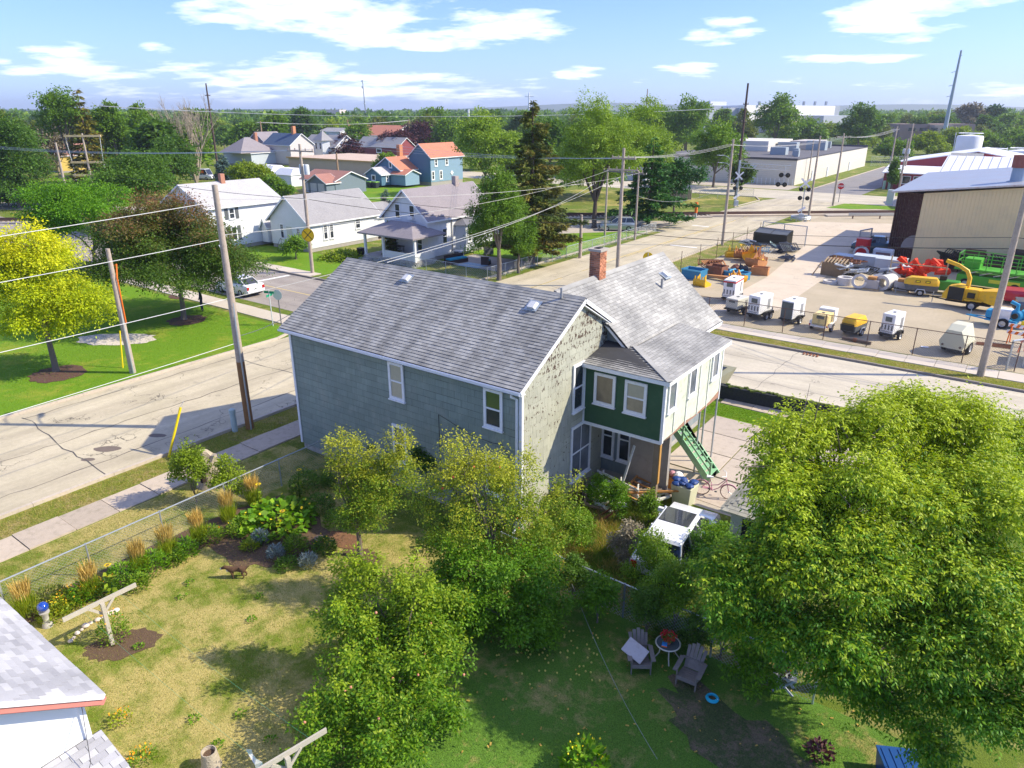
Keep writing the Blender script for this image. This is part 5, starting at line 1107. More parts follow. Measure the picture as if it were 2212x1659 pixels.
rf = P('roof', mb, RMET, t, loc=O); P('roof_edge', MB().bar((.3, 62.55, 6.74), (xr, 62.55, zl(xr) + .04), .06, .14), M('edge_white_rust', (.6, .53, .46), .7, .2, 2, dirt=((.35, .15, .1), .6)), t, loc=O)
sx, sy = 10.2, 66.5; z0 = zl(sx) + .1
stk = P('stack', MB().lathe([(.85, 0), (.85, .25), (.62, .3), (.6, 1.5), (.72, 1.52), (.72, 2.6)], 20), M('stack_blue_grey', (.33, .40, .46), .5, .1, 1), t, loc=(sx - 3, sy - 63, z0)); P('stack_cap', MB().lathe([(.725, 1.5), (.74, 2.62), (.6, 2.62), (.6, 1.9)], 20), M('stack_rust', (.30, .10, .07), .8, .3, 3), stk)
t = T('metal_roof_building', 'long building with white ribbed metal roof behind the tan shed', 'building', (14, 118, 0)); O = (-14, -118, 0)
P('wall', MB().box(-1, 45, 112, 134, 0, 4.6), RB, t, loc=O); rf = P('roof', MB().hull([(-1.5, 111, 4.5), (46, 111, 4.5), (46, 122.5, 7.3), (-1.5, 122.5, 7.3)], [(-1.5, 111, 4.65), (46, 111, 4.65), (46, 122.5, 7.45), (-1.5, 122.5, 7.45)]).hull([(-1.5, 122.5, 7.3), (46, 122.5, 7.3), (46, 134, 4.5), (-1.5, 134, 4.5)], [(-1.5, 122.5, 7.45), (46, 122.5, 7.45), (46, 134, 4.65), (-1.5, 134, 4.65)]), MW, t, loc=O)
for i in range(40): P('seam', MB().bar((-1.2 + i * 1.2, 111, 4.7), (-1.2 + i * 1.2, 122.4, 7.48), .06, .08), M('seam_grey', (.5, .5, .52)), rf)
# garden shed under the big tree, and the wall by the street
t = T('garden_shed', 'small shed with mossy cream shingle roof beside the white car', 'shed', (7.45, 5.1, 0)); SR = shinglemat('shingle_mossy_cream', (.40, .38, .29), (.54, .51, .41), streak=(1, 1, 1))
P('wall', MB().box(-1.1, 1.5, -1.9, 1.7, 0, 1.9), M('wall_grey_white', (.55, .56, .52), .8, .1, 3, dirt=((.3, .3, .25), .5)), t); P('door_opening', MB().box(-.7, .9, -1.93, -1.905, 0, 1.6), M('dark_interior', (.015, .015, .017)), t)
hr = MB().add([(-1.4, -2.2, 1.85), (1.8, -2.2, 1.85), (1.8, 2, 1.85), (-1.4, 2, 1.85), (.2, -.6, 2.75), (.2, .4, 2.75), (-1.4, -2.2, 1.77), (1.8, -2.2, 1.77), (1.8, 2, 1.77), (-1.4, 2, 1.77)], [(0, 1, 4), (1, 2, 5, 4), (2, 3, 5), (3, 0, 4, 5), (0, 6, 7, 1), (3, 9, 6, 0), (2, 8, 9, 3), (1, 7, 8, 2), (9, 8, 7, 6)])
r_ = P('roof', hr, SR, t)
va = Vector((1.6, 0, .9)); shingles(r_, (-1.42, 2.0, 1.85), (0, -1, 0), va, Vector((-.9, 0, 1.6)), 4.2, va.length, .3, .14, .014, SR, lambda a, b: (2.0 * b / va.length * .8, 4.2 - 1.6 * b / va.length) if 1.6 * b / va.length < a + .1 and a < 4.3 - 1.6 * b / va.length else False, 60, 'shingle', 31)
va = Vector((0, 1.6, .9)); shingles(r_, (-1.4, -2.22, 1.85), (1, 0, 0), va, Vector((0, -.9, 1.6)), 3.2, va.length, .3, .14, .014, SR, lambda a, b: (1.6 * b / va.length, 3.2 - 1.6 * b / va.length) if 1.6 * b / va.length < a + .1 and a < 3.3 - 1.6 * b / va.length else False, 40, 'shingle', 32)
BW = M('wall_black_mossy', (.028, .03, .035), .95, .5, 8, dirt=((.06, .085, .02), .5), bump=.8)
t = T('retaining_wall', 'low black mossy wall between the front grass and the side street', 'wall', (1, 17, 0), R(3)); P('wall', MB().box(-.3, 11, -.15, .25, 0, .72), BW, t)
mb = MB(); random.seed(2)
for i in range(60): x = .2 + i * .19; mb.cbox((x, random.uniform(-.12, .15), .73 + random.uniform(-.02, .03)), (.22, .14, .08), random.random())
P('moss', mb, M('moss', (.10, .13, .02), .95, .4, 9), t, kind='stuff')
t = T('flatbed_ramp', 'olive metal skip with dark hollow inside standing at the end of the black wall', 'skip', (-.4, 17.7, 0)); OL = M('metal_olive', (.30, .29, .19), .7, .15, 3)
P('body', MB().hull([(-1.8, -.4, 0), (.7, -.4, 0), (.9, 1.2, 0), (-1.8, 1.2, 0)], [(-1.8, -.4, .8), (.9, -.4, .8), (1.4, 1.2, 1.15), (-1.8, 1.2, 1.15)]), OL, t); P('inside', MB().hull([(-1.7, -.3, .84), (.6, -.3, .84), (.95, .95, 1.13), (-1.7, .95, 1.13)], [(-1.7, -.3, .85), (.6, -.3, .85), (.95, .95, 1.14), (-1.7, .95, 1.14)]), M('dark_blue_interior', (.02, .03, .05)), t)
# ================================================================== POLES, WIRES, SIGNS
PW = M('pole_wood_pale', (.42, .35, .28), .9, .2, 4, dirt=((.2, .15, .11), .5), bump=.4); PD = M('pole_wood_dark', (.09, .06, .05), .9, .3, 4); PT = M('pole_wood_tan', (.33, .22, .13), .9, .2, 4)
GALV = M('galvanised', (.50, .54, .57), .4, .1, 4, metal=.6); INS = M('insulator', (.25, .2, .18), .4); WIRE = M('wire_pale', (.55, .55, .53), .5, .05, 3); WIREB = M('wire_black', (.02, .02, .015), .6); GREYP = M('transformer_grey', (.55, .58, .58), .5, .06, 3)
PLAST = M('plastic_grey_green', (.42, .52, .50), .5, .1, 5); YP = M('guard_yellow', (.85, .65, .01), .4, .05, 3); REDP = M('paint_red', (.55, .02, .025), .45, .08, 4); BLACK = M('black_paint', (.02, .02, .016), .5, .1, 4); ORNG = M('paint_orange', (.75, .16, .015), .5, .08, 4)
def pole(label, p, h, r=.15, mat=None, lean=(0, 0), arms=(), lamps=(), trans=0, name='utility_pole', group='utility poles', rz=0, conduit=False):
    t = T(name, label, 'pole', (p[0], p[1], 0), rz, group); mat = mat or PW
    P('post', MB().tube([(0, 0, -.2), (lean[0] * .5, lean[1] * .5, h * .5), (lean[0], lean[1], h)], [r * 1.15, r, r * .72], 10), mat, t, smooth=True)
    L_ = lambda z: Vector((lean[0] * z / h, lean[1] * z / h, z))
    for (z, w_, ang) in arms:
        c = L_(z); d = Vector((math.cos(ang), math.sin(ang), 0)); o = P('crossarm', MB().bar(c - d * w_ / 2 + Vector((0, 0, 0)), c + d * w_ / 2, .1 if w_ < 5 else .28, .12 if w_ < 5 else .3), mat if w_ < 3.4 else PW if w_ < 5 else M('crossarm_ochre', (.6, .48, .25), .8), t)
        mb = MB()
        for s_ in (-.46, -.2, .2, .46): q = c + d * w_ * s_; mb.lathe([(.03, .06), (.06, .1), (.03, .15), (.06, .2), (.02, .25)], 6, q)
        P('insulator', mb, INS, o, kind='stuff')
    for (z, ang, l) in lamps:
        c = L_(z); d = Vector((math.cos(ang), math.sin(ang), 0)); e = c + d * l + Vector((0, 0, l * .35)); a = P('lamp_arm', MB().tube([c, c.lerp(e, .5) + Vector((0, 0, .1)), e], .035, 6), GALV, t)
        P('lamp_head', MB().hull([tuple(e + Vector(v)) for v in ((-.1, -.1, -.06), (.1, -.1, -.06), (.1, .1, -.06), (-.1, .1, -.06))], [tuple(e + d * .45 + Vector(v)) for v in ((-.13, -.13, -.02), (.13, -.13, -.02), (.13, .13, -.02), (-.13, .13, -.02))]), GREYP, a)
    for k in range(trans): a = k * 2.1 + .4; P('transformer', MB().lathe([(.01, 0), (.24, .015), (.24, .8), (.2, .86), (.01, .9)], 12, L_(h - 2.6) + Vector((math.cos(a) * .45, math.sin(a) * .45, 0))), GREYP, t, smooth=True)
    if conduit: P('conduit', MB().tube([(.17, -.05, 0), (.16, -.05, h * .45), (.12, -.02, h * .55)], .045, 6), GALV, t)
    return t
def wire(label, a, b_, sag=.5, r=.015, mat=None, group=None, n=14, name='power_line'):
    a, b_ = Vector(a), Vector(b_); pts = [a.lerp(b_, i / n) - Vector((0, 0, sag * 4 * (i / n) * (1 - i / n))) for i in range(n + 1)]
    o = P(name, MB().tube(pts, r, 3, cap=False), mat or WIRE); tag(o, label, 'wire', group or 'overhead wires'); return o
FR = Vector((-15.86, -.14))
pole('weathered utility pole in front of the green house, two lamp arms and brown lower half', FR, 11.3, .17, lamps=((9.6, 2.6, 1.0), (8.2, 2.6, 1.0)), rz=0, conduit=True)
tf = bpy.data.objects['utility_pole']; P('bare_wood', MB().tube([(.005, 0, 0), (.0, 0, 3.4)], [.2, .188], 10), M('pole_brown', (.27, .135, .05), .8, .25, 5), tf, smooth=True)
pole('short grey utility pole with red cable at the kerb of the corner lawn', (-28.09, .52), 7.2, .16, conduit=True)
c_ = P('red_cable', MB().tube([(.18, .1, 3), (.2, .1, 5.6), (-.0, .3, 6.3), (-.3, .3, 6.2)], .04, 6), ORNG, bpy.data.objects['utility_pole.001'])
pole('pale utility pole by the yard fence at the right edge', (11.77, 28.95), 11.5, .17)
pole('utility pole with curved jumper wires behind the chimney', (-15.8, 36.5), 11.4, .16, arms=((10.6, 2.2, 0), (9.7, 2.8, 0)))
pole('utility pole beside the street left of the excavator buckets', (-15.73, 61.4), 11.4, .15, lamps=((9.3, 3.0, 1.2), (8.6, 3.0, 1.0)))
pole('tall dark pole at the rail crossing corner', (-27.8, 99.0), 18.2, .2, mat=PD, arms=((15.2, 2.6, 2.2), (12.6, 2.4, 2.2)))
pole('wooden pole carrying the round railway warning sign in front of the white house', (-41.4, 24.4), 11.5, .15, arms=((10.9, 3.2, .1),), trans=2)
pole('slim pole beside the crossing signal', (-14.0, 90.5), 11.0, .14); pole('slim pole behind the crossing signal near the warehouse wall', (-28.6, 145), 8.5, .13)
pole('pole beside the red stop sign', (-14.6, 107), 11.0, .15, arms=((10.4, 2.0, .6),))
for k, (x, y, h) in enumerate(((-13.2, 144, 11.5), (-10.8, 146, 12), (-9.6, 135, 9.5))): pole(('left of the three poles by the far street right of the dark asphalt', 'middle of the three poles by the far street right of the dark asphalt', 'right of the three poles by the far street, with transformers')[k], (x, y), h, .15, trans=2 if k == 2 else 0)
pole('leaning grey pole at the left edge beside the railway', (-92, 25.5), 10.4, .16); 
p = g(475, 392); pole('tall leaning dark pole left of the white houses', p, hgt(180, p), .2, mat=PD, arms=((17.2, 1.2, .5), (14.5, 1, .5)))
p = g(208, 440); h_ = hgt(288, p); t = pole('lattice topped pole with three yellow crossarms at the left', p, h_, .18, arms=((h_ - .4, 5.6, .72), (h_ - 4.4, 5.2, .72), (h_ - 6.4, 5.2, .72), (h_ - 9.0, 5.2, .72)))
mb = MB(); d = Vector((math.cos(.72), math.sin(.72), 0))
for s_ in (-2.4, 0.0, 2.4):
    for k in range(10): mb.lathe([(.02, 0), (.11, .05), (.02, .1)], 6, d * s_ + Vector((.1, 0, h_ - 9 + k * .46)))
    mb.tube([d * s_ + Vector((0, 0, h_ - 4.4)), d * s_ * 1.1 + Vector((0, 0, h_ - .4))], .04, 4)
P('insulator_string', mb, GREYP, t, kind='stuff')
for k, (px, py, ty) in enumerate(((572, 345, 262), (756, 330, 258), (886, 325, 257), (732, 395, 330), (1392, 300, 192), (1443, 320, 283), (95, 330, 270), (1515, 390, 340))):
    p = g(px, py); d = fwd(p); pole(('brown pole above the sage gabled house', 'brown pole left of the orange roof', 'brown pole above the purple trees', 'thin brown pole behind the garage', 'thick brown pole top above the willow', 'slim pole beyond the pine tree', 'orange pole among the left trees', 'short post behind the shade tree at the crossing')[k], p, hgt(ty, p), .16 + d * .0004, mat=PT, arms=((hgt(ty, p) - .5, 3, .7),) if k in (0, 1, 2, 6) else ())
# two-post frame
t = T('twin_pole', 'two post wooden frame with a long crossbar behind the mid street pole', 'pole', (-25.44, 58.9, 0))
for x in (0, -4.4): P('post', MB().tube([(x, x * -.15, 0), (x, x * -.15, 7.8)], [.14, .1], 8), PW, t)
P('crossbar', MB().bar((.7, -.1, 7.5), (-5.0, .75, 7.6), .14, .16), M('bar_dark', (.16, .15, .14), .8), t)
mb = MB(); [mb.lathe([(.03, 0), (.08, .08), (.03, .16), (.08, .22), (.02, .3)], 6, (x, x * -.15 - .05, 7.62)) for x in (.5, -.6, -1.6, -3.2, -4.2, -4.9)]; P('insulator', mb, INS, t, kind='stuff')
pole('short thick pole stub right of the two post frame', (-24.9, 45.5), 4.4, .17)
# steel monopole
p = g(2033, 320); t = T('steel_tower', 'tall tapering grey steel transmission pole leaning above the right trees', 'tower', p); h_ = 36.5
P('mast', MB().tube([(0, 0, 0), (0, 0, h_)], [.95, .36], 12), M('steel_blue_grey', (.36, .42, .46), .5, .06, .2), t, smooth=True)
for k, z in enumerate((35, 29, 24, 20)): P('davit_arm', MB().bar((0, 0, z), (-2.0 if k else .6, 1.5 if k else 0, z - .4), .18), BLACK if k == 0 else GREYP, t)
pc = at_depth(790, 240, 900); t = T('radio_mast', 'thin radio mast with antennas on the horizon', 'mast', (pc.x, pc.y, 0)); zt = at_depth(785, 173, 900).z
P('mast', MB().tube([(0, 0, 0), (-2, 0, zt)], [.9, .4], 5), M('steel_dark', (.2, .22, .24), .6), t); P('antennas', MB().cyl((-2, 0, zt - 9), 1.5, 2.5, 6).cyl((-2, 0, zt - 2), 1.3, 2, 6).cyl((-1, 0, zt - 26), 1.2, 1.2, 6), GREYP, t)
for (px, ty, d, lb) in ((1012, 236, 420, 'white steel pole between trees left of the spruce'), (1143, 200, 600, 'thin curved pole top left of the spruce'), (842, 243, 700, 'white cross shaped mast on the horizon')):
    a = at_depth(px, ty, d); t = T('steel_pole', lb, 'pole', (a.x, a.y, 0)); P('post', MB().tube([(0, 0, 0), (0, 0, a.z)], [.8, .5], 8), MW, t)
    if d > 500: P('arm', MB().bar((-3, -2, a.z - 3), (3, 2, a.z - 3), .5), MW, t)
# wires
PF = lambda z, dx=0: (FR.x + dx, FR.y, z)
MID = lambda z, dx=0: (-15.8 + dx, 36.5, z); PR1 = lambda z, dx=0: (-15.73 + dx, 61.4, z); PRR = lambda z: (11.77, 28.95, z); HWP = lambda z, dy=0: (-41.4, 24.4 + dy, z)
LEFTP = lambda z: (-16.2, -42, z)
for k, (z0, z1) in enumerate(((10.6, 10.2), (9.0, 9.0), (6.4, 7.4), (4.3, 4.6))): wire(('highest wire running left from the big pole', 'second wire running left from the big pole', 'third wire running left from the big pole', 'lowest wire running left from the big pole')[k], PF(z0), LEFTP(z1), .5)
wire('white wire from the big pole past the railway warning sign to the two post frame', PF(6.4), (-27, 57.5, 7.2), .9, .019)
wire('white wire from the big pole over the street sign to the green house roof', PF(4.6), (-12.3, 3.6, 7.6), .5, .015); wire('white service wire from the roof ridge to the two post frame', (-9.8, 3.7, 8.1), (-26.2, 50, 7.0), .6, .019)
wire('pale wire rising over the porch house roof to the frame crossbar', PF(9.2), (-29.6, 59.4, 7.7), .9, .016); wire('pale wire above the porch house gable', PF(10.7), (-25, 58.9, 7.7), .8, .016)
for k, z in enumerate((7.9, 7.3)): wire(('upper black cable across the side street to the right pole', 'lower black cable across the side street to the right pole')[k], MID(z - 2.6), PRR(z), .35, .026 if k else .016, WIREB)
wire('black cable from the warning sign pole to the pole behind the chimney', HWP(6.8), MID(5.4), .6, .025, WIREB); wire('thin black cable above the porch roof', HWP(7.6), MID(5.9), .5, .02, WIREB)
wire('black cable leaving the warning sign pole to the left', HWP(6.8), (-90, 24, 8.5), .8, .025, WIREB); wire('black cable leaving the right pole', PRR(7.3), (60, 29, 7.3), .6, .03, WIREB); wire('upper black cable leaving the right pole', PRR(7.9), (60, 29, 8), .6, .02, WIREB)
for k, dx in enumerate((-1.2, 0, 1.2)):
    gl = 'conductors along the street'
    wire(('left', 'middle', 'right')[k] + ' conductor between the chimney pole and the pole by the buckets', MID(10.7, dx * .8), PR1(10.9, dx * .3), .4, .015); wire(('left', 'middle', 'right')[k] + ' conductor running west from the chimney pole', MID(10.6, dx), (-75 + dx, 60, 9.5 + k * .4), .7, .015)
    wire(('left', 'middle', 'right')[k] + ' conductor between the warning sign pole and the far left', HWP(11.0, dx), (-135, 24 + dx, 10), 1, .016)
    wire(('left', 'middle', 'right')[k] + ' conductor going north to the stop sign pole', PR1(10.8, dx * .4), (-14.6 + dx * .6, 107, 10.5), .6, .016); wire(('left', 'middle', 'right')[k] + ' conductor from the dark pole over the railway', (-27.8 + dx * .3, 99, 14.8), (-110 + dx, 40, 15), 1.5, .019)
    wire(('left', 'middle', 'right')[k] + ' conductor north of the stop sign pole', (-14.6 + dx * .6, 107, 10.5), (-13.2 + dx * .4, 144, 11), .6, .025); wire(('left', 'middle', 'right')[k] + ' conductor above the sage house', (g(572, 345).x, g(572, 345).y + dx, hgt(264, g(572, 345))), (g(886, 325).x, g(886, 325).y + dx, hgt(260, g(886, 325))), 1.0, .05)
wire('slack cable from the frame to the pole by the buckets', (-25.2, 58.9, 5.0), PR1(6.6), 1.1, .019)
# sidewalk furniture and signs near the left street
t = T('pedestal', 'round grey green cable pedestal at the foot of the big pole', 'post', (-16.15, -.75, 0)); P('body', MB().lathe([(.14, 0), (.13, .9), (.15, .92), (.15, 1.12), (.05, 1.18), (.01, 1.19)], 14), PLAST, t, smooth=True)
t = T('guy_guard', 'yellow plastic guard tube leaning over the street edge', 'post', (-16.08, -4.1, 0)); P('tube', MB().tube([(0, 0, 0), (.05, .9, 2.1)], .055, 8), YP, t, smooth=True); P('guy_wire', MB().tube([(.05, .9, 2.1), (.1, 1.05, 2.35)], .012, 4), WIRE, t)
t = T('guy_guard', 'thin yellow guy guard on the lawn beside the short pole', 'post', (-29.4, .6, 0)); P('tube', MB().tube([(0, 0, 0), (-.1, .3, 2.2)], .04, 6), YP, t)
p = g(608, 702); t = T('stop_sign', 'back of an octagonal stop sign on a dark post at the street corner', 'sign', p, R(200)); P('post', MB().tube([(0, 0, 0), (0, 0, 2.5)], .035, 6), M('post_dark', (.12, .12, .12), .6), t)
oc = [(.38 * math.cos(R(22.5 + 45 * k)), .38 * math.sin(R(22.5 + 45 * k))) for k in range(8)]
P('plate', MB().hull([(a, .04, 2.2 + b_) for a, b_ in oc], [(a, .05, 2.2 + b_) for a, b_ in oc]), M('sign_back', (.62, .64, .64), .5, .04, 3), t)
p = g(590, 704); t = T('street_sign', 'green street name blades on a pale post', 'sign', p, R(20)); P('post', MB().tube([(0, 0, 0), (0, 0, 2.6)], .035, 6), GREYP, t)
for a in (0, 1): P('blade', MB().box(-.4, .4, -.012, .012, 2.35 - a * .2, 2.52 - a * .2) if a == 0 else MB().box(-.012, .012, -.35, .35, 2.14, 2.3), M('sign_green', (.02, .30, .16), .5), t)
def rrsign(label, c, yaw, parent_z, r=.46, lean=0):
    t = T('railway_sign', label, 'sign', (c[0], c[1], 0), yaw); n_ = 24
    P('plate', MB().hull([(r * math.cos(2 * math.pi * k / n_), -.02, parent_z + r * math.sin(2 * math.pi * k / n_)) for k in range(n_)], [(r * math.cos(2 * math.pi * k / n_), .0, parent_z + r * math.sin(2 * math.pi * k / n_)) for k in range(n_)]), M('sign_yellow', (.85, .55, .01), .5, .05, 3), t)
    k = r * .66; mb = MB().bar((-k, -.028, parent_z - k), (k, -.028, parent_z + k), .012, .06).bar((-k, -.034, parent_z + k), (k, -.034, parent_z - k), .008, .06); P('cross_mark', mb, BLACK, t)
    mb = MB().torus((0, -.026, parent_z), r * .93, .012, 24, 4, m=Matrix.Rotation(R(90), 3, 'X')); P('rim_mark', mb, BLACK, t); return t
t = rrsign('round yellow railway warning sign with black X on the wooden pole', (-41.2, 24.15), R(24), 3.6, .62)
t = rrsign('round yellow railway warning sign half hidden behind the pale roof peak', (-14.9, 40.5), R(200), 2.0, .45); P('post', MB().tube([(0, .04, 0), (0, .04, 2.4)], .04, 6), GALV, t)
# stop sign, crossing signals
def text(parent, s_, size, mat, loc, rot, ext=.004, name='lettering', bold=0):
    cu = bpy.data.curves.new(name, 'FONT'); cu.body = s_; cu.size = size; cu.extrude = ext; cu.align_x = 'CENTER'; cu.align_y = 'CENTER'; cu.offset = bold; cu.resolution_u = 2; cu.materials.append(mat)
    tmp = bpy.data.objects.new('tmp', cu); sc.collection.objects.link(tmp); me = bpy.data.meshes.new_from_object(tmp.evaluated_get(bpy.context.evaluated_depsgraph_get())); bpy.data.objects.remove(tmp); o = bpy.data.objects.new(name, me); link(o, parent); o.location = loc; o.rotation_euler = rot; return o
WP = M('paint_white_sign', (.85, .85, .85), .5, .015)
p = g(1811, 437); t = T('stop_sign', 'red octagonal stop sign at the corner beyond the tracks', 'sign', p, R(10)); P('post', MB().tube([(0, .04, 0), (0, .04, 2.6)], .05, 6), M('post_dark', (.12,) * 3), t)
for r_, m_, y_ in ((1.32, WP, 0), (1.22, REDP, -.01)): P('plate', MB().hull([(a * r_ * 1.15, y_ - .015, 2.6 + b_ * r_ * 1.15) for a, b_ in oc], [(a * r_ * 1.15, y_, 2.6 + b_ * r_ * 1.15) for a, b_ in oc]), m_, t)
text(t, 'STOP', .4, WP, (0, -.032, 2.6), (R(90), 0, 0), bold=.008)
def lampset(parent, z, x0, facing, r=.3):
    for sx in (-.48, .48):
        b_ = P('signal_lamp', MB().lathe([(.01, .14), (.1, .12), (r * .5, .0), (r, -.0), (r, -.03), (.01, -.04)], 16, (0, 0, 0), Matrix.Rotation(R(90), 3, 'X')), BLACK, parent, loc=(x0 + sx, 0, z)); b_.rotation_euler = (0, 0, facing)
        P('hood', MB().lathe([(r * .45, -.04), (r * .5, -.3), (r * .47, -.3), (r * .43, -.04)], 12, (0, 0, 0), Matrix.Rotation(R(90), 3, 'X')), BLACK, b_)
    P('signal_arm', MB().bar((x0 - .6, .08, z), (x0 + .6, .08, z), .07), BLACK, parent)
def xsignal(label, p, yaw, h=4.6, cant=None):
    t = T('crossing_signal', label, 'signal', p, yaw); P('mast', MB().tube([(0, .12, 0), (0, .12, h)], .07, 8), GALV, t); lampset(t, h * .56, 0, 0); lampset(t, h * .78, 0, R(160))
    mb = MB()
    for s_ in (-1, 1): mb.bar((-.62, -.02 + s_ * .012, h * .93 - s_ * .62), (.62, -.02 + s_ * .012, h * .93 + s_ * .62), .02, .22)
    P('crossbuck', mb, WP, t); P('base_box', MB().box(-.3, .3, -.2, .4, 0, .9), GREYP, t); P('counterweight', MB().bar((-.5, 0, 1.2), (.4, .2, 1.8), .1, .3), WP, t); return t
t = xsignal('railway crossing signal with white crossbuck and four black lamps by the equipment yard', (-14.1, 86.8, 0), R(20), 5.4)
mb = MB()
for r_ in (1.25,): mb.torus((0, 0, .55), r_, .1, 20, 5); mb.torus((0, 0, .35), r_, .08, 20, 5)
for k in range(6): a = k * 1.047; mb.tube([(1.25 * math.cos(a), 1.25 * math.sin(a), 0), (1.25 * math.cos(a), 1.25 * math.sin(a), .6)], .07, 5)
P('barrier_ring', mb, GALV, t)
xsignal('railway crossing signal half hidden by poles on the far side of the street', (-26.9, 97, 0), R(30), 5.0)
t = T('signal_gantry', 'cantilever arm with two pairs of black crossing lamps in front of the warehouse door', 'signal', (-27.2, 97.5, 0), R(8)); P('mast', MB().tube([(0, 0, 0), (0, 0, 7)], .16, 8), GALV, t)
for z in (6.6, 5.9): P('boom', MB().tube([(0, 0, z), (7.6, 0, z - .2)], .06, 6), GALV, t)
mb = MB(); [mb.tube([(i * .95, 0, 6.6 - .02 * i), ((i + .5) * .95, 0, 5.9), ((i + 1) * .95, 0, 6.6)], .03, 4) for i in range(8)]; P('brace', mb, GALV, t, kind='stuff'); lampset(t, 5.0, 6.9, 0, .36); P('hanger', MB().tube([(6.9, .1, 6.5), (6.9, .1, 3.4)], .05, 6), GALV, t); lampset(t, 3.6, 6.6, 0, .36)
p = g(1376 * 1, 470); t = T('marker_post', 'orange marker post beside the railway track', 'post', (-26.9, 80.6, 0)); P('tube', MB().box(-.16, .16, -.16, .16, .7, 2.2), ORNG, t); P('base', MB().box(-.12, .12, -.12, .12, 0, .7), GALV, t)
t = T('guardrail', 'grey steel guardrail beside the tracks left of the tan shed', 'guardrail', (-9.15, 92.6, 0), R(35)); P('rail', MB().box(0, 12, -.05, .05, .45, .8), GALV, t); [P('post', MB().box(x, x + .15, .06, .2, 0, .75), M('post_brown', (.2, .13, .09), .9), t) for x in (.6, 4.4, 8.2)]
t = T('utility_cabinet', 'grey utility cabinet on the grass left of the tan shed', 'cabinet', (-7.4, 113.2, 0)); P('body', MB().box(-.5, .5, -.4, .4, 0, 2.4), GREYP, t); P('door', MB().box(-.4, .4, -.42, -.405, .2, 2.2), GALV, t)
for k, (x, y) in enumerate(((-13.0, 140), (-12.2, 140.6))): t = T('utility_post', ('left', 'right')[k] + ' of two small pale green posts by the far poles', 'post', (x, y, 0)); P('body', MB().cyl((0, 0, 0), .25, 1.6, 8), M('post_pale_green', (.4, .6, .45), .5), t)
p = g(1556, 420)
# railway
t = T('railway_track', 'rusty railway track on gravel crossing behind the houses', 'railway', kind='structure'); del t['category']
A_, B_ = Vector((-115, 10.6, 0)), Vector((-26.5, 84.0, 0)); C_, D_ = Vector((-13.5, 94.8, 0)), Vector((8, 112.6, 0)); dr_ = (B_ - A_).normalized(); nr = Vector((-dr_.y, dr_.x, 0))
RAILM = M('rail_steel', (.13, .075, .055), .6, .2, 3, metal=.3); TIE = M('sleeper', (.10, .075, .06), .95, .3, 3)
for a, b_ in ((A_ - dr_ * 60, B_), (C_, D_)):
    P('ballast', MB().slab([tuple((a + nr * 2.4).xy), tuple((a - nr * 2.4).xy), tuple((b_ - nr * 2.4).xy), tuple((b_ + nr * 2.4).xy)], 0, .18), GRAV, t, kind='structure')
for s_ in (-.72, .72): P('rail', MB().bar(A_ - dr_ * 60 + nr * s_ + Vector((0, 0, .36)), D_ + nr * s_ + Vector((0, 0, .36 - .0)), .09, .18), RAILM, t, kind='structure')
for rr_ in (A_,):
    mb = MB(); n_ = int((B_ - A_).length / .62)
    for i in range(n_): c = A_.lerp(B_, i / n_); mb.bar(c - nr * 1.3 + Vector((0, 0, .2)), c + nr * 1.3 + Vector((0, 0, .2)), .24, .16)
    P('sleepers', mb, TIE, t, kind='stuff')
P('crossing_panel', MB().slab([tuple((B_ + nr * 1.6).xy), tuple((B_ - nr * 1.6).xy), tuple((C_ - nr * 1.6).xy), tuple((C_ + nr * 1.6).xy)], 0, .25), CONC, t, kind='structure')

# ================================================================== FENCES
CL = M('chainlink_wire', (.42, .44, .44), .45, .1, 5, metal=.5); CLD = M('chainlink_dark', (.10, .09, .085), .7)
def chainfence(label, pts, h, step, pitch=.09, wr=.004, mat=None, rail=True, pm_=None, spike=0, name='chain_link_fence', group=None, rr=.025):
    t = T(name, label, 'fence', (pts[0][0], pts[0][1], 0), 0, group); O = Vector((pts[0][0], pts[0][1], 0)); mat = mat or CL; pm_ = pm_ or GALV; mesh_ = MB()
    post = MB().tube([(0, 0, -.05), (0, 0, h + .03 + spike)], rr * 1.15, 7).mesh('post', pm_)
    for a, b_ in zip(pts[:-1], pts[1:]):
        a, b_ = Vector((*a, 0)), Vector((*b_, 0)); L = (b_ - a).length; k = max(1, round(L / step)); d = (b_ - a) / L
        for i in range(k + 1):
            o = bpy.data.objects.new('post', post); link(o, t); o.location = a.lerp(b_, i / k) - O
        if rail: P('rail', MB().tube([a - O + Vector((0, 0, h)), b_ - O + Vector((0, 0, h))], rr, 6), pm_, t)
        x = -h
        nr_ = Vector((-d.y, d.x, 0)) * wr
        while x < L:
            for s_ in (0, 1):
                u0, u1 = x, x + h; z0, z1 = (0, h) if s_ == 0 else (h, 0)
                if u0 < 0: z0 += (z1 - z0) * (-u0) / h; u0 = 0
                if u1 > L: z1 = z0 + (z1 - z0) * (L - u0) / (u1 - u0); u1 = L
                if u1 - u0 < .02: continue
                p_, q_ = a + d * u0 + Vector((0, 0, z0)) - O, a + d * u1 + Vector((0, 0, z1)) - O
                mesh_.add([p_ - nr_, p_ + nr_, p_ + Vector((0, 0, wr * 2)), q_ - nr_, q_ + nr_, q_ + Vector((0, 0, wr * 2))], [(0, 1, 4, 3), (1, 2, 5, 4), (2, 0, 3, 5)])
            x += pitch * 1.41
    P('wire_mesh', mesh_, mat, t, kind='stuff'); return t
chainfence('galvanised chain link fence along the flower bed of the back yard', [(-10.0, -12.6), (-9.95, -.3)], 1.2, 2.55, .08, .0022)
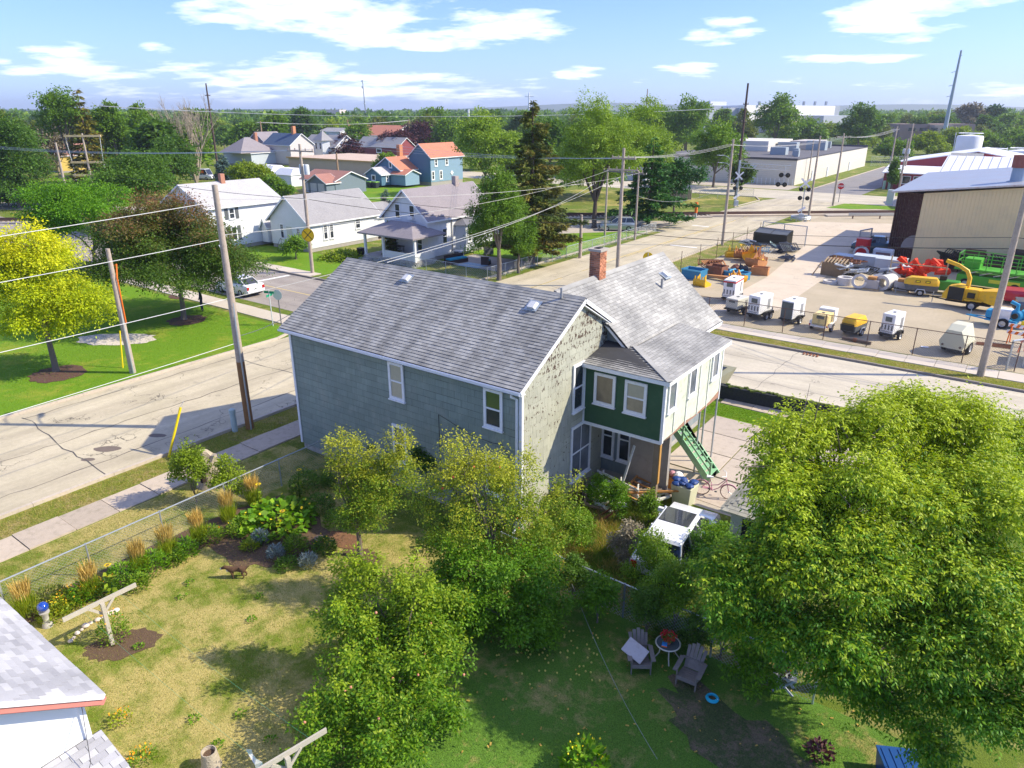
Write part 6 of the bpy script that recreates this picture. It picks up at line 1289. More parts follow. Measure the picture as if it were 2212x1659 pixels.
chainfence('chain link fence half buried in shrubs between the weedy yard and the shaded lawn', [(.4, -1.7), (5.0, -1.75), (10.5, -1.85)], 1.2, 2.4, .085, .003)
chainfence('dark chain link fence along the front of the equipment yard', [(-13.3, 30.9), (13.3, 30.95)], 1.7, 2.72, .10, .0045, CLD, pm_=M('post_rusty', (.13, .08, .06), .9)); chainfence('spiky dark fence posts along the left side of the yard', [(-13.4, 31), (-13.4, 67)], 1.7, 4.5, .3, .006, CLD, rail=False, pm_=M('post_rusty', (.13, .08, .06)), spike=.4)
chainfence('tall wire gate panel at the yard entrance, left leaf', [(-13.2, 67.2), (-8.0, 66.2)], 2.2, 2.6, .22, .008, rr=.05); chainfence('wire gate panel beside the red cabinet, right leaf', [(-2.6, 66.5), (-1.9, 69)], 2.2, 2.5, .2, .008, rr=.07)
chainfence('chain link fence round the patio of the corner house', [(-35.9, 31.4), (-26.2, 31.6), (-26.1, 66)], 1.15, 2.6, .14, .005); chainfence('chain link fence by the willow trunk', [(-42, 58), (-30.5, 66.2), (-26.3, 66.2)], 1.1, 3, .25, .006)
chainfence('chain link fence with slats beyond the tracks', [(-45, 101), (-35.4, 102.8), (-28.5, 110)], 1.5, 3.5, .25, .01, M('slat_green', (.12, .22, .12), .7)); chainfence('tall fence at the far right corner of the warehouse', [(-28, 206), (-20, 214)], 2.5, 3, .5, .015)
t = chainfence('swung open galvanised gate with black items at the right edge', [(12.9, 31.0), (14.4, 33.2)], 1.8, 1.3, .1, .005, rr=.05)
GW = M('fence_wood_grey', (.3, .25, .2), .9, .2, 3)
t = T('board_fence', 'grey board fence left of the slatted fence beyond the tracks', 'fence', (-46, 100, 0)); bmh = MB().box(0, .28, -.03, .03, 0, 1.6).mesh('board', GW)
for i in range(30): o = bpy.data.objects.new('board', bmh); link(o, t); o.location = (i * .31 + .4, i * .05, random.uniform(-.05, .05))
# ================================================================== VEHICLES AND EQUIPMENT
RUB = M('rubber', (.02, .02, .021), .85, .2, 6); RIM = M('rim_grey', (.45, .46, .47), .35, .08, 5, metal=.5); CARW = M('car_white', (.78, .79, .80), .25, .03, 1, coat=.6, spec=.5); CARS = M('car_silver', (.38, .41, .41), .3, .05, 1, metal=.4, coat=.5); CARG = glassmat('car_glass', (.03, .035, .045), .05)
TAIL = M('lamp_red', (.45, .01, .01), .2, .05); HEADL = M('lamp_clear', (.7, .72, .75), .1, .05, spec=.8); CARD = M('car_dark_teal', (.04, .09, .11), .3, .08, 1, coat=.5); CARR = M('car_red', (.48, .02, .05), .3, .06, 1, coat=.5); CARB = M('car_black', (.03, .03, .035), .3, .06, 1, coat=.5)
def wheel(parent, x, y, r=.32, w_=.22, name='wheel', rim=None):
    m = Matrix.Rotation(R(90), 3, 'X')
    o = P(name, MB().lathe([(r * .58, -w_ / 2), (r * .9, -w_ / 2), (r, -w_ * .3), (r, w_ * .3), (r * .9, w_ / 2), (r * .58, w_ / 2)], 18, (0, 0, 0), m), RUB, parent, smooth=True, loc=(x, y, r))
    P('rim', MB().lathe([(.01, -w_ * .42), (r * .2, -w_ * .44), (r * .5, -w_ * .3), (r * .6, -w_ * .48), (r * .6, w_ * .48), (r * .5, w_ * .3), (.01, w_ * .42)], 12, (0, 0, 0), m), rim or RIM, o); return o
def loft(mb, secs):      # each section: list of points, same count
    n = len(secs[0]); o = len(mb.v)
    for s_ in secs: mb.v += [tuple(p) for p in s_]
    for i in range(len(secs) - 1):
        for j in range(n - 1): mb.f.append((o + i * n + j, o + i * n + j + 1, o + (i + 1) * n + j + 1, o + (i + 1) * n + j))
    mb.f.append(tuple(o + j for j in range(n))); mb.f.append(tuple(o + (len(secs) - 1) * n + j for j in range(n - 1, -1, -1))); return mb
def car(label, p, yaw, paint, kind='suv', s=1.0, name='parked_car', roofdark=False, cat='car', group=None):
    """front points to +x; profile stations (x, belt z, roof z or None)"""
    t = T(name, label, cat, p, yaw, group); W_ = .90 * s
    if kind == 'sedan': st = [(-2.25, .55, .92), (-2.15, .4, .98), (-1.5, .3, 1.0), (1.0, .3, .96), (1.9, .32, .82), (2.2, .4, .66), (2.28, .5, .58)]; cab = [(-1.75, 1.0, .66), (-1.05, 1.42, .56), (.1, 1.44, .56), (.95, .98, .68)]
    elif kind == 'pickup': st = [(-2.7, .55, 1.1), (-2.6, .4, 1.12), (1.2, .35, 1.12), (2.3, .4, 1.05), (2.6, .5, .85)]; cab = [(-.7, 1.12, .74), (-.45, 1.75, .64), (.7, 1.75, .62), (1.35, 1.12, .76)]
    elif kind == 'van': st = [(-2.8, .5, 1.1), (1.6, .4, 1.15), (2.6, .4, 1.0), (2.8, .5, .8)]; cab = [(-2.78, 1.15, .86), (-2.7, 2.3, .84), (1.3, 2.3, .8), (1.9, 1.15, .84)]
    else: st = [(-2.3, .55, 1.0), (-2.2, .38, 1.05), (-1.4, .3, 1.08), (1.0, .3, 1.04), (1.85, .32, .95), (2.15, .42, .72), (2.22, .5, .62)]; cab = [(-2.12, 1.06, .74), (-1.75, 1.66, .60), (.2, 1.68, .60), (1.1, 1.03, .74)]
    secs = []
    for (x, zb, zt) in st:
        k = .93 if x in (st[0][0], st[-1][0]) else 1.0; w_ = W_ * k
        secs.append([(x, -w_ * .9, zb - .12), (x, -w_, zb + .05), (x, -w_, zt - .18), (x, -w_ * .93, zt), (x, w_ * .93, zt), (x, w_, zt - .18), (x, w_, zb + .05), (x, w_ * .9, zb - .12)])
    b = P('body', loft(MB(), secs), paint, t, smooth=True)
    zb = cab[0][1]; (xa, za, wa), (xb, zb2, wb), (xc, zc_, wc), (xd, zd, wd) = cab
    Q4 = lambda x, w_, z: [(x, -w_, z), (x, w_, z)]
    glass = MB(); glass.hull([(xa, -wa, za - .02), (xd, -wd, zd - .02), (xd, wd, zd - .02), (xa, wa, za - .02)], [(xb, -wb, zb2 - .03), (xc, -wc, zc_ - .03), (xc, wc, zc_ - .03), (xb, wb, zb2 - .03)])
    P('windows', glass, CARG, t)
    P('roof', MB().hull([(xb - .05, -wb - .02, zb2 - .05), (xc + .05, -wc - .02, zc_ - .05), (xc + .05, wc + .02, zc_ - .05), (xb - .05, wb + .02, zb2 - .05)], [(xb + .05, -wb + .05, zb2 + .03), (xc - .1, -wc + .05, zc_ + .03), (xc - .1, wc - .05, zc_ + .03), (xb + .05, wb - .05, zb2 + .03)]), CARB if roofdark else paint, t)
    mb = MB()
    for s_ in (-1, 1):
        for (u, v) in ((0, 0), (.36, .36), (.72, .72), (1, 1)):
            lo = Vector((xa + (xd - xa) * u, s_ * (wa + (wd - wa) * u + .006), za)); hi = Vector((xb + (xc - xb) * v, s_ * (wb + .01), zb2)); mb.bar(lo, hi, .06, .035, up=(0, 1, 0))
    P('pillars', mb, paint, t)
    for x in ((-1.35, 1.4) if kind != 'pickup' else (-1.7, 1.75)):
        for y in (-1, 1): wheel(t, x * s, y * (W_ - .09), .34 if kind != 'sedan' else .31)
    for y in (-1, 1):
        P('headlight', MB().cbox((st[-1][0] - .12, y * W_ * .72, st[-1][2] - .02), (.22, .32, .16)), HEADL, t); P('tail_light', MB().cbox((st[0][0] + .02, y * W_ * .80, st[0][2] - .16), (.12, .2, .24)), TAIL, t)
        P('mirror', MB().cbox((xd - .25, y * (W_ + .08), zd + .08), (.12, .2, .14)), paint, t)
    P('bumper', MB().cbox((st[0][0] + .02, 0, .48), (.2, W_ * 1.75, .2)).cbox((st[-1][0] - .06, 0, .44), (.2, W_ * 1.7, .18)), BLACK if kind in ('suv', 'pickup') else paint, t); P('underbody', MB().cbox(((st[0][0] + st[-1][0]) / 2, 0, .28), (4.0 * s, W_ * 1.7, .2)), BLACK, t)
    P('number_plate', MB().cbox((st[0][0] - .05, 0, .75), (.02, .34, .16)), WP, t); return t
p = g(1460, 1150); car('white hatchback parked under the shrubs behind the green house', (5.0, 2.15, 0), R(95), CARW, 'suv', .96); P('sunroof', MB().box(-.75, .15, -.5, .5, 1.70, 1.725), CARG, bpy.data.objects['parked_car'])
car('white van like car at the kerb beyond the corner lawn, rear window sticker', (-40.1, 14.9 + .9, 0), R(180), CARW, 'sedan'); car('silver sport utility vehicle parked beside the railway under the trees', (-30.6, 62.9 + 1.2, 0), R(215), CARS, 'suv')
car('dark teal pickup with pale blue lid next to the rusty shed bay', (-.6, 66.9, 0), R(185), CARD, 'pickup', name='pickup_truck', cat='pickup'); P('bed_cover', MB().cbox((-1.6, 0, 1.2), (1.9, 1.6, .08)), M('cover_pale_blue', (.45, .62, .72), .3), bpy.data.objects['pickup_truck'])
car('red pickup at the right edge behind the blue pump', (14.2, 50.3, 0), R(10), CARR, 'pickup', name='pickup_truck', cat='pickup'); car('dark grey truck half cut off by the right edge below the red pickup', (15.2, 46.6, 0), R(10), M('car_slate', (.10, .11, .14), .3, .08, 1, coat=.5), 'pickup', name='pickup_truck', cat='pickup')
p = g(440, 388); t = car('white moving van with an orange stripe behind the bare tree', p, R(20), CARW, 'van', name='moving_van', cat='van'); P('stripe', MB().box(-2.4, 1.0, -.885, -.872, 1.5, 2.0), ORNG, t)
car('white parked car far left beyond the yellow tree', (-75, -3, 0), R(30), CARW, 'sedan')
# trailers of the rental yard
GENW = M('genset_white', (.78, .78, .76), .45, .05, 1.5, dirt=((.42, .37, .3), .45)); GENG = M('genset_dark', (.10, .12, .12), .5, .1, 2); GENT = M('genset_tan', (.58, .56, .47), .5, .05, 1.5); GENY = M('genset_cream_yellow', (.80, .62, .26), .45, .05, 1.5); CATY = M('machine_yellow', (.80, .46, .02), .5, .1, 2, dirt=((.36, .24, .1), .5)); DGR = M('machine_grey', (.10, .11, .115), .6, .15, 2, dirt=((.25, .22, .18), .5)); CRM = M('compressor_cream', (.62, .60, .44), .5, .04, 1.5)
LET = M('letter_black', (.03, .03, .03), .6)
def trailer_frame(t, L_, W_, z=.5, axles=(0,), r=.33, tongue=1.1, dirn=1, mat=None, fender=True):
    mat = mat or BLACK; f = P('frame', MB().box(-L_ / 2, L_ / 2, -W_ / 2, W_ / 2, z - .12, z), mat, t)
    P('tongue', MB().bar((dirn * L_ / 2, -W_ * .4, z - .06), (dirn * (L_ / 2 + tongue), 0, z - .06), .08).bar((dirn * L_ / 2, W_ * .4, z - .06), (dirn * (L_ / 2 + tongue), 0, z - .06), .08), mat, t)
    P('jack', MB().tube([(dirn * (L_ / 2 + tongue * .8), .1, 0), (dirn * (L_ / 2 + tongue * .8), .1, z + .3)], .035, 6), GALV, t)
    for a in axles:
        for s_ in (-1, 1): wheel(t, a, s_ * (W_ / 2 + .14), r, .2)
    if fender:
        for s_ in (-1, 1):
            x0, x1 = min(axles) - r - .1, max(axles) + r + .1; y = s_ * (W_ / 2 + .14)
            P('fender', MB().bar((x0, y, r * 1.4), (x0 + .1, y, r * 2 + .1), .26, .03).bar((x0 + .1, y, r * 2 + .12), (x1 - .1, y, r * 2 + .12), .26, .03).bar((x1 - .1, y, r * 2 + .1), (x1, y, r * 1.4), .26, .03), mat, t)
def genset(label, x, y, rz, L_, W_, h, body_, front=None, axles=(0,), louv=4, z=.55, group='equipment trailers along the yard fence', mark=None, band=None, fmat=None):
    """x axis along the unit; its -x end faces the street"""
    t = T('generator_trailer', label, 'trailer', (x, y, 0), rz, group); t.scale = (.8,) * 3; trailer_frame(t, L_ + .3, W_ + .1, z, axles, mat=fmat)
    b = P('housing', MB().box(-L_ / 2, L_ / 2, -W_ / 2, W_ / 2, z + .01, z + h), body_, t, bevel=.05)
    if front: P('front_panel', MB().box(-L_ / 2 - .012, -L_ / 2 - .002, -W_ / 2 + .05, W_ / 2 - .05, z + .05, z + h * .93), front, t)
    P('control_window', MB().box(-L_ / 2 - .024, -L_ / 2 - .013, -W_ * .28, W_ * .22, z + h * .62, z + h * .86), M('panel_window', (.10, .12, .12), .2, .3, 6, spec=.7), t)
    lo = P('louvre_panel', MB().box(-L_ / 2 - .02, -L_ / 2 - .003, -W_ * .4, W_ * .4, z + h * .1, z + h * .12), DGR, t)
    for k in range(louv): yy = -W_ * .38 + k * W_ * .76 / max(1, louv - 1) - .05; P('louvre', MB().box(-L_ / 2 - .03, -L_ / 2 - .013, yy, yy + .1, z + h * .2, z + h * .45), DGR, t)
    for s_ in (-1, 1):
        P('side_door', MB().box(-L_ * .38, L_ * .05, s_ * W_ / 2 - .004 * (s_ < 0), s_ * W_ / 2 + .012 * s_ + .004, z + h * .15, z + h * .85) if s_ > 0 else MB().box(-L_ * .38, L_ * .05, -W_ / 2 - .012, -W_ / 2 - .002, z + h * .15, z + h * .85), body_, t)
        for k in range(3): P('vent_slot', MB().box(L_ * .12 + k * .16, L_ * .12 + k * .16 + .08, s_ * (W_ / 2 + .006) - .004, s_ * (W_ / 2 + .006) + .004, z + h * .2, z + h * .75), DGR, t)
    P('exhaust', MB().box(-.12, .12, -.1, .1, z + h + .002, z + h + .05), DGR, t)
    if band: P('stripe', MB().box(-L_ / 2 - .016, L_ / 2 + .016, -W_ / 2 - .016, W_ / 2 + .016, z + h * .84, z + h * .92), band, t)
    if mark: text(t, mark, .16, LET, (-L_ / 2 - .03, 0, z + h * .9), (R(90), 0, R(-90)))
    return t
yr = R(90) + R(-12)
genset('white generator with red band at the far left of the yard fence', -5.9, 37.4, yr + .25, 2.6, 1.2, 1.75, GENW, band=REDP, z=.6)
t = genset('low tan generator trailer second from the left along the yard fence', -4.3, 34.0, yr, 2.1, 1.25, .95, GENT, louv=0, z=.62)
genset('tall white generator on a tandem axle black trailer', -2.5, 33.6, yr, 2.3, 1.15, 1.65, GENW, axles=(-.1, .62), z=.62); genset('white generator with dark front panel', -.25, 33.9, yr, 2.2, 1.15, 1.6, GENW, front=GENG, z=.55, louv=0)
t = genset('cream yellow light tower box on a white trailer', 2.0, 33.1, yr + .12, 1.6, 1.25, .95, GENY, louv=0, z=.6, mark=None, fmat=GENW)
P('rear_box', MB().box(.85, 1.7, -.68, .68, .61, 1.75), GENW, t, bevel=.03); text(t, 'RENTAL', .13, LET, (-.84, 0, 1.42), (R(90), 0, R(-90))); mb = MB(); [mb.box(-.832, -.822, -.03 , .12, .8 + k * .12, .82 + k * .12) for k in range(5)]; P('slot', mb, LET, t, kind='stuff')
for s_ in (-1, 1): P('tail_light', MB().cbox((-.92, s_ * .72, .62), (.03, .14, .14)), TAIL, t)
def compressor(label, x, y, rz, top, low, L_=2.4, W_=1.25, h=1.15, z=.45, group=None, tow=1):
    t = T('air_compressor', label, 'trailer', (x, y, 0), rz, group); t.scale = (.84,) * 3; trailer_frame(t, L_ * .8, W_ * .8, z, (0,), mat=BLACK, fender=False)
    secs = []
    for (u, k, zz) in ((-.5, .8, .78), (-.42, 1, 1.0), (.3, 1, 1.0), (.46, .85, .82), (.5, .7, .66)):
        X = u * L_; w_ = W_ / 2 * k; secs.append([(X, -w_, z + h * .45), (X, -w_ * .96, z + h * .75 * zz), (X, -w_ * .7, z + h * zz), (X, w_ * .7, z + h * zz), (X, w_ * .96, z + h * .75 * zz), (X, w_, z + h * .45)])
    P('hood', loft(MB(), secs), top, t, smooth=True)
    P('body', MB().hull([(-L_ * .48, -W_ * .46, z), (L_ * .42, -W_ * .46, z), (L_ * .42, W_ * .46, z), (-L_ * .48, W_ * .46, z)], [(-L_ * .5, -W_ * .5, z + h * .46), (L_ * .5, -W_ * .45, z + h * .46), (L_ * .5, W_ * .45, z + h * .46), (-L_ * .5, W_ * .5, z + h * .46)]), low, t)
    for s_ in (-1, 1): P('fender', MB().tube([(-.45, s_ * (W_ / 2 + .1), .35), (-.3, s_ * (W_ / 2 + .1), .68), (.3, s_ * (W_ / 2 + .1), .68), (.45, s_ * (W_ / 2 + .1), .35)], .05, 6), M('fender_pale', (.55, .58, .6), .4), t)
    return t
t = compressor('yellow and black air compressor rear facing the fence', 4.0, 33.4, yr, CATY, DGR, h=1.1)
mb = MB(); [mb.box(-1.26, -1.2, -.5, .5, .55 + k * .1, .6 + k * .1) for k in range(6)]; P('grille', mb, BLACK, t, kind='stuff')
genset('narrow white generator with four slots on a black trailer', 6.2, 34.0, yr - .05, 1.9, 1.05, 1.65, GENW, z=.55)
t = T('air_compressor', 'pale cream angular compressor with big black tyres alone near the fence', 'trailer', (10.1, 33.2, 0), yr - .02); trailer_frame(t, 1.8, 1.1, .5, (0,), r=.42, mat=BLACK, fender=False)
P('housing', loft(MB(), [[(x, -w_ * .86, .42), (x, -w_, .8), (x, -w_ * .55, zt), (x, w_ * .55, zt), (x, w_, .8), (x, w_ * .86, .42)] for (x, w_, zt) in ((-1.05, .72, 1.55), (-.4, .78, 1.85), (.6, .78, 1.85), (1.1, .6, 1.4))]), CRM, t, bevel=.03)
text(t, 'INGERSOLL-RAND', .11, LET, (-1.0, 0, 1.32), (R(74), 0, R(-90))); [P('lamp', MB().lathe([(.01, 0), (.07, 0), (.07, .03), (.01, .03)], 10, (-1.07, y, .6), Matrix.Rotation(R(90), 3, 'Y')), M('lamp_dark', (.15, .1, .08)), t) for y in (-.5, .5)]
t = T('pipe_section', 'rusty pipe lying on the ground behind the yard fence', 'pipe', (4.6, 31.7, 0)); P('tube', MB().tube([(-.9, 0, .12), (.9, -.2, .12)], .1, 10), M('pipe_dark', (.14, .1, .08), .8), t); P('flange', MB().tube([(-.2, -.08, .12), (0, -.1, .12)], .15, 10), RUST, t)
t = compressor('yellow towable compressor with two black stickers in the back row', 5.9, 48.6, R(190), CATY, DGR, 3.0, 1.4, 1.25, .5)
for x in (-.5, .35): P('sticker', MB().cbox((x, .698, 1.42), (.42, .012, .2)), BLACK, t); P('sticker', MB().cbox((x, .706, 1.42), (.3, .006, .12)), YP, t)
# wood chipper
t = T('wood_chipper', 'yellow wood chipper with curved discharge chute and black tank', 'trailer', (9.6, 46.0, 0), R(-8)); trailer_frame(t, 3.0, 1.1, .55, (.35,), r=.36, tongue=1.3, dirn=-1, mat=BLACK, fender=False)
P('engine_cover', loft(MB(), [[(x, -w_, .6), (x, -w_, zt - .15), (x, -w_ * .7, zt), (x, w_ * .7, zt), (x, w_, zt - .15), (x, w_, .6)] for (x, w_, zt) in ((-1.8, .5, 1.0), (-1.5, .6, 1.55), (-.9, .62, 1.75), (-.3, .62, 1.7))]), CATY, t)
P('side_tank', MB().box(-1.4, -.35, -.66, -.63, .62, 1.6), BLACK, t); P('feed_hopper', MB().hull([(.6, -.45, .8), (.6, .45, .8), (.6, .45, 1.5), (.6, -.45, 1.5)], [(1.9, -.85, .6), (1.9, .85, .6), (1.9, .85, 1.75), (1.9, -.85, 1.75)]), CATY, t); P('hopper_edge', MB().box(1.9, 1.96, -.87, .87, .58, 1.78), ORNG, t)
P('feed_box', MB().box(-.29, .59, -.5, .5, .6, 1.55), CATY, t); P('hydraulics', MB().box(-.1, .4, -.62, -.5, .9, 1.3), BLACK, t); P('fender', MB().bar((-.2, -.7, .78), (.95, -.7, .78), .3, .06), CATY, t)
P('chute', MB().tube([(-.3, 0, 1.55), (-.3, 0, 2.3), (-.55, 0, 2.8), (-1.2, 0, 3.15), (-2.1, 0, 3.4)], [.16, .16, .15, .14, .15], 8), CATY, t, smooth=True)
# scissor lift
LG = M('lift_green', (.08, .38, .03), .5, .12, 1.5, dirt=((.12, .2, .08), .5))
t = T('scissor_lift', 'bright green scissor lift platform behind the wood chipper', 'lift', (10.6, 54.2, 0), R(-6)); P('base', MB().box(-2.6, 2.4, -.9, .9, .35, 1.15), LG, t, bevel=.04); P('deck', MB().box(-2.9, 2.8, -1.0, 1.0, 1.55, 1.7), LG, t); P('control_box', MB().box(-2.3, -1.1, -.7, .7, 1.71, 2.5), LG, t)
for a in (-1.9, 1.7):
    for s_ in (-1, 1): wheel(t, a, s_ * .85, .42, .3)
for k in range(6):
    x = -2.7 + k * 1.06
    for y in (-.95, .95): P('stanchion', MB().box(x - .03, x + .03, y - .03, y + .03, 1.7, 2.9), LG, t)
for z in (2.3, 2.9):
    for y in (-.95, .95): P('handrail', MB().bar((-2.75, y, z), (2.7, y, z), .05), LG, t)
    for x in (-2.72, 2.68): P('handrail', MB().bar((x, -.95, z), (x, .95, z), .05), LG, t)
mb = MB(); [mb.bar((-2 + k, -.6, 1.2), (-1 + k, -.6, 1.55), .08) for k in range(4)]; P('scissor_arm', mb, GALV, t); P('label_plate', MB().box(-.2, 2.0, -.915, -.902, .7, 1.0), M('label_yellow', (.7, .7, .05), .5), t); P('gate', MB().bar((2.3, -1.0, 1.75), (2.3, -1.0, 2.85), .05).bar((3.1, -1.0, 1.75), (3.1, -1.0, 2.85), .05).bar((2.3, -1.0, 2.85), (3.1, -1.0, 2.85), .05), YP, t)
t = T('green_machine', 'low dark green machine between the yellow compressor and the chipper', 'machine', (7.3, 50.4, 0)); P('body', MB().box(-1.1, 1.2, -.5, .5, .3, 1.1), M('machine_green', (.05, .25, .03), .5), t, bevel=.08); [wheel(t, x, s_ * .5, .28, .2) for x in (-.7, .8) for s_ in (-1, 1)]; P('seat', MB().box(-.3, .2, -.3, .3, 1.11, 1.45), BLACK, t)
# blue pumps
BLU = M('pump_blue', (.02, .28, .50), .4, .08, 2)
for k, (x, y) in enumerate(((12.0, 41.6), (14.0, 42.6))):
    t = T('pump_trailer', ('blue and white trash pump trailer behind the right utility pole', 'blue pump trailer with round housing at the right edge')[k], 'trailer', (x, y, 0), R(-10), 'blue pump trailers'); trailer_frame(t, 1.9, 1.0, .5, (.2,), r=.36, tongue=1.3, dirn=-1, mat=BLU, fender=False)
    P('engine', MB().box(-.6, .5, -.45, .45, .55, 1.3), GENW if k == 0 else BLU, t, bevel=.08); P('volute', MB().lathe([(.01, -.16), (.3, -.16), (.42, 0), (.3, .16), (.01, .16)], 18, (.75, -.1, .95), Matrix.Rotation(R(90), 3, 'X')), BLU, t, smooth=True); P('pipe', MB().tube([(.75, -.1, 1.3), (.75, -.1, 1.7), (.3, -.1, 1.85)], .13, 10), BLU, t, smooth=True); P('suction_flange', MB().lathe([(.01, 0), (.2, 0), (.2, .12), (.08, .12), (.01, .1)], 12, (.75, -.32, .95), Matrix.Rotation(R(90), 3, 'X')), BLACK, t); P('tank', MB().box(-1.0, -.6, -.4, .4, .55, 1.1), BLU, t, bevel=.05)
# barricades and cones at the right edge
for k, (x, y) in enumerate(((13.2, 37.2), (13.9, 35.2))):
    t = T('barricade', ('orange and white striped barricade with yellow lamp at the right edge', 'lower striped barricade leaning by the gate')[k], 'barricade', (x, y, 0), R(-15 - 20 * k), 'striped barricades')
    for s_ in (-.55, .55): P('leg', MB().bar((s_, -.3, 0), (s_, 0, 1.3), .06).bar((s_, .3, 0), (s_, 0, 1.3), .06), ORNG, t)
    for z in (1.1, .65):
        b_ = P('board', MB().box(-.75, .75, -.09, -.06, z, z + .22), WP, t)
        for j in range(4): P('stripe', MB().hull([(-.7 + j * .38, -.096, z), (-.52 + j * .38, -.096, z), (-.42 + j * .38, -.096, z + .22), (-.6 + j * .38, -.096, z + .22)], [(-.7 + j * .38, -.091, z), (-.52 + j * .38, -.091, z), (-.42 + j * .38, -.091, z + .22), (-.6 + j * .38, -.091, z + .22)]), ORNG, b_)
    if k == 0: P('warning_lamp', MB().ball((0, 0, 1.5), .12, 10, 6).box(-.1, .1, -.05, .05, 1.33, 1.42), YP, t)
t = T('steel_bars', 'rusty bars lying behind the right utility pole', 'bars', (11.9, 35.6, 0)); [P('bar', MB().bar((-.9, k * .12, .06), (1.1, k * .15 + .2, .06 + .02 * k), .05), RUST, t) for k in range(5)]
t = T('black_gate_bin', 'black metal bin behind the swung gate at the right edge', 'bin', (14.9, 33.6, 0)); P('body', MB().hull([(-1, -.8, 0), (1.2, -.8, 0), (1.2, .8, 0), (-1, .8, 0)], [(-1.3, -.9, 1.2), (1.4, -.9, 1.2), (1.4, .9, 1.2), (-1.3, .9, 1.2)]), M('steel_dark_blue', (.05, .08, .11), .5), t)
t = T('paper_scrap', 'white board scrap on the ground beside the cream compressor', 'board', (8.4, 33.0, .02)); P('sheet', MB().cbox((0, 0, .02), (.45, .25, .02), .3), WP, t)
# concrete rings and pipes
CR = M('concrete_ring', (.60, .57, .52), .85, .08, 2, dirt=((.4, .36, .3), .4)); gl = 'concrete rings and blocks in the back row'
def ring(label, x, y, ro, ri, L_, tilt=0, yaw=0, z=None):
    t = T('concrete_ring', label, 'concrete ring', (x, y, (ro if tilt else 0) if z is None else z), yaw, gl); m = Matrix.Rotation(tilt, 3, 'X'); P('ring', MB().lathe([(ri, -L_ / 2 if tilt else 0), (ro, -L_ / 2 if tilt else 0), (ro, L_ / 2 if tilt else L_), (ri, L_ / 2 if tilt else L_), (ri, -L_ / 2 if tilt else 0)], 24, (0, 0, 0), m), CR, t, smooth=True); return t
ring('flat pale ring lying at the left end of the back row', -1.1, 48.7, .62, .42, .25); ring('white concrete block with oval mouth, second in the row', .1, 48.9, .70, .45, .65); ring('upright white concrete ring showing its open circle', 1.35, 48.0, .62, .42, .3, R(78)); ring('large concrete pipe lying with its hollow end to the camera', 3.3, 49.0, .64, .38, 1.5, R(90), R(-20)); ring('white lid ring leaning above the pallet of bricks', 2.5, 49.6, .55, .3, .3, R(60), .3)
for k, (x, y, lb) in enumerate(((2.3, 48.3, 'grey wrapped block on a pallet between the ring and the pipe'), (4.5, 48.9, 'grey box pallet right of the big pipe'))):
    t = T('wrapped_block', lb, 'block', (x, y, 0)); P('block', MB().box(-.55, .55, -.45, .45, .14, .85), M('block_grey', (.42, .39, .36), .8, .1, 3), t, bevel=.03); P('pallet', MB().box(-.6, .6, -.5, .5, 0, .12), M('pallet_wood', (.5, .36, .2), .9), t); P('brown_load', MB().box(-.35, .3, -.3, .3, .86, 1.1), M('load_brown', (.45, .22, .07), .8), t)
t = T('pallet_stack', 'slatted wooden pallets leaning at the left end of the back row', 'pallets', (-1.6, 52.0, 0), R(-10)); PWd = M('pallet_wood', (.5, .36, .2), .9)
for k in range(7): P('slat', MB().bar((-.9 + k * .3, -.3, 1.25), (-.9 + k * .3, .45, 1.6), .14, .03), PWd, t)
P('runner', MB().box(-1.1, 1.1, -.35, -.25, 0, 1.2).box(-1.1, 1.1, .3, .4, 0, 1.4), M('pallet_dark', (.25, .18, .1), .9), t); P('post', MB().bar((-1.5, -1.2, 0), (-1.0, -.5, 1.3), .09), PWd, t)
GB = M('crate_pale_grey', (.48, .53, .56), .6, .1, 1.5)
for k, (x, y, w_, d_, h) in enumerate(((.1, 57.6, 2.3, 1.6, 1.2), (2.3, 56.6, 2.4, 1.8, 1.3), (3.5, 56.0, 1.5, 1.2, .9), (-2.1, 58.8, 2.0, 1.3, .8))):
    t = T('crate', ('pale grey crate left of the pair before the rusty bay', 'pale grey wide crate before the rusty bay', 'small pale crate attached right of the wide one', 'brown topped crate at the left end of the crates')[k], 'crate', (x, y, 0), R(-4 * k), 'crates in the yard'); P('body', MB().box(-w_ / 2, w_ / 2, -d_ / 2, d_ / 2, .1, h), GB if k < 3 else M('load_brown', (.45, .22, .07)), t, bevel=.04); P('lid', MB().box(-w_ / 2 - .04, w_ / 2 + .04, -d_ / 2 - .04, d_ / 2 + .04, h + .002, h + .06), GB, t)
    for j in range(3): P('band', MB().box(-w_ / 2 + .3 + j * w_ * .35, -w_ / 2 + .36 + j * w_ * .35, -d_ / 2 - .012, -d_ / 2, .12, h), GALV, t)
def frames(label, x, y, n, seed, mats, name='scrap_frame_pile', sp=1.6, cat='scrap pile', zz=.9):
    """a heap of racks and brackets: each frame a part"""
    t = T(name, label, cat, (x, y, 0)); r = random.Random(seed)
    for k in range(n):
        m = Matrix.Translation((r.uniform(-sp, sp), r.uniform(-sp * .5, sp * .5), r.uniform(.2, zz))) @ Matrix.Rotation(r.uniform(0, 6), 4, 'Z') @ Matrix.Rotation(r.uniform(-.7, .7), 4, 'X'); a, b_, th = r.uniform(.5, 1.0), r.uniform(.3, .6), r.uniform(.06, .1)
        C4 = [m @ Vector(v) for v in ((-a, -b_, 0), (a, -b_, 0), (a, b_, 0), (-a, b_, 0))]; mb = MB()
        for i in range(4): mb.bar(C4[i], C4[(i + 1) % 4], th)
        for i in range(4): u = (i + 1) / 5; mb.bar(C4[0].lerp(C4[1], u), C4[3].lerp(C4[2], u), th * .7)
        P('frame', mb, mats[k % len(mats)], t)
    return t
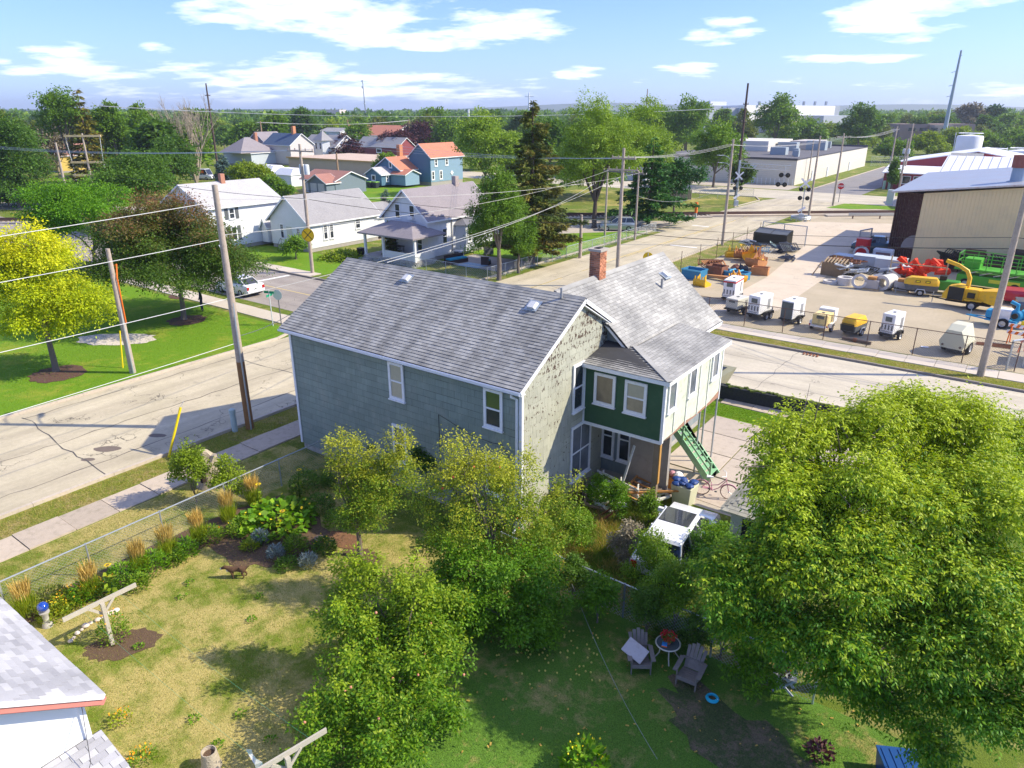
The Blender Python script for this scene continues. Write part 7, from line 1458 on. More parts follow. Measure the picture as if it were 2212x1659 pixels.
frames('tangle of grey and black steel frames behind the concrete rings', 1.2, 52.6, 14, 4, [GALV, BLACK, GREYP, GALV], sp=2.2, zz=1.2); frames('dark heap of racks under the pale crates', -1.6, 56.0, 8, 5, [BLACK, RUST, GALV], sp=1.3); frames('black low stack along the tan shed wall', 9.5, 60.0, 14, 6, [BLACK, M('timber_dark', (.12, .06, .04), .9), BLACK], sp=3.6, zz=2.0); frames('brown timber stacks along the right part of the shed wall', 17, 59.4, 12, 7, [M('timber_dark', (.12, .06, .04), .9), BLACK], sp=3.6, zz=2.0)
for k, x in enumerate((6.6, 8.5, 10.4, 12.3, 14.2, 16.1, 18.0)):
    t = T('timber_stack', ('leftmost', 'second', 'third', 'fourth, with a tall brown cap', 'fifth', 'sixth', 'rightmost')[k] + ' dark timber stack against the tan shed wall', 'stack', (x, 61.2, 0), 0, 'timber stacks by the shed'); h = (1.6, 2.2, 1.7, 2.5, 1.8, 1.7, 1.9)[k]
    for j in range(int(h / .3)): P('timber_row', MB().box(-.85 + .05 * (j % 2), .8 + .05 * (j % 3), -.7, .7, j * .3, j * .3 + .26), M('timber_black', (.05, .035, .03), .9, .3, 2) if j % 3 else M('timber_dark', (.12, .06, .04), .9), t)
# orange red netting
RN = M('netting_red', (.75, .06, .02), .7, .2, 3)
t = T('netting_heap', 'heap of bright red orange safety netting on a wooden rack', 'netting', (4.9, 54.6, 0)); rr_ = random.Random(8)
mb = MB()
for k in range(26):
    c = Vector((rr_.uniform(-1.8, 1.8), rr_.uniform(-.7, .7), rr_.uniform(.5, 1.7))); pts_ = [c + Vector((rr_.uniform(-.6, .6), rr_.uniform(-.4, .4), rr_.uniform(-.5, .4))) for _ in range(4)]; mb.tube(pts_, [.1, .3, .26, .08], 6)
P('netting', mb, RN, t, kind='stuff'); [P('rack_post', MB().bar((x, -.9, 0), (x, -.9, 2.1), .1), PWd, t) for x in (-2.2, 2.2)]; P('rack_beam', MB().bar((-2.2, -.9, 1.5), (2.2, -.9, 1.5), .08), PWd, t)
t = T('cabinet', 'tall bright red cabinet beside the rusty shed bay', 'cabinet', (-1.4, 62.6, 0), R(-8)); P('body', MB().box(-.6, .6, -.45, .45, 0, 2.0), REDP, t, bevel=.03); P('door', MB().box(-.54, .54, -.465, -.452, .1, 1.9), REDP, t); P('top', MB().box(-.62, .62, -.47, .47, 2.002, 2.05), M('red_faded', (.6, .25, .22), .6), t)
ring('white arch ring standing against the red cabinet', -1.2, 61.0, .75, .55, .25, R(84)); frames('rusty brackets below the red cabinet', -2.6, 60.0, 4, 9, [RUST, M('timber_dark', (.12, .06, .04))], sp=.7, zz=.5)
t = T('white_cabinet', 'grey white rounded cabinet before the rusty bay', 'cabinet', (.9, 60.6, 0)); P('body', MB().box(-.9, .9, -.5, .5, 0, 1.5), M('cabinet_shaded_white', (.55, .56, .58), .5), t, bevel=.12); P('grille', MB().box(-.6, .7, -.52, -.502, .3, 1.2), M('grille_maroon', (.2, .12, .12), .7), t)
# buckets and attachments pile (left)
BY = M('bucket_yellow', (.78, .40, .015), .6, .15, 2, dirt=((.25, .10, .05), .6)); BR = M('bucket_rust', (.24, .10, .055), .85, .25, 2, dirt=((.38, .2, .11), .5)); BO = M('bucket_orange_rust', (.50, .23, .09), .8, .2, 2, dirt=((.25, .1, .05), .5)); BBl = M('bucket_blue', (.03, .20, .36), .6, .12, 2, dirt=((.2, .25, .3), .3)); BBk = M('bucket_black', (.035, .045, .07), .5, .15, 2)
gb = 'buckets and attachments piled in the yard'
def bucket(label, x, y, rz, w_, mat, s=1.0, tip=0, z=0, inside=None, teeth=True):
    t = T('excavator_bucket', label, 'bucket', (x, y, z), rz, gb); m = Matrix.Rotation(tip, 4, 'Y'); k = 9; a = [(s * (.55 - .62 * math.cos(R(200) * i / (k - 1) - .2)) * 1, s * (.62 - .60 * math.sin(R(200) * i / (k - 1) - .2))) for i in range(k)]; mb = MB()
    V = [m @ Vector((px, sy * w_ / 2, pz)) for sy in (-1, 1) for px, pz in a]; o = list(V); fs = [(i, i + 1, k + i + 1, k + i) for i in range(k - 1)]; V2 = [m @ Vector((px * .93 + .04, sy * (w_ / 2 - .04), pz * .93 + .04)) for sy in (-1, 1) for px, pz in a]
    mb.add(V + V2, fs + [(2 * k + i + 1, 2 * k + i, 3 * k + i, 3 * k + i + 1) for i in range(k - 1)] + [tuple(range(k)), tuple(2 * k - 1 - i for i in range(k))] + [tuple(3 * k - 1 - i for i in range(k)), tuple(3 * k + i for i in range(k))]); P('shell', mb, mat, t)
    for sy in (-.25, .25): P('ear', MB().hull([m @ Vector((s * .05, sy * w_ - .03, s * .9)), m @ Vector((s * .6, sy * w_ - .03, s * .75)), m @ Vector((s * .3, sy * w_ - .03, s * 1.35))], [m @ Vector((s * .05, sy * w_ + .03, s * .9)), m @ Vector((s * .6, sy * w_ + .03, s * .75)), m @ Vector((s * .3, sy * w_ + .03, s * 1.35))]), mat, t)
    if teeth:
        for j in range(5): yy = -w_ / 2 + (j + .5) * w_ / 5; e = m @ Vector((a[0][0], yy, a[0][1])); e2 = m @ Vector((a[0][0] - .05 * s, yy, a[0][1] + .28 * s)); P('tooth', MB().bar(e, e2, .09, .06), mat, t)
    return t
bucket('bright yellow bucket frame at the back left of the pile', -12.1, 54.8, R(120), 1.3, CATY, 1.0, .3); bucket('rusty orange bucket beside the yellow frame', -11.3, 54.0, R(100), .9, BO, 1.0, -.2)
bucket('large brown bucket standing tall in the middle of the pile', -10.2, 54.2, R(70), 1.7, BR, 1.35, .4); bucket('brown bucket with yellow rim in the middle of the pile', -9.4, 53.9, R(200), 1.4, BY, 1.15, .2, .3); bucket('big rusty bucket with yellow back at the right of the pile', -8.2, 51.0, R(250), 1.5, BO, 1.2, -.2); bucket('yellow bucket lying on its back on the right side', -7.9, 52.2, R(180), 1.2, BY, 1.0, .8, .2)
bucket('flat wide brown bucket seen from above', -10.4, 49.2, R(30), 1.7, BR, 1.2, 1.3, .1, teeth=False); bucket('black blue bucket on the right side of the pile', -7.9, 46.9, R(215), 1.3, BBk, 1.0, .3); bucket('yellow bucket with teeth at the front right of the pile', -7.9, 43.6, R(330), 1.2, BY, .9, -.2); bucket('yellow round cutter at the front left edge', -10.0, 40.4, R(80), 1.2, CATY, .9, .4)
def openbox(label, x, y, rz, L_, W_, h, mat, name='open_bin', z=0, ribs=0, rimm=None):
    t = T(name, label, 'skip', (x, y, z), rz, gb); mb = MB(); e = .05
    mb.box(-L_ / 2, L_ / 2, -W_ / 2, -W_ / 2 + e, 0, h); mb.box(-L_ / 2, L_ / 2, W_ / 2 - e, W_ / 2, 0, h); mb.box(-L_ / 2, -L_ / 2 + e, -W_ / 2 + e, W_ / 2 - e, 0, h); mb.box(L_ / 2 - e, L_ / 2, -W_ / 2 + e, W_ / 2 - e, 0, h); mb.box(-L_ / 2 + e, L_ / 2 - e, -W_ / 2 + e, W_ / 2 - e, 0, .05); P('shell', mb, mat, t)
    P('rim', MB().box(-L_ / 2 - .03, L_ / 2 + .03, -W_ / 2 - .04, -W_ / 2 - .001, h - .12, h + .01).box(-L_ / 2 - .03, L_ / 2 + .03, W_ / 2 + .001, W_ / 2 + .04, h - .12, h + .01), rimm or mat, t)
    for k in range(ribs): X = -L_ / 2 + (k + 1) * L_ / (ribs + 1); P('crossbar', MB().box(X - .06, X + .06, -W_ / 2 - .03, W_ / 2 + .03, h + .012, h + .1), rimm or mat, t)
    return t
BRIM = M('rim_light_blue', (.12, .45, .65), .5, .1, 3)
openbox('blue open skip at the front left of the pile', -11.6, 43.4, R(-6), 1.9, 1.3, .9, BBl, rimm=BRIM); openbox('long blue trench frame with light blue crossbars', -8.9, 45.6, R(-10), 3.1, 1.0, .7, BBl, name='trench_frame', ribs=3, rimm=BRIM); openbox('brown crate skip behind the blue frames', -10.3, 45.5, R(-8), 1.6, 1.2, 1.0, BR); openbox('orange brown open frame at the right end of the pile', -7.3, 48.6, R(8), 1.5, .9, .7, BO, name='open_crate')
frames('rack of long rusty bars at the left of the pile', -11.6, 48.2, 7, 12, [BR, BO, BR], name='rusty_rack', sp=.8, zz=.9); t = T('steel_beam', 'rusty steel beam lying in front of the blue frame', 'beam', (-8.9, 44.0, 0), R(-6)); P('beam', MB().hull([(-1.8, -.15, .25), (-1.8, .15, .25), (-1.8, .15, .35), (-1.8, -.15, .35)], [(1.0, -.3, .05), (1.0, .3, .05), (1.0, .3, .5), (1.0, -.3, .5)]), BO, t); P('bracket', MB().box(1.0, 1.25, -.35, .35, 0, .65), BR, t)
frames('tangle of black and blue attachments at the back of the pile', -11.4, 60.2, 10, 14, [BBk, GALV, BBl, CATY], name='attachment_pile', sp=1.3); frames('green and pale tangled attachments near the black box', -9.4, 61.0, 10, 15, [BBk, M('paint_pale_green', (.4, .5, .42), .6), BBk], name='attachment_pile', sp=.9); frames('small black rack right of the attachments', -8.2, 62.4, 4, 16, [BBk, GALV], name='attachment_pile', sp=.5, zz=.5); frames('small black fork frame alone on the dirt', -7.0, 56.8, 3, 17, [BBk], name='fork_frame', sp=.35, zz=.35)
t = T('pallet_forks', 'row of pale forks behind the yellow bucket', 'forks', (-8.7, 56.5, 0), R(-12)); [P('fork', MB().bar((-.8 + k * .28, -.4, .25), (-.7 + k * .28, .4, .5), .1, .05), M('fork_pale', (.6, .5, .35), .7), t) for k in range(6)]
t = T('metal_container', 'black steel container with sloped grey lids at the back of the yard', 'container', (-11.6, 66.0, 0), R(-8)); P('body', MB().hull([(-2.0, -.7, 0), (2.0, -.7, 0), (2.0, .8, 0), (-2.0, .8, 0)], [(-2.0, -.7, 1.15), (2.0, -.7, 1.15), (2.0, .8, 1.6), (-2.0, .8, 1.6)]), BLACK, t)
for x in (-1.9, .05): P('lid', MB().hull([(x, -.68, 1.17), (x + 1.85, -.68, 1.17), (x + 1.85, .5, 1.53), (x, .5, 1.53)], [(x, -.68, 1.2), (x + 1.85, -.68, 1.2), (x + 1.85, .5, 1.56), (x, .5, 1.56)]), M('lid_grey', (.12, .13, .14), .4), t)
t = T('storm_drain', 'rusty storm drain grate in the kerb of the side street', 'drain', (2.95, 27.15, 0)); [P('grate_bar', MB().box(-.5 + k * .2, -.4 + k * .2, -.3, .25, .0, .06), RUST, t) for k in range(5)]

# ================================================================== BACK YARD THINGS
WG = M('chair_wood_grey', (.22, .19, .165), .9, .25, 6, dirt=((.16, .13, .11), .5), bump=.4)
def adirondack(label, p, yaw):
    """front of the chair faces -y"""
    t = T('garden_chair', label, 'chair', p, yaw, 'weathered garden chairs'); n_ = 5
    for k in range(n_):
        x = (k - 2) * .115; top = 1.02 - .07 * abs(k - 2) ** 1.3
        P('back_slat', MB().bar((x * .85, .12, .30), (x * 1.12, .60, top - .07), .107, .022, up=(0, 1, .3)), WG, t)
    for k in range(6): y = -.42 + k * .1; P('seat_slat', MB().cbox((0, y, .37 - .1 * (k / 5)), (.56, .09, .022), rx=R(-11)), WG, t)
    for s_ in (-1, 1):
        P('leg', MB().box(s_ * .30 - .015, s_ * .30 + .015, -.46, -.36, 0, .53), WG, t); P('leg', MB().bar((s_ * .29, -.44, .33), (s_ * .29, .55, .04), .024, .12), WG, t)
        P('armrest', MB().cbox((s_ * .36, -.12, .56), (.14, .72, .025)), WG, t)
    P('apron', MB().box(-.28, .28, -.475, -.455, .26, .37), WG, t); P('back_rail', MB().box(-.36, .36, .27, .30, .50, .56), WG, t); return t
c1 = adirondack('weathered wooden garden chair on the left with a pale board lying across it', g(1380, 1435), R(YAW) - R(2)); c2 = adirondack('weathered wooden garden chair on the right, turned towards the table, nothing on it', g(1490, 1467), R(YAW) - R(32))
for o in (c1, c2): o.scale = (.86,) * 3
q_ = g(1372, 1405, .55); t = T('folded_board', 'pale stained board leaning across the left garden chair', 'board', q_, R(YAW) + R(-38)); P('board', MB().cbox((0, 0, 0), (.62, .45, .04), 0, R(18), R(24)), M('board_stained', (.52, .47, .46), .8, .15, 5, dirt=((.35, .28, .22), .5)), t, bevel=.015); P('hand_hole', MB().cbox((.05, .12, .045), (.11, .04, .012), 0, R(18), R(24)), BLACK, t)
p = g(1440, 1420); t = T('garden_table', 'small round glass table with pale curved legs between the two chairs', 'table', p); TM = M('table_frame_cream', (.62, .58, .46), .5, .06, 5)
P('table_top', MB().lathe([(.01, .5), (.31, .5), (.31, .506), (.01, .506)], 28), glassmat('table_glass', (.10, .12, .12), .06), t); P('rim', MB().torus((0, 0, .5), .33, .02, 28, 6), TM, t, smooth=True)
for k in range(4): a = k * math.pi / 2 + .6; c, s_ = math.cos(a), math.sin(a); P('leg', MB().tube([(c * .3, s_ * .3, .49), (c * .2, s_ * .2, .36), (c * .22, s_ * .22, .18), (c * .34, s_ * .34, 0)], .018, 6), TM, t, smooth=True)
t = T('flower_pot', 'pot of red geraniums standing on the round glass table', 'flower pot', (p.x, p.y, .506)); P('pot', MB().lathe([(.01, 0), (.08, 0), (.11, .13), (.12, .14), (.1, .14), (.01, .12)], 14), M('pot_terracotta', (.45, .16, .08), .8), t, smooth=True)
rng = np.random.default_rng(5)
def tuft(name, n, r, h, L, W, leaf, seed, up=.8, z0=0.0, sprd=1.0, flat=1.0, dirz=None):
    rg = np.random.default_rng(seed); a = rg.random(n) * 6.283; q = np.sqrt(rg.random(n)) * r; z = z0 + rg.random(n) ** .8 * h * (1 - (q / r) ** 2 * .5 * flat)
    p_ = np.stack([np.cos(a) * q, np.sin(a) * q, z], 1); d = norm(np.stack([np.cos(a) * sprd, np.sin(a) * sprd, np.full(n, up)], 1) + rg.normal(size=(n, 3)) * .45)
    V, Q = kites(rg, p_, d, L * rg.uniform(.6, 1.3, n), W * rg.uniform(.7, 1.2, n), up=np.array([0, 0, .8])); tint = np.stack([rg.random(n), rg.random(n), rg.random(n)], 1)
    return np_mesh(name, V, Q, LV[leaf], np.repeat(tint, 4, 0))
P('leaves', tuft('geranium_leaves', 160, .16, .16, .06, .05, 'bright', 3, z0=.12), None, t); P('blossoms', tuft('geranium_blossoms', 150, .2, .1, .05, .05, 'red', 4, z0=.2, sprd=1.5), None, t)
t = T('blue_tin', 'small blue and orange tin on the glass table', 'tin', (p.x - .03, p.y - .17, .506), .3); P('tin', MB().box(-.07, .07, -.05, .05, 0, .09), M('tin_blue', (.05, .28, .65), .4), t); P('label', MB().box(-.072, .072, -.055, -.051, 0, .035), ORNG, t)
p = g(1538, 1512); t = T('swim_ring', 'turquoise plastic ring toy lying on the shaded lawn', 'ring toy', p + Vector((0, 0, .06))); t.scale = (.8,) * 3; RT = M('plastic_turquoise', (.02, .42, .58), .3, .1, 6); P('outer_ring', MB().torus((0, 0, 0), .17, .045, 28, 8), RT, t, smooth=True); P('inner_ring', MB().torus((0, 0, .05), .15, .022, 24, 6), RT, t, smooth=True); P('valve', MB().cyl((.17, 0, .04), .012, .03, 6), WP, t)
p = g(1690, 1490); t = T('plant_stool', 'grey cross legged stool under the box elder with purple flowers on it', 'stool', p, R(YAW) - R(25)); ST_ = M('stool_grey', (.42, .45, .48), .7, .1, 5); P('seat', MB().box(-.3, .3, -.18, .18, .5, .53), ST_, t)
for y in (-.16, .16): P('leg', MB().bar((-.26, y, 0), (.24, y, .5), .035, .05), ST_, t); P('leg', MB().bar((.26, y + .03, 0), (-.24, y + .03, .5), .035, .05), ST_, t)
t = T('potted_plant', 'purple and orange flowers on the grey stool', 'plant', (p.x, p.y, .53)); P('foliage', tuft('stool_flowers', 80, .18, .16, .08, .06, 'purple', 8), None, t); P('blossoms', tuft('stool_blossom', 16, .15, .2, .06, .06, 'orange', 9, z0=.1), None, t)
p = g(1942, 1690); t = T('storage_box', 'dark blue plastic tote at the bottom edge under the box elder', 'tote', p, R(YAW) - R(8)); P('body', MB().hull([(-.38, -.5, 0), (.38, -.5, 0), (.38, .4, 0), (-.38, .4, 0)], [(-.42, -.55, .5), (.42, -.55, .5), (.42, .45, .5), (-.42, .45, .5)]), M('tote_blue', (.015, .06, .20), .35, .08, 3), t); P('lid', MB().box(-.44, .44, -.57, .47, .5, .55), M('tote_lid', (.02, .08, .26), .3, .08, 3), t); [P('lid_rib', MB().box(-.36 + k * .18, -.32 + k * .18, -.5, .4, .551, .565), M('tote_lid', (.02, .08, .26)), t) for k in range(5)]
# clothes line posts, wire
def tpost(label, p, h, arm, yaw, mat):
    t = T('clothesline_post', label, 'clothesline post', (p[0], p[1], 0), yaw, 'clothesline posts'); P('post', MB().box(-.05, .05, -.05, .05, 0, h), mat, t); P('crossarm', MB().bar((-.08, -arm / 2, h + .02), (-.08, arm / 2, h + .02), .045, .13), mat, t)
    for s_ in (-1, 1): P('brace', MB().bar((-.06, s_ * .03, h - .35), (-.06, s_ * .33, h - .02), .04, .07), mat, t)
    return t
CW = M('cross_wood_grey', (.46, .42, .34), .9, .15, 6, bump=.3)
p = g(243, 1392); tpost('grey wooden clothesline post by the flower bed near the neighbour roof', p, 1.42, 1.95, R(-2), CW)
p2 = g(652, 1745); t = tpost('weathered clothesline post at the bottom edge under the apple tree', (p2.x - .1, p2.y - .1), 1.5, 1.9, R(-12), CW); wire('thin clothesline between the two wooden posts', (p.x, p.y - .5, 1.45), (p2.x, p2.y - .5, 1.5), .12, .0025, M('line_green', (.1, .35, .2), .6), name='clothesline', group='clotheslines'); wire('second thin clothesline between the posts', (p.x, p.y + .5, 1.45), (p2.x, p2.y + .5, 1.5), .15, .0025, M('line_green', (.1, .35, .2), .6), name='clothesline', group='clotheslines')
wire('thin grey cord lying from the back fence down across the shaded lawn', g(1236, 1262, .9), g(1420, 1640, .35), .35, .006, M('cord_grey', (.3, .3, .28), .8), name='cord', group='clotheslines')
q_ = g(535, 1640, 1.1); t = T('hanging_cloth', 'white rag hanging on the clothesline at the bottom edge', 'cloth', q_, .5); P('cloth', MB().add([(0, 0, .3), (.12, .02, .28), (.1, .06, .1), (.2, 0, .05), (.3, .05, -.1), (.28, 0, -.4), (.14, .04, -.38), (.16, -.03, -.1), (.02, .03, .1)], [(0, 1, 2, 8), (2, 3, 7, 8), (3, 4, 5, 6, 7)]), M('cloth_white', (.72, .70, .68), .9), t)
BT = M('stump_pale', (.42, .36, .27), .95, .2, 7, bump=.9, bscale=22)
p = g(457, 1655); t = T('hollow_log', 'pale hollow log planter standing at the bottom edge of the lawn', 'log', p); P('log', MB().lathe([(.24, 0), (.205, .12), (.19, .3), (.17, .47), (.15, .47), (.12, .30), (.1, .25), (.01, .24)], 16), BT, t, smooth=True); P('soil', MB().lathe([(.01, .38), (.14, .38)], 12), SOIL, t)
p = g(455, 1046); t = T('tree_stump', 'hollow weathered tree stump wrapped by a leafy bush at the sidewalk', 'stump', p); mb = MB(); rr_ = random.Random(9); n_ = 16
pr = [(.52, 0), (.44, .3), (.42, .9), (.4, 1.25)]; rings = []
for (r_, z) in pr: rings.append([(r_ * (1 + rr_.uniform(-.12, .12)) * math.cos(2 * math.pi * k / n_), r_ * (1 + rr_.uniform(-.12, .12)) * math.sin(2 * math.pi * k / n_), z + (rr_.uniform(-.18, .2) if z > 1 else 0)) for k in range(n_)])
rings.append([(x * .6, y * .6, z - .05) for x, y, z in rings[-1]]); rings.append([(x * .8, y * .8, .5) for x, y, z in rings[-1]]); o_ = []
for r_ in rings: mb.v += r_
for i in range(len(rings) - 1):
    for k in range(n_): mb.f.append((i * n_ + k, i * n_ + (k + 1) % n_, (i + 1) * n_ + (k + 1) % n_, (i + 1) * n_ + k))
P('stump', mb, BT, t, smooth=True); P('hollow', MB().hull([(.02 + .2, -.50, .35), (.30, -.46, .35), (.30, -.46, 1.0), (.05, -.5, 1.05)], [(.05, -.3, .35), (.3, -.3, .35), (.3, -.3, 1.0), (.05, -.3, 1.0)]), M('hollow_dark', (.03, .02, .015), .9), t)
p = g(104, 1352); t = T('gazing_ball', 'cobalt blue gazing ball on a grey pedestal beside the roof', 'garden ornament', p); P('pedestal', MB().lathe([(.15, 0), (.13, .1), (.08, .2), (.08, .4), (.14, .48), (.14, .52), (.05, .53)], 14), M('pedestal_stone', (.42, .40, .36), .9, .15, 8), t, smooth=True); P('ball', MB().ball((0, 0, .68), .155, 24, 14), M('glass_blue', (.005, .05, .35), .08, .15, 3, spec=.9, coat=1.0), t, smooth=True)
EDG = M('edge_stone', (.58, .50, .42), .9, .15, 4, rnd=.2); gs = [(170, 1381), (178, 1372), (187, 1364), (196, 1357), (206, 1350), (222, 1343), (234, 1337), (243, 1332), (252, 1328), (261, 1324), (163, 1389)]
bl = MB().ball((0, 0, .05), .09, 10, 6, .7).mesh('stone', EDG, True)
for k, (px, py) in enumerate(gs):
    o = bpy.data.objects.new('edging_stone', bl); link(o); o.location = g(px - 10, py - 2 + 10 * 0); s_ = random.uniform(.6, 1.25); o.scale = (s_ * random.uniform(.8, 1.3), s_, s_); o.rotation_euler = (0, 0, random.random() * 3); tag(o, 'pale rounded edging stone, ' + ('third fourth fifth sixth seventh eighth ninth tenth eleventh last second'.split()[k]) + ' in the row starting at the blue ball', 'stone', 'edging stones of the flower bed')
t = T('rock', 'reddish rock beside the compost patch', 'rock', g(690, 1178 - 8)); P('rock', MB().ball((0, 0, .1), .2, 7, 5, .7), M('rock_brown', (.3, .2, .14), .95, .2, 5), t)
# dog: one continuous body
def skinned(name, pts, edges, radii, mat, parent, sub=2):
    me = bpy.data.meshes.new(name); me.from_pydata(pts, edges, []); o = bpy.data.objects.new(name, me); link(o, parent); m = o.modifiers.new('skin', 'SKIN'); sv = me.skin_vertices[0].data
    for v, r_ in zip(sv, radii): v.radius = (r_, r_) if not isinstance(r_, tuple) else r_
    sv[0].use_root = True; s_ = o.modifiers.new('sub', 'SUBSURF'); s_.levels = s_.render_levels = sub; me.materials.append(mat); return o
p = g(516, 1247); t = T('dog', 'brindle dog with white muzzle walking on the dry lawn', 'dog', p, R(YAW) + R(183))
DOGM = M('fur_brindle', (.10, .055, .03), .9, .6, 14)
t.scale = (.78,) * 3
D = [(0, 0, .42), (.22, 0, .42), (.36, 0, .46), (.47, 0, .52), (.58, 0, .50), (.68, 0, .46), (-.22, 0, .42), (-.32, 0, .44), (-.42, 0, .50), (-.5, .02, .55),
     (.25, -.09, .34), (.25, -.10, .18), (.27, -.10, .03), (.31, -.10, .02), (.25, .09, .34), (.20, .10, .18), (.18, .10, .03), (.22, .10, .02), (-.24, -.09, .34), (-.22, -.10, .24), (-.32, -.10, .13), (-.29, -.10, .02), (-.24, -.1, .01), (-.24, .09, .34), (-.18, .10, .24), (-.26, .10, .13), (-.22, .10, .02), (-.17, .1, .01)]
Ed = [(0, 1), (1, 2), (2, 3), (3, 4), (4, 5), (0, 6), (6, 7), (7, 8), (8, 9), (1, 10), (10, 11), (11, 12), (12, 13), (1, 14), (14, 15), (15, 16), (16, 17), (6, 18), (18, 19), (19, 20), (20, 21), (21, 22), (6, 23), (23, 24), (24, 25), (25, 26), (26, 27)]
Ra = [.115, .135, .10, .085, .075, .045, .105, .08, .025, .015] + [.06, .035, .026, .03] * 2 + [.075, .05, .03, .025, .03] * 2
skinned('body', D, Ed, Ra, DOGM, t); P('muzzle', MB().ball((.665, 0, .455), .05, 10, 6), M('fur_white', (.6, .57, .52), .9), t, smooth=True); P('chest', MB().ball((.40, 0, .37), .075, 10, 6), M('fur_white', (.6, .57, .52)), t, smooth=True)
for s_ in (-1, 1): P('ear', MB().hull([(.50, s_ * .03, .56), (.53, s_ * .07, .55), (.49, s_ * .07, .55)], [(.50, s_ * .06, .66), (.51, s_ * .065, .655), (.50, s_ * .067, .655)]), DOGM, t)
P('nose', MB().ball((.72, 0, .465), .016, 6, 4), BLACK, t)
# person under the maple
p = g(438, 672); t = T('person', 'person in dark trousers and dark top standing half hidden under the maple', 'person', p, R(160)); TR = M('trousers_navy', (.02, .03, .05), .9, .15, 8); SK = M('skin', (.5, .3, .22), .6, .05)
B = [(0, 0, .92), (0, 0, 1.1), (0, 0, 1.32), (0, 0, 1.45), (.01, 0, 1.55), (.01, 0, 1.64), (-.1, 0, .85), (-.13, .02, .48), (-.14, -.02, .1), (-.14, .1, .04), (.1, 0, .85), (.14, .05, .48), (.15, .02, .1), (.15, .14, .04), (-.2, 0, 1.38), (-.26, .02, 1.12), (-.24, .1, .9), (-.24, .14, .82), (.2, 0, 1.38), (.27, .02, 1.12), (.25, .1, .9), (.25, .14, .82)]
Eb = [(0, 1), (1, 2), (2, 3), (3, 4), (4, 5), (0, 6), (6, 7), (7, 8), (8, 9), (0, 10), (10, 11), (11, 12), (12, 13), (2, 14), (14, 15), (15, 16), (16, 17), (2, 18), (18, 19), (19, 20), (20, 21)]
skinned('body', B, Eb, [.14, .13, .15, .06, .09, .09, .085, .06, .045, .04, .085, .06, .045, .04, .06, .045, .035, .035, .06, .045, .035, .035], TR, t); P('head', MB().ball((.01, .01, 1.63), .1, 14, 10, 1.2), SK, t, smooth=True); P('hair', MB().ball((.01, -.02, 1.67), .105, 12, 8, 1.0), M('hair_dark', (.03, .02, .015), .8), t, smooth=True)
# behind the house: bin with blue bag, bicycle, broken picket, boards
t = T('chest_freezer', 'cream rubbish chest with a blue tarpaulin heaped on top behind the house', 'chest', (3.75, 5.6, 0), R(-4)); P('body', MB().hull([(-.34, -.3, 0), (.34, -.3, 0), (.34, .3, 0), (-.34, .3, 0)], [(-.42, -.36, .85), (.42, -.36, .85), (.42, .36, .85), (-.42, .36, .85)]), M('chest_cream', (.60, .60, .42), .5, .06, 3), t, bevel=.02)
TB = M('tarp_blue', (.02, .06, .22), .5, .3, 6); t = T('blue_tarpaulin', 'crumpled dark blue tarpaulin lying on the cream chest', 'tarpaulin', (3.75, 5.6, .86)); mb = MB(); rr_ = random.Random(4)
for k in range(16): c = Vector((rr_.uniform(-.38, .38), rr_.uniform(-.3, .3), rr_.uniform(0, .14))); mb.ball(c, rr_.uniform(.1, .2), 7, 5, .45)
P('folds', mb, TB, t, kind='stuff')
t = T('white_bags', 'white and pink plastic bags under the annex', 'bags', (3.1, 6.5, .5)); P('bag', MB().ball((0, 0, .1), .2, 9, 6, .8), WP, t); P('bag', MB().ball((-.3, .1, .05), .15, 9, 6, .8), M('bag_pink', (.6, .3, .35), .6), t); P('stand', MB().box(-.5, .3, -.2, .3, -.5, -.06), M('load_brown', (.45, .22, .07)), t)
PK = M('bike_pink', (.70, .36, .44), .4, .08, 6); t = T('bicycle', 'pink bicycle standing on the concrete beside the green stairs', 'bicycle', (4.55, 6.75, 0), R(14)); m90 = Matrix.Rotation(R(90), 3, 'X')
for x in (-.52, .52):
    wv = P('wheel', MB().torus((0, 0, 0), .31, .022, 28, 5, m=m90), M('tyre_beige', (.25, .18, .15), .8), t, loc=(x, 0, .33)); mb = MB()
    for k in range(12): a = k * math.pi / 6; mb.tube([(0, 0, 0), (.3 * math.cos(a), 0, .3 * math.sin(a))], .003, 3)
    P('spokes', mb, GALV, wv, kind='stuff'); P('hub', MB().tube([(0, -.05, 0), (0, .05, 0)], .025, 6), GALV, wv)
    P('fender', MB().tube([(x + .34 * math.cos(a), 0, .33 + .34 * math.sin(a)) for a in [R(20 + 140 * k / 8) for k in range(9)]], .02, 4), PK, t)
fr_ = MB()
for pts_ in ([(-.52, 0, .33), (-.1, 0, .28)], [(-.52, 0, .33), (-.2, 0, .72)], [(-.1, 0, .28), (-.22, 0, .78)], [(-.1, 0, .28), (.12, 0, .42), (.38, 0, .78)], [(-.16, 0, .5), (.1, 0, .56), (.36, 0, .84)], [(.52, 0, .33), (.36, 0, .92)]): fr_.tube(pts_, .02, 6)
P('frame', fr_, PK, t, smooth=True); P('seat', MB().hull([(-.36, -.09, .82), (-.36, .09, .82), (-.1, .02, .84), (-.1, -.02, .84)], [(-.36, -.09, .88), (-.36, .09, .88), (-.1, .02, .87), (-.1, -.02, .87)]), WP, t); P('handlebar', MB().tube([(.22, -.3, 1.08), (.34, -.2, 1.06), (.36, 0, .95), (.34, .2, 1.06), (.22, .3, 1.08)], .015, 6), WP, t); P('chain_guard', MB().tube([(-.45, .05, .33), (-.1, .06, .33)], .04, 6), PK, t); [P('pedal', MB().cbox((-.1 + s_ * .12, s_ * .12, .28 - s_ * .1), (.09, .08, .02)), BLACK, t) for s_ in (-1, 1)]
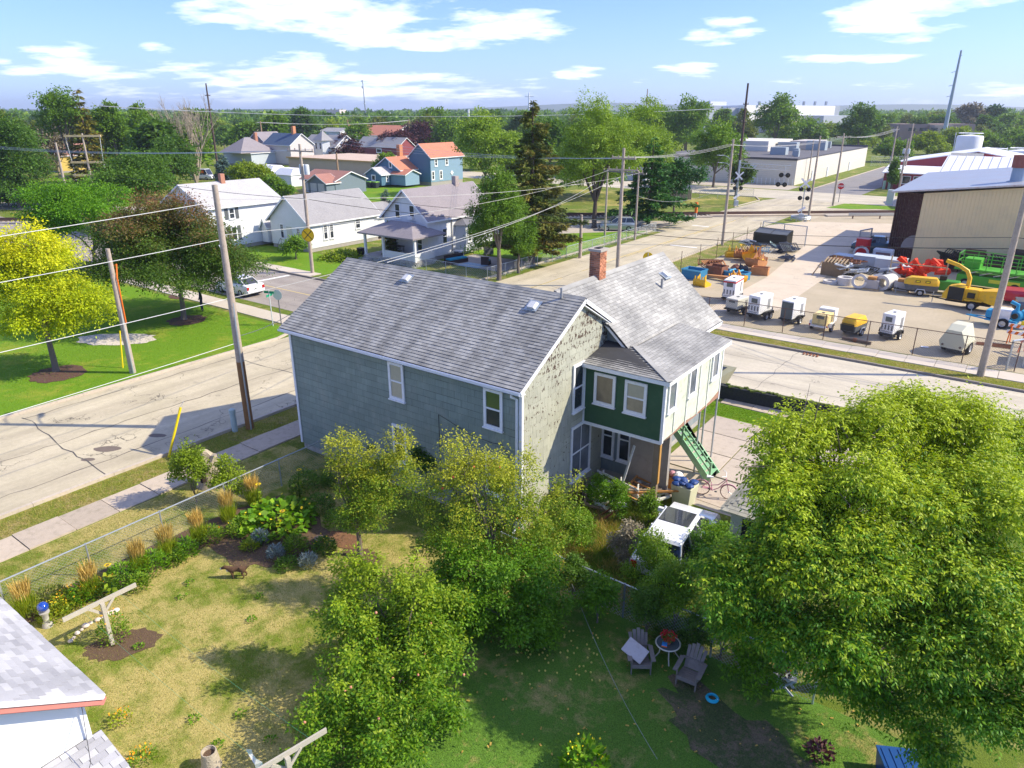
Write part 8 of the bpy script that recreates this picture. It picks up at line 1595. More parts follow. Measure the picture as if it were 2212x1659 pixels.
WPK = M('picket_white', (.70, .70, .66), .8, .1, 5, dirt=((.35, .33, .28), .5)); t = T('picket_panel', 'broken white picket panel lying behind the house among weeds', 'fence panel', (1.6, 4.4, 0), R(-8))
for k in range(3): P('rail', MB().bar((-.9, 0, .35 + k * .24), (.9, -.05, .25 + k * .24), .03, .1), WPK, t)
for x in (-.85, .0, .8): P('picket', MB().bar((x, .03, 0), (x, .03, .95), .09, .02), WPK, t)
t = T('white_board', 'long white board leaning upright over the picket panel', 'board', (1.75, 4.2, 0)); P('board', MB().bar((-.15, 0, 0), (.2, .5, 2.3), .13, .03), WPK, t)
frames('pile of brown scrap boards under the annex', 2.3, 4.9, 6, 33, [M('load_brown', (.45, .22, .07)), WPK, WOODG], name='scrap_boards', sp=.5, zz=.5); t = T('white_pipe_end', 'small white pipe end at the foot of the gable wall', 'pipe', (.15, 5.2, .35)); P('pipe', MB().tube([(0, 0, .1), (.15, -.05, .1), (.25, -.1, 0)], .05, 8), WP, t); 
frames('rubble and branches along the gable wall foot', .9, 3.6, 5, 35, [WOODG, WPK, RUST], name='scrap_boards', sp=.7, zz=.3)
# patio of the corner house
t = T('patio_sofa', 'dark wicker patio sofa with turquoise cushions by the corner house', 'sofa', (-33.6, 36.0, 0), R(80)); P('base', MB().box(-1.2, 1.2, -.45, .45, 0, .42).box(-1.2, 1.2, .3, .45, .42, .85), M('wicker_dark', (.06, .04, .035), .8), t); P('cushion', MB().box(-1.1, 1.1, -.44, .28, .43, .56), M('cushion_teal', (.02, .28, .42), .8, .1, 5), t)
t = T('patio_chair', 'dark patio chair with turquoise cushion', 'chair', (-30.6, 37.0, 0), R(200)); P('base', MB().box(-.4, .4, -.4, .4, 0, .4).box(-.4, .4, .28, .4, .4, .85), M('wicker_dark', (.06, .04, .035)), t); P('cushion', MB().box(-.36, .36, -.38, .27, .41, .52), M('cushion_teal', (.02, .28, .42)), t)
struct('patio', MB().box(-34.9, -27.4, 35.2, 40.5, 0, .05), M('patio_concrete', (.34, .31, .29), .9, .1, 1)); t = T('patio_rug', 'blue and white rug on the patio', 'rug', (-31.4, 35.9, .055)); P('rug', MB().box(-1.3, 1.3, -.9, .9, 0, .012), M('rug_blue', (.30, .42, .52), .9, .5, 5), t)
t = T('grill', 'black barbecue grill beside the bay window', 'grill', (-33.6, 41.3, 0), R(60)); P('hood', MB().hull([(-.5, -.3, .85), (.5, -.3, .85), (.5, .3, .85), (-.5, .3, .85)], [(-.45, -.1, 1.2), (.45, -.1, 1.2), (.45, .2, 1.25), (-.45, .2, 1.25)]), BLACK, t); P('cart', MB().box(-.45, .45, -.25, .25, .1, .8), DGR, t); P('shelf', MB().box(.52, .9, -.25, .25, .8, .84), GALV, t); [wheel(t, -.4, s_ * .28, .1, .05) for s_ in (-1, 1)]
t = T('porch_table', 'tall black table with stools on the porch', 'table', (-38.8, 33.2, .58)); P('table_top', MB().box(-.6, .6, -.3, .3, .95, 1.0), BLACK, t); [P('leg', MB().tube([(x, y, 0), (x, y, .95)], .025, 5), BLACK, t) for x in (-.5, .5) for y in (-.25, .25)]; P('stool', MB().box(-.9, -.65, -.15, .15, .65, .7), BLACK, t)
t = T('rubbish_bin', 'black bin beside the porch steps', 'bin', (-43.2, 32.2, 0)); P('body', MB().box(-.3, .3, -.3, .3, 0, 1.0), BLACK, t); P('lid', MB().box(-.33, .33, -.33, .33, 1.0, 1.06), BLACK, t)
t = T('air_unit', 'grey air conditioning unit at the foundation of the corner house', 'unit', (-35.2, 38.3, 0)); P('body', MB().box(-.4, .4, -.35, .35, 0, .75), GREYP, t, bevel=.05); P('grille', MB().box(-.3, .3, -.365, -.352, .1, .65), DGR, t)
# ================================================================== PLANTS OF THE NEAR YARDS
def pxlobes(base, lst, d0=None, k=1, sh=0):
    d0 = d0 or fwd(base); out = []
    for (px, py, r, dd) in lst:
        d = d0 + dd; c = at_depth(px, py, d); rr = k * r * (d * _cp + (CAM.z - c.z) * _sp) / F
        if c.z < rr * .7: c = g(px, py, rr * .7)
        out.append((c.x - base.x, c.y - base.y, max(c.z, rr * .5), rr, rr, rr * .9))
    if sh:
        q = random.Random(sh); n0 = list(out)
        for _ in range(40): l = q.choice(n0); a = q.random() * 6.28; h = q.uniform(.3, .65); out.append((l[0] + math.cos(a) * l[3] * q.uniform(.2, .95), l[1] + math.sin(a) * l[4] * q.uniform(.2, .95), l[2] + l[5] * q.uniform(.7, 1.1) + h * .4, .12, .12, h))
    return out
b = g(1905, 1500)
be = pxlobes(b, [(1690, 975, 80, 1.5), (1760, 935, 75, 2), (1880, 945, 95, 2), (1975, 905, 75, 2.5), (2080, 985, 110, 2), (2200, 1000, 90, 3), (1690, 1060, 80, .5), (1730, 1080, 120, 1), (1850, 1080, 130, .5), (1990, 1090, 140, .5), (2130, 1130, 130, 0), (1690, 1150, 70, 0), (1620, 1215, 60, -.3),
    (1590, 1245, 85, -.5), (1710, 1215, 120, -.5), (1860, 1230, 130, -1), (2010, 1250, 140, -1), (2170, 1270, 120, -1), (1600, 1330, 75, -.5), (1720, 1350, 90, -1.2), (1830, 1380, 90, -2), (1960, 1400, 120, -2), (2110, 1400, 130, -2.5), (1800, 1460, 60, -2), (1900, 1500, 60, -2), (2060, 1530, 90, -3), (2170, 1550, 100, -3.5), (2230, 1450, 90, -3), (2010, 1600, 60, -3), (2010, 880, 60, 2.5), (2110, 900, 60, 2.5)], k=.84)
tree_from('box_elder', 'huge bright box elder tree filling the right side with drooping leaf sprays', b, subl(be, 6, .40, 77, .66), 'elder', 8200, 7, .10, .046, .33, .24, 71, bark=BARK, tips=14, fork=.22, droop=.32, sprig=5, shell=.62, topgold=.5, twig=3, jit=.3)
def pt(name, label, leaf, bp, lst, ncl, lpc, L, W, cr, seed, d0=None, **k):
    b = g(*bp); return tree_from(name, label, b, subl(pxlobes(b, lst, d0, 1.2, seed), 5, .42, seed), leaf, int(ncl * 2.1), lpc, L, W, cr, k.pop('r0', .09), seed, tips=k.pop('tips', 7), **k)
gp_ = 'apple trees of the back yard'
a3 = pt('apple_tree', 'large apple tree with pinkish apples at the bottom centre of the yard', 'apple', (862, 1470), [(880, 1290, 38, .4), (800, 1275, 34, .6), (745, 1290, 30, .6), (770, 1350, 62, .3), (870, 1350, 70, .4), (930, 1310, 52, .8), (800, 1430, 82, -.2), (900, 1440, 78, 0), (975, 1390, 50, .4), (800, 1530, 70, -.6), (900, 1540, 66, -.5), (730, 1590, 60, -.9), (850, 1610, 55, -1), (690, 1640, 45, -1), (950, 1570, 34, -.6)], 1500, 15, .095, .052, .2, 51, group=gp_, fork=.3, topgold=.5, twig=5)
a2 = pt('apple_tree', 'tangled apple tree with yellowing shoots in front of the gable wall', 'appleo', (1080, 1290), [(975, 1010, 36, .2), (1050, 1030, 55, .3), (1110, 1060, 55, .3), (960, 1075, 45, 0), (1040, 1110, 68, 0), (1130, 1130, 62, 0), (1190, 1170, 45, 0), (1000, 1180, 50, -.3), (1090, 1200, 62, -.3), (1170, 1230, 45, -.3), (905, 1105, 36, 0), (930, 1185, 44, -.2), (1010, 1240, 48, -.4), (1090, 1250, 45, -.4), (1210, 1120, 34, .3)], 1050, 17, .08, .042, .22, 52, group=gp_, topgold=.5, twig=4)
a1 = pt('apple_tree', 'smaller olive green fruit tree left of the tangled apple tree', 'appleo', (778, 1200), [(745, 1000, 28, .2), (800, 1020, 40, .2), (850, 1040, 38, .1), (760, 1065, 48, 0), (820, 1090, 52, 0), (870, 1000, 28, .3), (780, 1130, 45, -.1)], 620, 16, .08, .042, .2, 53, group=gp_, topgold=.5, twig=3)
a4 = pt('apple_tree', 'deep green apple tree hanging over the shaded lawn', 'apple', (1120, 1375), [(1000, 1270, 55, .3), (1080, 1280, 66, .2), (1150, 1300, 60, .2), (1040, 1345, 55, 0), (1120, 1350, 55, 0), (1190, 1330, 40, .3), (980, 1340, 40, .2)], 900, 15, .095, .052, .2, 54, group=gp_, twig=3)
for t_, n_, sd, ml in ((a3, 26, 3, M('apple_pink', (.62, .25, .16), .4, .2, 9)), (a2, 14, 4, M('apple_red', (.55, .1, .05), .4, .2, 9))):
    me = MB().ball((0, 0, 0), .036, 8, 6).mesh('apple', ml, True); rr_ = random.Random(sd); cr_ = [c for c in t_.children if c.name.startswith('crown')][0]; vs_ = cr_.data.vertices
    cand = [v.co for v in (vs_[i] for i in range(0, len(vs_), 211)) if (v.co + t_.location - CAM).length < (Vector((0, 0, v.co.z)) + t_.location - CAM).length]
    for v in rr_.sample(cand, min(n_, len(cand))): o = bpy.data.objects.new('apple', me); link(o, t_); o.location = v
def bush(label, leaf, px, py, ty, hw, seed, L=.07, dens=1.0, cat='shrub', name='shrub', W=None, group=None, z0=.05, k=5, **kw):
    b = g(px, py); H_ = max(.25, hgt(ty, b)); R_ = hw * pxm(b); lobes = subl(dup_lobes(None, R_, H_, H_ * z0, k, seed), 4, .45, seed); cr = max(.12, R_ * .22); n_ = int((4 * R_ * R_ + 4 * R_ * H_) / (cr * cr) * 1.3 * dens)
    return tree_from(name, label, b, lobes, leaf, n_, int(min(40, max(8, (cr / L) ** 2 * 4))), L, W or L * .55, cr, .03, seed, tips=6, cat=cat, group=group, fork=.15, twig=2, **kw)
bush('bright yellow green bush growing round the hollow stump, left half', 'lime', 425, 1085, 960, 42, 61, .10); bush('bright green bush growing round the hollow stump, right half', 'lime', 500, 1085, 985, 36, 62, .10)
for k, (px, py, ty, hw, lf, lb) in enumerate(((1400, 1290, 1160, 50, 'appleo', 'olive shrub covering the back of the white car'), (1535, 1260, 1125, 60, 'apple', 'green shrub right of the white car'), (1350, 1215, 1120, 34, 'grey', 'dry twiggy grey shrub left of the white car'), (1290, 1345, 1235, 50, 'apple', 'green shrub below the back fence, left of the chairs'), (1395, 1375, 1270, 45, 'dark', 'dark shrub behind the left garden chair'), (1455, 1365, 1210, 60, 'appleo', 'olive green shrub above the garden table'), (1555, 1420, 1240, 62, 'apple', 'tall green shrub between the right chair and the box elder'), (1500, 1400, 1320, 40, 'dark', 'dark low shrub behind the right garden chair'),
    (1625, 1490, 1400, 52, 'apple', 'bright leafy shrub left of the grey stool'), (1690, 1440, 1330, 55, 'dark', 'dark shrub behind the grey stool'), (1245, 1185, 1090, 40, 'appleo', 'weedy shrub in the middle of the weedy yard'), (1330, 1120, 1040, 32, 'apple', 'green weeds in front of the white picket panel'), (1200, 1120, 1060, 26, 'olive', 'low weeds at the foot of the gable wall'), (1400, 1130, 1060, 24, 'appleo', 'weeds at the foot of the wooden annex post'), (1290, 1095, 1030, 26, 'apple', 'tall weeds beside the inner wall corner'), (820, 1020, 935, 24, 'dark', 'dark maple sapling against the green house wall'), (925, 1070, 960, 40, 'dark', 'dark shrub in front of the green house wall'), (1000, 1160, 1090, 45, 'dark', 'dark undergrowth below the tangled apple tree'), (1420, 985 + 60, 1000, 14, 'apple', 'small vine at the annex post'), (1175, 1400, 1330, 34, 'apple', 'small shrub beneath the deep green apple tree'), (1235, 1290, 1200, 36, 'dark', 'dark shrub at the left end of the back fence'))):
    bush(lb, lf, px, py, ty, hw, 80 + k, .075 if k not in (8, 3) else .10, group='shrubs of the back yard' if k < 10 else None)
# flower bed: ornamental grasses
ord_ = 'first second third fourth fifth sixth seventh'.split()
for k, (px, py) in enumerate(((60, 1332), (202, 1290), (305, 1240), (366, 1205), (432, 1172), (495, 1128), (550, 1092))):
    b = g(px, py); t = T('ornamental_grass', 'upright feather reed grass with straw plumes, ' + ord_[k] + ' from the neighbour roof', 'grass clump', b, 0, 'ornamental grasses along the fence')
    P('blades', tuft('reed_blades', 420, .24, .3, .62, .016, 'lime', 100 + k, up=4.5, sprd=.6), None, t); P('plumes', tuft('reed_plumes', 260, .22, .35, .42, .022, 'straw', 120 + k, up=6, z0=.62, sprd=.8, flat=.3), None, t)
def herb(label, leaf, px, py, r, h, n, L, W, seed, fl=None, name='garden_plant', cat='plant', group=None, up=.8):
    t = T(name, label, cat, g(px, py), 0, group); P('leaves', tuft('leaves', n, r, h, L, W, leaf, seed, up=up), None, t)
    if fl: P('flowers', tuft('flowers', fl[1], r * .9, h * .3, fl[2] if len(fl) > 2 else .05, .05, fl[0], seed + 1, z0=h * .85, up=1.2), None, t)
    return t
gg = 'leafy plants of the flower bed'
for k, (px, py, r, h, lf, fl) in enumerate(((105, 1310, .55, .6, 'olive', None), (150, 1310, .42, .5, 'lime', ('orange', 30)), (270, 1262, .42, .8, 'bright', None), (335, 1232, .38, .75, 'bright', None), (235, 1285, .3, .6, 'dark', ('orange', 20)), (405, 1200, .32, .7, 'bright', None), (455, 1165, .4, .5, 'green', ('orange', 14)), (300, 1270, .3, .5, 'green', None), (385, 1215, .25, .45, 'green', None), (520, 1150, .4, .55, 'green', ('petal', 10)), (180, 1300, .3, .7, 'bright', ('orange', 30)), (560, 1140, .35, .5, 'green', None), (660, 1060, .5, .9, 'dark', ('petal', 8)), (690, 1100, .5, .6, 'dark', None), (640, 1190, .35, .6, 'green', None), (700, 1190, .35, .5, 'dark', ('petal', 12)), (730, 1130, .4, .6, 'green', None), (620, 1225, .3, .35, 'dark', None), (540, 1185, .25, .3, 'lime', None), (120, 1335, .35, .45, 'lime', ('petal', 20)), (720, 1050, .4, .7, 'dark', ('petal', 6)))):
    herb(('low olive shrub', 'yellow green lily clump', 'feathery bright green plant', 'second feathery green plant', 'dark marigold plant', 'third feathery plant', 'marigold bush', 'small green plant', 'pale leaved seedling', 'flowering bush near the dog', 'cosmos with orange flowers', 'green herb by the squash', 'tall dark plant with yellow flower near the house', 'dark leafy plant', 'weedy plant', 'dark plant with yellow blossoms', 'green plant near the fruit tree', 'low dark plant', 'small lime plant', 'iris leaves beside the blue ball', 'dark sunflower clump by the fence end')[k] + ' in the flower bed', lf, px, py, r * 1.15, h, int(1150 * r * (1 + h)), .12, .045, 140 + k, fl, group=gg)
for k, (px, py) in enumerate(((563, 1172), (597, 1205), (667, 1222))): herb(('left', 'middle', 'right')[k] + ' silver sage clump beside the squash patch', 'silver', px, py, .27, .5, 420, .13, .035, 170 + k, name='sage_plant', group='silver sage clumps', up=1.4)
t = T('squash_patch', 'broad leaved squash patch spilling from the flower bed', 'plant', g(598, 1130)); P('leaves', tuft('squash_leaves', 620, 1.35, .6, .24, .24, 'bright', 175, up=.25, sprd=1.2), None, t); P('flowers', tuft('squash_flowers', 14, 1.2, .2, .12, .12, 'petal', 176, z0=.5), None, t)
def sunflower(label, px, py, h, seed):
    t = T('sunflower', label, 'sunflower', g(px, py)); P('stem', MB().tube([(0, 0, 0), (.03, 0, h * .6), (.1, .05, h)], .015, 5), LV['green'], t); P('leaves', tuft('sunflower_leaves', 22, .12, h * .8, .2, .14, 'lime', seed, up=.2, sprd=1.4), None, t)
    a = [2 * math.pi * k / 16 for k in range(16)]; rg = np.random.default_rng(seed); p_ = np.array([(.1 + .045 * math.cos(x), .05 + .045 * math.sin(x), h) for x in a]); d = norm(np.array([(math.cos(x), math.sin(x), .2) for x in a])); V, Q = kites(rg, p_, d, .07, .04, up=np.array([0, 0, 3.0])); P('petals', np_mesh('petals', V, Q, LV['petal'], rg.random((64, 3))), None, t); P('disk', MB().ball((.1, .05, h), .05, 10, 5, .3), M('disk_brown', (.2, .12, .03), .9), t)
sunflower('sunflower with pale head between the second and third reed grass', 243, 1292, 1.25, 5); sunflower('sunflower in front of the fence near the squash patch', 648, 1078, 1.3, 6); sunflower('sunflower drooping beside the squash patch', 610, 1150, .9, 7); sunflower('pale sunflower left of the squash patch at the fence', 560, 1100, 1.1, 8)
herb('rose bush with red blooms at the foot of the clothesline post', 'green', 250, 1378, .42, .85, 620, .08, .05, 181, ('orange', 24), name='rose_bush', cat='shrub')
herb('large leaved pepper plant with yellow and red blossoms at the bottom edge', 'bright', 1262, 1668, .5, .8, 420, .17, .11, 183, ('petal', 22), name='pepper_plant'); herb('spiky dark green lily clump behind the garden table', 'dark', 1450, 1385, .45, .45, 420, .28, .03, 184, name='lily_clump', up=.5)
herb('red leaved clump in the shade at the lower right', 'purple', 2460 / 1.3888, 1630, .3, .25, 130, .12, .09, 185, name='red_plant'); herb('tall weed with a broad leaf under the tangled apple tree', 'bright', 942, 1185, .2, .7, 40, .18, .1, 186, name='weed'); herb('marigolds in the corner by the lower roof', 'green', 310, 1648, .3, .35, 200, .08, .05, 187, ('orange', 50))
herb('dense marigold border right of the white wall corner', 'lime', 262, 1560, .25, .3, 150, .07, .05, 188, ('orange', 30))
for k, (px, py) in enumerate(((420, 1555), (472, 1665 - 55), (585, 1600), (520, 1545), (300, 1400), (560, 1290), (410, 1260), (545, 1340), (395, 1290))): herb('small green weed tuft in the lawn, ' + ('left centre', 'above the hollow log', 'near the apple tree shade', 'middle of the dry lawn', 'right of the soil ring', 'right of the dog shadow', 'below the dog', 'centre right of the dry lawn', 'below the flower bed edge')[k], 'bright', px, py, .13, .12, 60, .07, .04, 200 + k, name='weed')

# grass blades
def blades(name, n, poly, h, w_, leaf, seed, kind='stuff', clump=0):
    rg = np.random.default_rng(seed); P2 = np.array(poly); lo, hi = P2.min(0), P2.max(0); q = lo + rg.random((int(n * 1.6), 2)) * (hi - lo)
    if clump: nz = np.array([mnoise.noise(Vector((x * 1.1, y * 1.1, seed))) for x, y in q]); q = q[nz > clump - rg.random(len(q)) * .3]
    ins = np.zeros(len(q), bool); j = len(P2) - 1
    for i in range(len(P2)):
        xi, yi = P2[i]; xj, yj = P2[j]; c = ((yi > q[:, 1]) != (yj > q[:, 1])) & (q[:, 0] < (xj - xi) * (q[:, 1] - yi) / (yj - yi + 1e-12) + xi); ins ^= c; j = i
    q = q[ins][:n]; m = len(q); p_ = np.concatenate([q, np.zeros((m, 1))], 1); d = norm(rg.normal(size=(m, 3)) * [.5, .5, .15] + [0, 0, .8]); s_ = norm(np.cross(d, rg.normal(size=(m, 3)))) * w_ / 2
    V = np.stack([p_ - s_, p_ + s_, p_ + d * (h * rg.uniform(.5, 1.4, m))[:, None]], 1).reshape(-1, 3); tint = np.repeat(rg.random((m, 3)), 3, 0); o = P(name, np_mesh(name, V, np.arange(3 * m).reshape(m, 3), LV[leaf], tint), None); o['kind'] = kind; return o
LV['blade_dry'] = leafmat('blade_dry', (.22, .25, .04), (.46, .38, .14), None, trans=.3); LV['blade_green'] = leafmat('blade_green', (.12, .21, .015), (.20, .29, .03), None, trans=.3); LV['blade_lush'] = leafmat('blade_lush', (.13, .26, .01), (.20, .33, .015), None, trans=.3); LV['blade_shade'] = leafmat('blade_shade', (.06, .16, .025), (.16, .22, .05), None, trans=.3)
YD = [(-10, -14), (-9, -.5), (0, -.2), (2, -2), (2.5, -13), (-1, -14)]
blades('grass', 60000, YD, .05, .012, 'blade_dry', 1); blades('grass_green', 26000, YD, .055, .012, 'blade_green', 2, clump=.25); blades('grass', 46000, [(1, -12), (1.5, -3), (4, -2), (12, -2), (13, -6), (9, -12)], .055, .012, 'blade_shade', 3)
blades('grass', 30000, [(-16.2, -18), (-16.2, 14), (-14.8, 14), (-14.8, -18)], .09, .014, 'blade_dry', 4); blades('grass', 30000, [(-13.1, -14), (-13.1, 3), (-10.3, 0), (-10.3, -14)], .06, .012, 'blade_dry', 5); blades('grass', 26000, [(-2, -1.6), (-.2, 3.5), (2, 5.2), (4, 3.6), (7, -1.5)], .30, .016, 'blade_green', 6); blades('dry_grass', 14000, [(-1, -1.6), (.2, 3.5), (2, 4.2), (3.6, 3), (5, -1.5)], .34, .014, 'straw', 7, clump=.1)
blades('grass', 26000, [(-13, 27.5), (16, 27.5), (16, 28.9), (-13, 28.9)], .08, .018, 'blade_dry', 8); blades('grass', 16000, [(.5, 14.6), (10, 14.6), (10, 16.1), (.5, 16.1)], .08, .016, 'blade_lush', 9); blades('grass', 26000, [(-46, -10), (-46, 11), (-27, 11), (-27, -10)], .07, .02, 'blade_lush', 10)
t_ = np.random.default_rng(6); mb = MB(); am = M('apple_fallen', (.60, .50, .10), .5, .3, 9)
for k in range(70): q_ = g(1205 + t_.normal() * 70, 1400 + t_.normal() * 40); mb.ball((q_.x, q_.y, .03), .03, 6, 4)
struct('fallen_apples', mb, am, 'stuff', 'yellow fallen apples strewn on the shaded lawn')
mb = MB()
for k in range(260): q_ = g(t_.uniform(700, 1900), t_.uniform(1250, 1640)); s_ = t_.uniform(.02, .045); mb.cbox((q_.x, q_.y, .02 + t_.random() * .03), (s_ * 2, s_, .004), t_.random() * 6, t_.normal() * .3)
struct('fallen_leaves', mb, M('leaf_litter', (.45, .30, .06), .9, .5, 9), 'stuff', 'yellow and brown fallen leaves on the lawn')

# ================================================================== STREET AND DISTANT TREES
t = ptree('yellow_tree', 'bright yellow tree in a mulch ring at the left edge', 'yellow', 122, 802, 492, 112, 11, z0f=.10, k=9, dens=1.6, L=.15, topgold=.3, droop=.4); ptree('maple_tree', 'dark green maple with a red tinged top beside the big pole', 'redtop', 398, 690, 418, 150, 12, z0f=.02, k=11, dens=3.0, L=.16, topgold=.2); ptree('maple_tree', 'round bright green maple behind the yellow tree', 'bright', 208, 590, 386, 108, 13, k=9, dens=1.4, L=.19)
ptree('shade_tree', 'dark green shade tree behind the bright maple', 'dark', 300, 500, 322, 92, 14, k=8, dens=1.2); ptree('shade_tree', 'large dark tree mass at the left edge above the railway', 'dark', 45, 450, 248, 80, 15, k=8, dens=1.3, z0f=.05); ptree('shade_tree', 'olive topped tree at the far left', 'olive', 0, 420, 232, 60, 16, k=7, dens=1.3); ptree('shade_tree', 'tall open grey green elm at the left', 'green', 168, 400, 190, 50, 17, k=8, dens=.8, z0f=.4); conifer('spruce_tree', 'golden topped spruce beside the tall elm', g(207, 400), hgt(196, g(207, 400)), 42 * pxm(g(207, 400)), 'gold_spruce', 18, L=1.0)
ptree('shade_tree', 'green tree cluster right of the golden spruce', 'green', 262, 395, 222, 42, 19, dens=1.2); ptree('shade_tree', 'rounded tree behind the bare tree', 'green', 322, 385, 228, 40, 20, dens=1.2); ptree('dry_tree', 'half dead grey brown tree above the yellow house', 'grey', 130, 385, 268, 34, 21, dens=.5, bark=BARKP); ptree('shade_tree', 'dark evergreen shrub mass left of the bare tree', 'dark', 385, 430, 300, 50, 22, dens=1.2)
# bare tree
b = g(425, 398); H_ = hgt(214, b); t = T('bare_tree', 'tall bare tree with fan shaped branches behind the white houses', 'tree', b); rr_ = random.Random(3); mb = MB(); k_ = pxm(b, 8)
def br(p, d, l, r, n_):
    e = p + d * l; mb.tube([p, p.lerp(e, .5) + Vector((rr_.uniform(-1, 1), rr_.uniform(-1, 1), 0)) * l * .05, e], [r, r * .8, r * .55], 5)
    if n_ == 0: return
    for _ in range(3 if n_ > 1 else 4): br(e if _ else p.lerp(e, .7), (d + Vector((rr_.uniform(-.45, .45), rr_.uniform(-.45, .45), rr_.uniform(-.05, .3)))).normalized(), l * rr_.uniform(.55, .8), r * .52, n_ - 1)
for k in range(7): a = k * .9; br(Vector((0, 0, .1)), Vector((math.cos(a) * .30, math.sin(a) * .30, 1)).normalized(), H_ * .36, .26, 4)
P('branches', mb, BARKP, t)
conifer('blue_spruce', 'small blue spruce at the foot of the tall dark pole', g(487, 402), hgt(335, g(487, 402)), 24 * pxm(g(487, 402)), 'blueneedle', 23, L=.7)
for k, (px, py, ty, hw, lf, lb) in enumerate(((535, 425, 350, 36, 'lime', 'yellow green arborvitae behind the white houses, left one'), (572, 432, 362, 30, 'lime', 'yellow green arborvitae, right of the first'), (600, 440, 385, 34, 'green', 'green bush left of the garage'), (640, 560, 512, 27, 'green', 'round trimmed bush at the door of the small white house'), (748, 300 + 50, 296, 34, 'purple', 'round purple leaved tree left of the red house'), (862, 335, 284, 38, 'purple', 'purple leaved tree behind the blue house, left one'), (908, 330, 266, 40, 'purple', 'tall purple leaved tree behind the blue house'), (826, 300, 266, 28, 'yellow', 'small yellow tree above the red house'), (838, 395, 335, 30, 'green', 'green tree left of the blue house'), (740, 560, 545, 40, 'lime', 'low yellow green plants along the small white house'), (20, 445, 400, 60, 'dark', 'hedge at the far left by the track'), (110, 445, 405, 60, 'dark', 'hedge continuing right at the far left'))): ptree('shade_tree' if hw > 35 else 'shrub', lb, lf, px, py, ty, hw, 300 + k, k=6, dens=1.3, z0f=.06)
b = g(838, 505); conifer('spruce_tree', 'slim young spruce between the two white houses', b, hgt(410, b), 20 * pxm(b), 'blueneedle', 24, L=.32, tiers=18); b = g(845, 560); conifer('spruce_tree', 'small dark spruce beside the porch', b, hgt(478, b), 16 * pxm(b), 'spruce', 25, L=.28)
b = g(1148, 568); conifer('spruce_tree', 'tall brownish green spruce beside the cedar', b, hgt(222, b), 88 * pxm(b, 8), 'spruce', 26, tiers=30, L=.42, dens=2.2, z0=.12, irregular=.25)
ptree('cedar_tree', 'broad yellow green cedar hiding the corner house, left trunk', 'cedar', 1078, 605, 358, 54, 27, k=8, dens=1.6, L=.17, z0f=.14); ptree('cedar_tree', 'lower green cedar beside the tall spruce', 'cedar', 1120, 590, 430, 40, 28, k=6, dens=1.6, L=.17, z0f=.12)
ptree('elm_tree', 'light green elm left of the brownish spruce', 'willow', 1050, 420, 234, 66, 29, k=10, dens=1.4, z0f=.1); ptree('willow_tree', 'large light green willow like tree behind the chimney pole', 'willow', 1283, 492, 222, 82, 30, k=11, dens=1.25, L=.26, z0f=.2, droop=.6, bark=BARKD, fork=.3); ptree('willow_tree', 'airy light green tree top to the right of the willow', 'willow', 1365, 470, 212, 72, 31, k=10, dens=.9, L=.27, z0f=.32, droop=.6, bark=BARKD)
b = g(1400, 488); conifer('pine_tree', 'dark green pine with long windswept branches at the street', b, hgt(300, b), 62 * pxm(b, 5), 'needle', 32, tiers=13, L=.55, dens=1.6, irregular=.45, z0=.18); ptree('pine_tree', 'spreading bright green pine limbs reaching over the track', 'needle', 1455, 470, 345, 58, 33, k=8, dens=1.3, z0f=.3, L=.4)
ptree('shade_tree', 'dense green shade tree left of the tall dark pole', 'green', 1540, 405, 268, 56, 34, k=9, dens=1.5, z0f=.08); ptree('shrub', 'reddish green shrub right of the tall dark pole', 'redtop', 1598, 412, 352, 26, 35, k=6, dens=1.4, z0f=.05); ptree('shade_tree', 'tall tree cluster right of the willow, near one', 'green', 1480, 345, 218, 44, 36, k=8, dens=1.2); ptree('shade_tree', 'tall green tree in front of the pale factory', 'green', 1672, 330, 207, 46, 37, k=9, dens=1.4); ptree('shade_tree', 'round tree right of the pale factory', 'dark', 1852, 330, 225, 42, 38, k=8, dens=1.3)
for k, (px, py, ty, hw, lf, lb) in enumerate(((1740, 318, 255, 36, 'green', 'tree below the factory bay door'), (1690, 310, 275, 44, 'lime', 'yellow green bushes behind the warehouse, left'), (1790, 308, 270, 40, 'lime', 'yellow green bushes behind the warehouse, middle'), (1860, 325, 290, 34, 'lime', 'yellow green bushes at the warehouse end'), (2000, 345, 290, 36, 'lime', 'yellow green bush right of the far street'), (1930, 350, 300, 34, 'green', 'green bush at the end of the far street'), (2060, 335, 276, 44, 'lime', 'round green tree before the brown apartments'), (2125, 335, 285, 40, 'green', 'round green tree behind the tanks'), (2190, 335, 280, 42, 'green', 'round green tree at the right edge'), (2140, 300, 230, 32, 'needle', 'dark pine above the round green trees'), (2085, 300, 226, 30, 'grey', 'thin open tree beside the steel tower'), (2010, 300, 244, 30, 'olive', 'olive tree left of the steel tower'), (1600, 320, 240, 26, 'olive', 'tree left of the tall factory tree'), (1560, 310, 236, 28, 'green', 'tree before the factory, left part'), (1925, 412, 340, 10, 'dark', 'narrow dark conifer beside the red building'), (1425, 330, 232, 36, 'green', 'tree between willow and cluster'))): ptree('shade_tree', lb, lf, px, py, ty, hw, 340 + k, k=6, dens=1.1, z0f=.05)
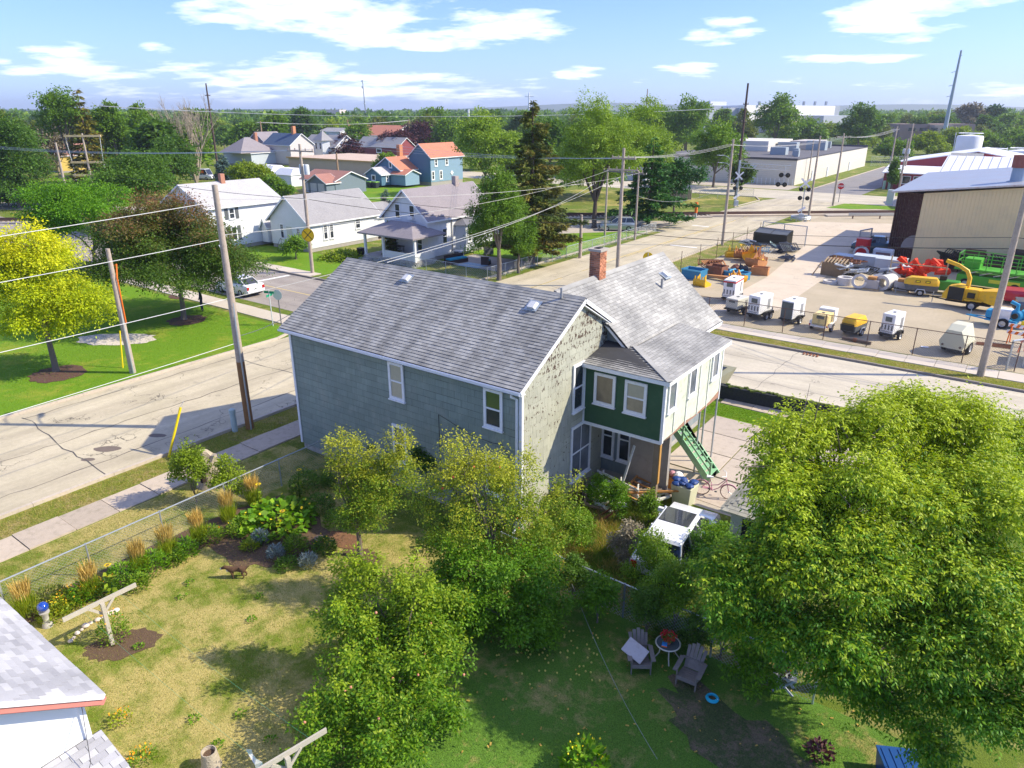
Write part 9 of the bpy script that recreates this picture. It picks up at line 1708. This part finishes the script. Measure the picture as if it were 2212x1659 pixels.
# trees beyond: individuals made from a few kinds
protos = []
for k, (lf, H_, R_) in enumerate((('green', 11, 4.6), ('dark', 12, 4.4), ('olive', 10, 5.0), ('green', 13, 5.4), ('lime', 9, 4.6), ('dark', 10, 5.2))):
    t = tree_from('leafy_tree', 'x', (0, 0, 0), dup_lobes(None, R_, H_, .8, 6, 400 + k), lf, 230, 16, .95, .6, .95, .3, 400 + k, tips=4, twig=0, group='trees of the town beyond the tracks'); protos.append(t)
KN = ('mid green', 'dark green', 'olive', 'tall green', 'yellow green', 'broad dark'); used = set(); sets = {}; ORD = 'first second third fourth fifth sixth seventh eighth ninth tenth eleventh twelfth thirteenth fourteenth fifteenth sixteenth seventeenth eighteenth nineteenth twentieth'.split(); rr_ = random.Random(12)
for i in range(215):
    for _ in range(30):
        px = rr_.uniform(-60, 2270); lo = 130 if px < 440 else 235 if px < 1010 else 120 if px < 1480 else 275 if px < 1900 else 330; d = lo + (rr_.random() ** .8) * (470 - lo)
        if px > 1490 and px < 1870: continue
        a = at_depth(px, 300, d)
        if -32 < a.x < -8 and a.y < 330: continue
        break
    k = rr_.randrange(6); s_ = rr_.uniform(.75, 1.15); o = protos[k] if k not in used else copy_tree(protos[k]); used.add(k); o.location = (a.x, a.y, 0); o.scale = (s_ * rr_.uniform(.9, 1.25), s_ * rr_.uniform(.9, 1.25), s_ * rr_.uniform(.8, 1.12)); o.rotation_euler = (0, 0, rr_.random() * 6)
    zone = 'far left' if px < 400 else 'left centre' if px < 900 else 'centre' if px < 1400 else 'right centre' if px < 1900 else 'far right'
    sets.setdefault(KN[k] + ' tree ' + ('near the houses, ' if d < 260 else 'deep in the town, ') + zone, []).append((px, o))
for lb, l in sets.items():
    for k, (px, o) in enumerate(sorted(l, key=lambda e: e[0])): o['label'] = lb + ', ' + ORD[k] + ' of its kind from the left'
def forest(name, n, d0, d1, hm, sz, per, seed, leaf):
    rg = np.random.default_rng(seed); px = rg.uniform(-250, 2460, n); d = d0 * (d1 / d0) ** rg.random(n); u = (px - CX) / F; x = CAM.x + d * (u * _ax.x + _ay.x); y = CAM.y + d * (u * _ax.y + _ay.y); R_ = rg.uniform(4, 7, n) * sz; H_ = hm * rg.uniform(.7, 1.25, n)
    kp = (px < 1500) | (px > 1870) | (d > 690); x, y, R_, H_ = x[kp], y[kp], R_[kp], H_[kp]; n = len(x)
    q = norm(rg.normal(size=(n, per, 3))); q[..., 2] = np.abs(q[..., 2]); rad = rg.uniform(.7, 1.0, (n, per, 1)); p_ = q * rad * np.stack([R_, R_, H_ * .6], 1)[:, None] + np.stack([x, y, H_ * .38], 1)[:, None]
    dd = norm(q + rg.normal(size=q.shape) * .6).reshape(-1, 3); p_ = p_.reshape(-1, 3); m = len(p_); V, Q = kites(rg, p_, dd, 2.6 * sz, 1.9 * sz, up=np.array([0, 0, 1.])); ct = np.repeat(rg.random(n), per); tint = np.stack([.6 * ct + .4 * rg.random(m), .6 * ct + .4 * rg.random(m), ct ** 2], 1)
    o = P(name, np_mesh(name, V, Q, LV[leaf], np.repeat(tint, 4, 0)), None); o['kind'] = 'stuff'
forest('far_wood', 1500, 430, 1100, 11.5, 1.0, 60, 1, 'green'); forest('far_wood', 1700, 900, 3000, 13.5, 1.7, 46, 2, 'dark')
# air
hz = bpy.data.materials.new('haze'); hz.use_nodes = True; hn = hz.node_tree; hn.nodes.clear(); pv = hn.nodes.new('ShaderNodeVolumePrincipled'); pv.inputs['Color'].default_value = (.80, .88, 1.0, 1); pv.inputs['Density'].default_value = .0002; pv.inputs['Anisotropy'].default_value = .3
ho = hn.nodes.new('ShaderNodeOutputMaterial'); hn.links.new(pv.outputs[0], ho.inputs['Volume'])
struct('haze', MB().box(-7600, 7600, -7600, 7600, -1.5, 85), hz, 'stuff')
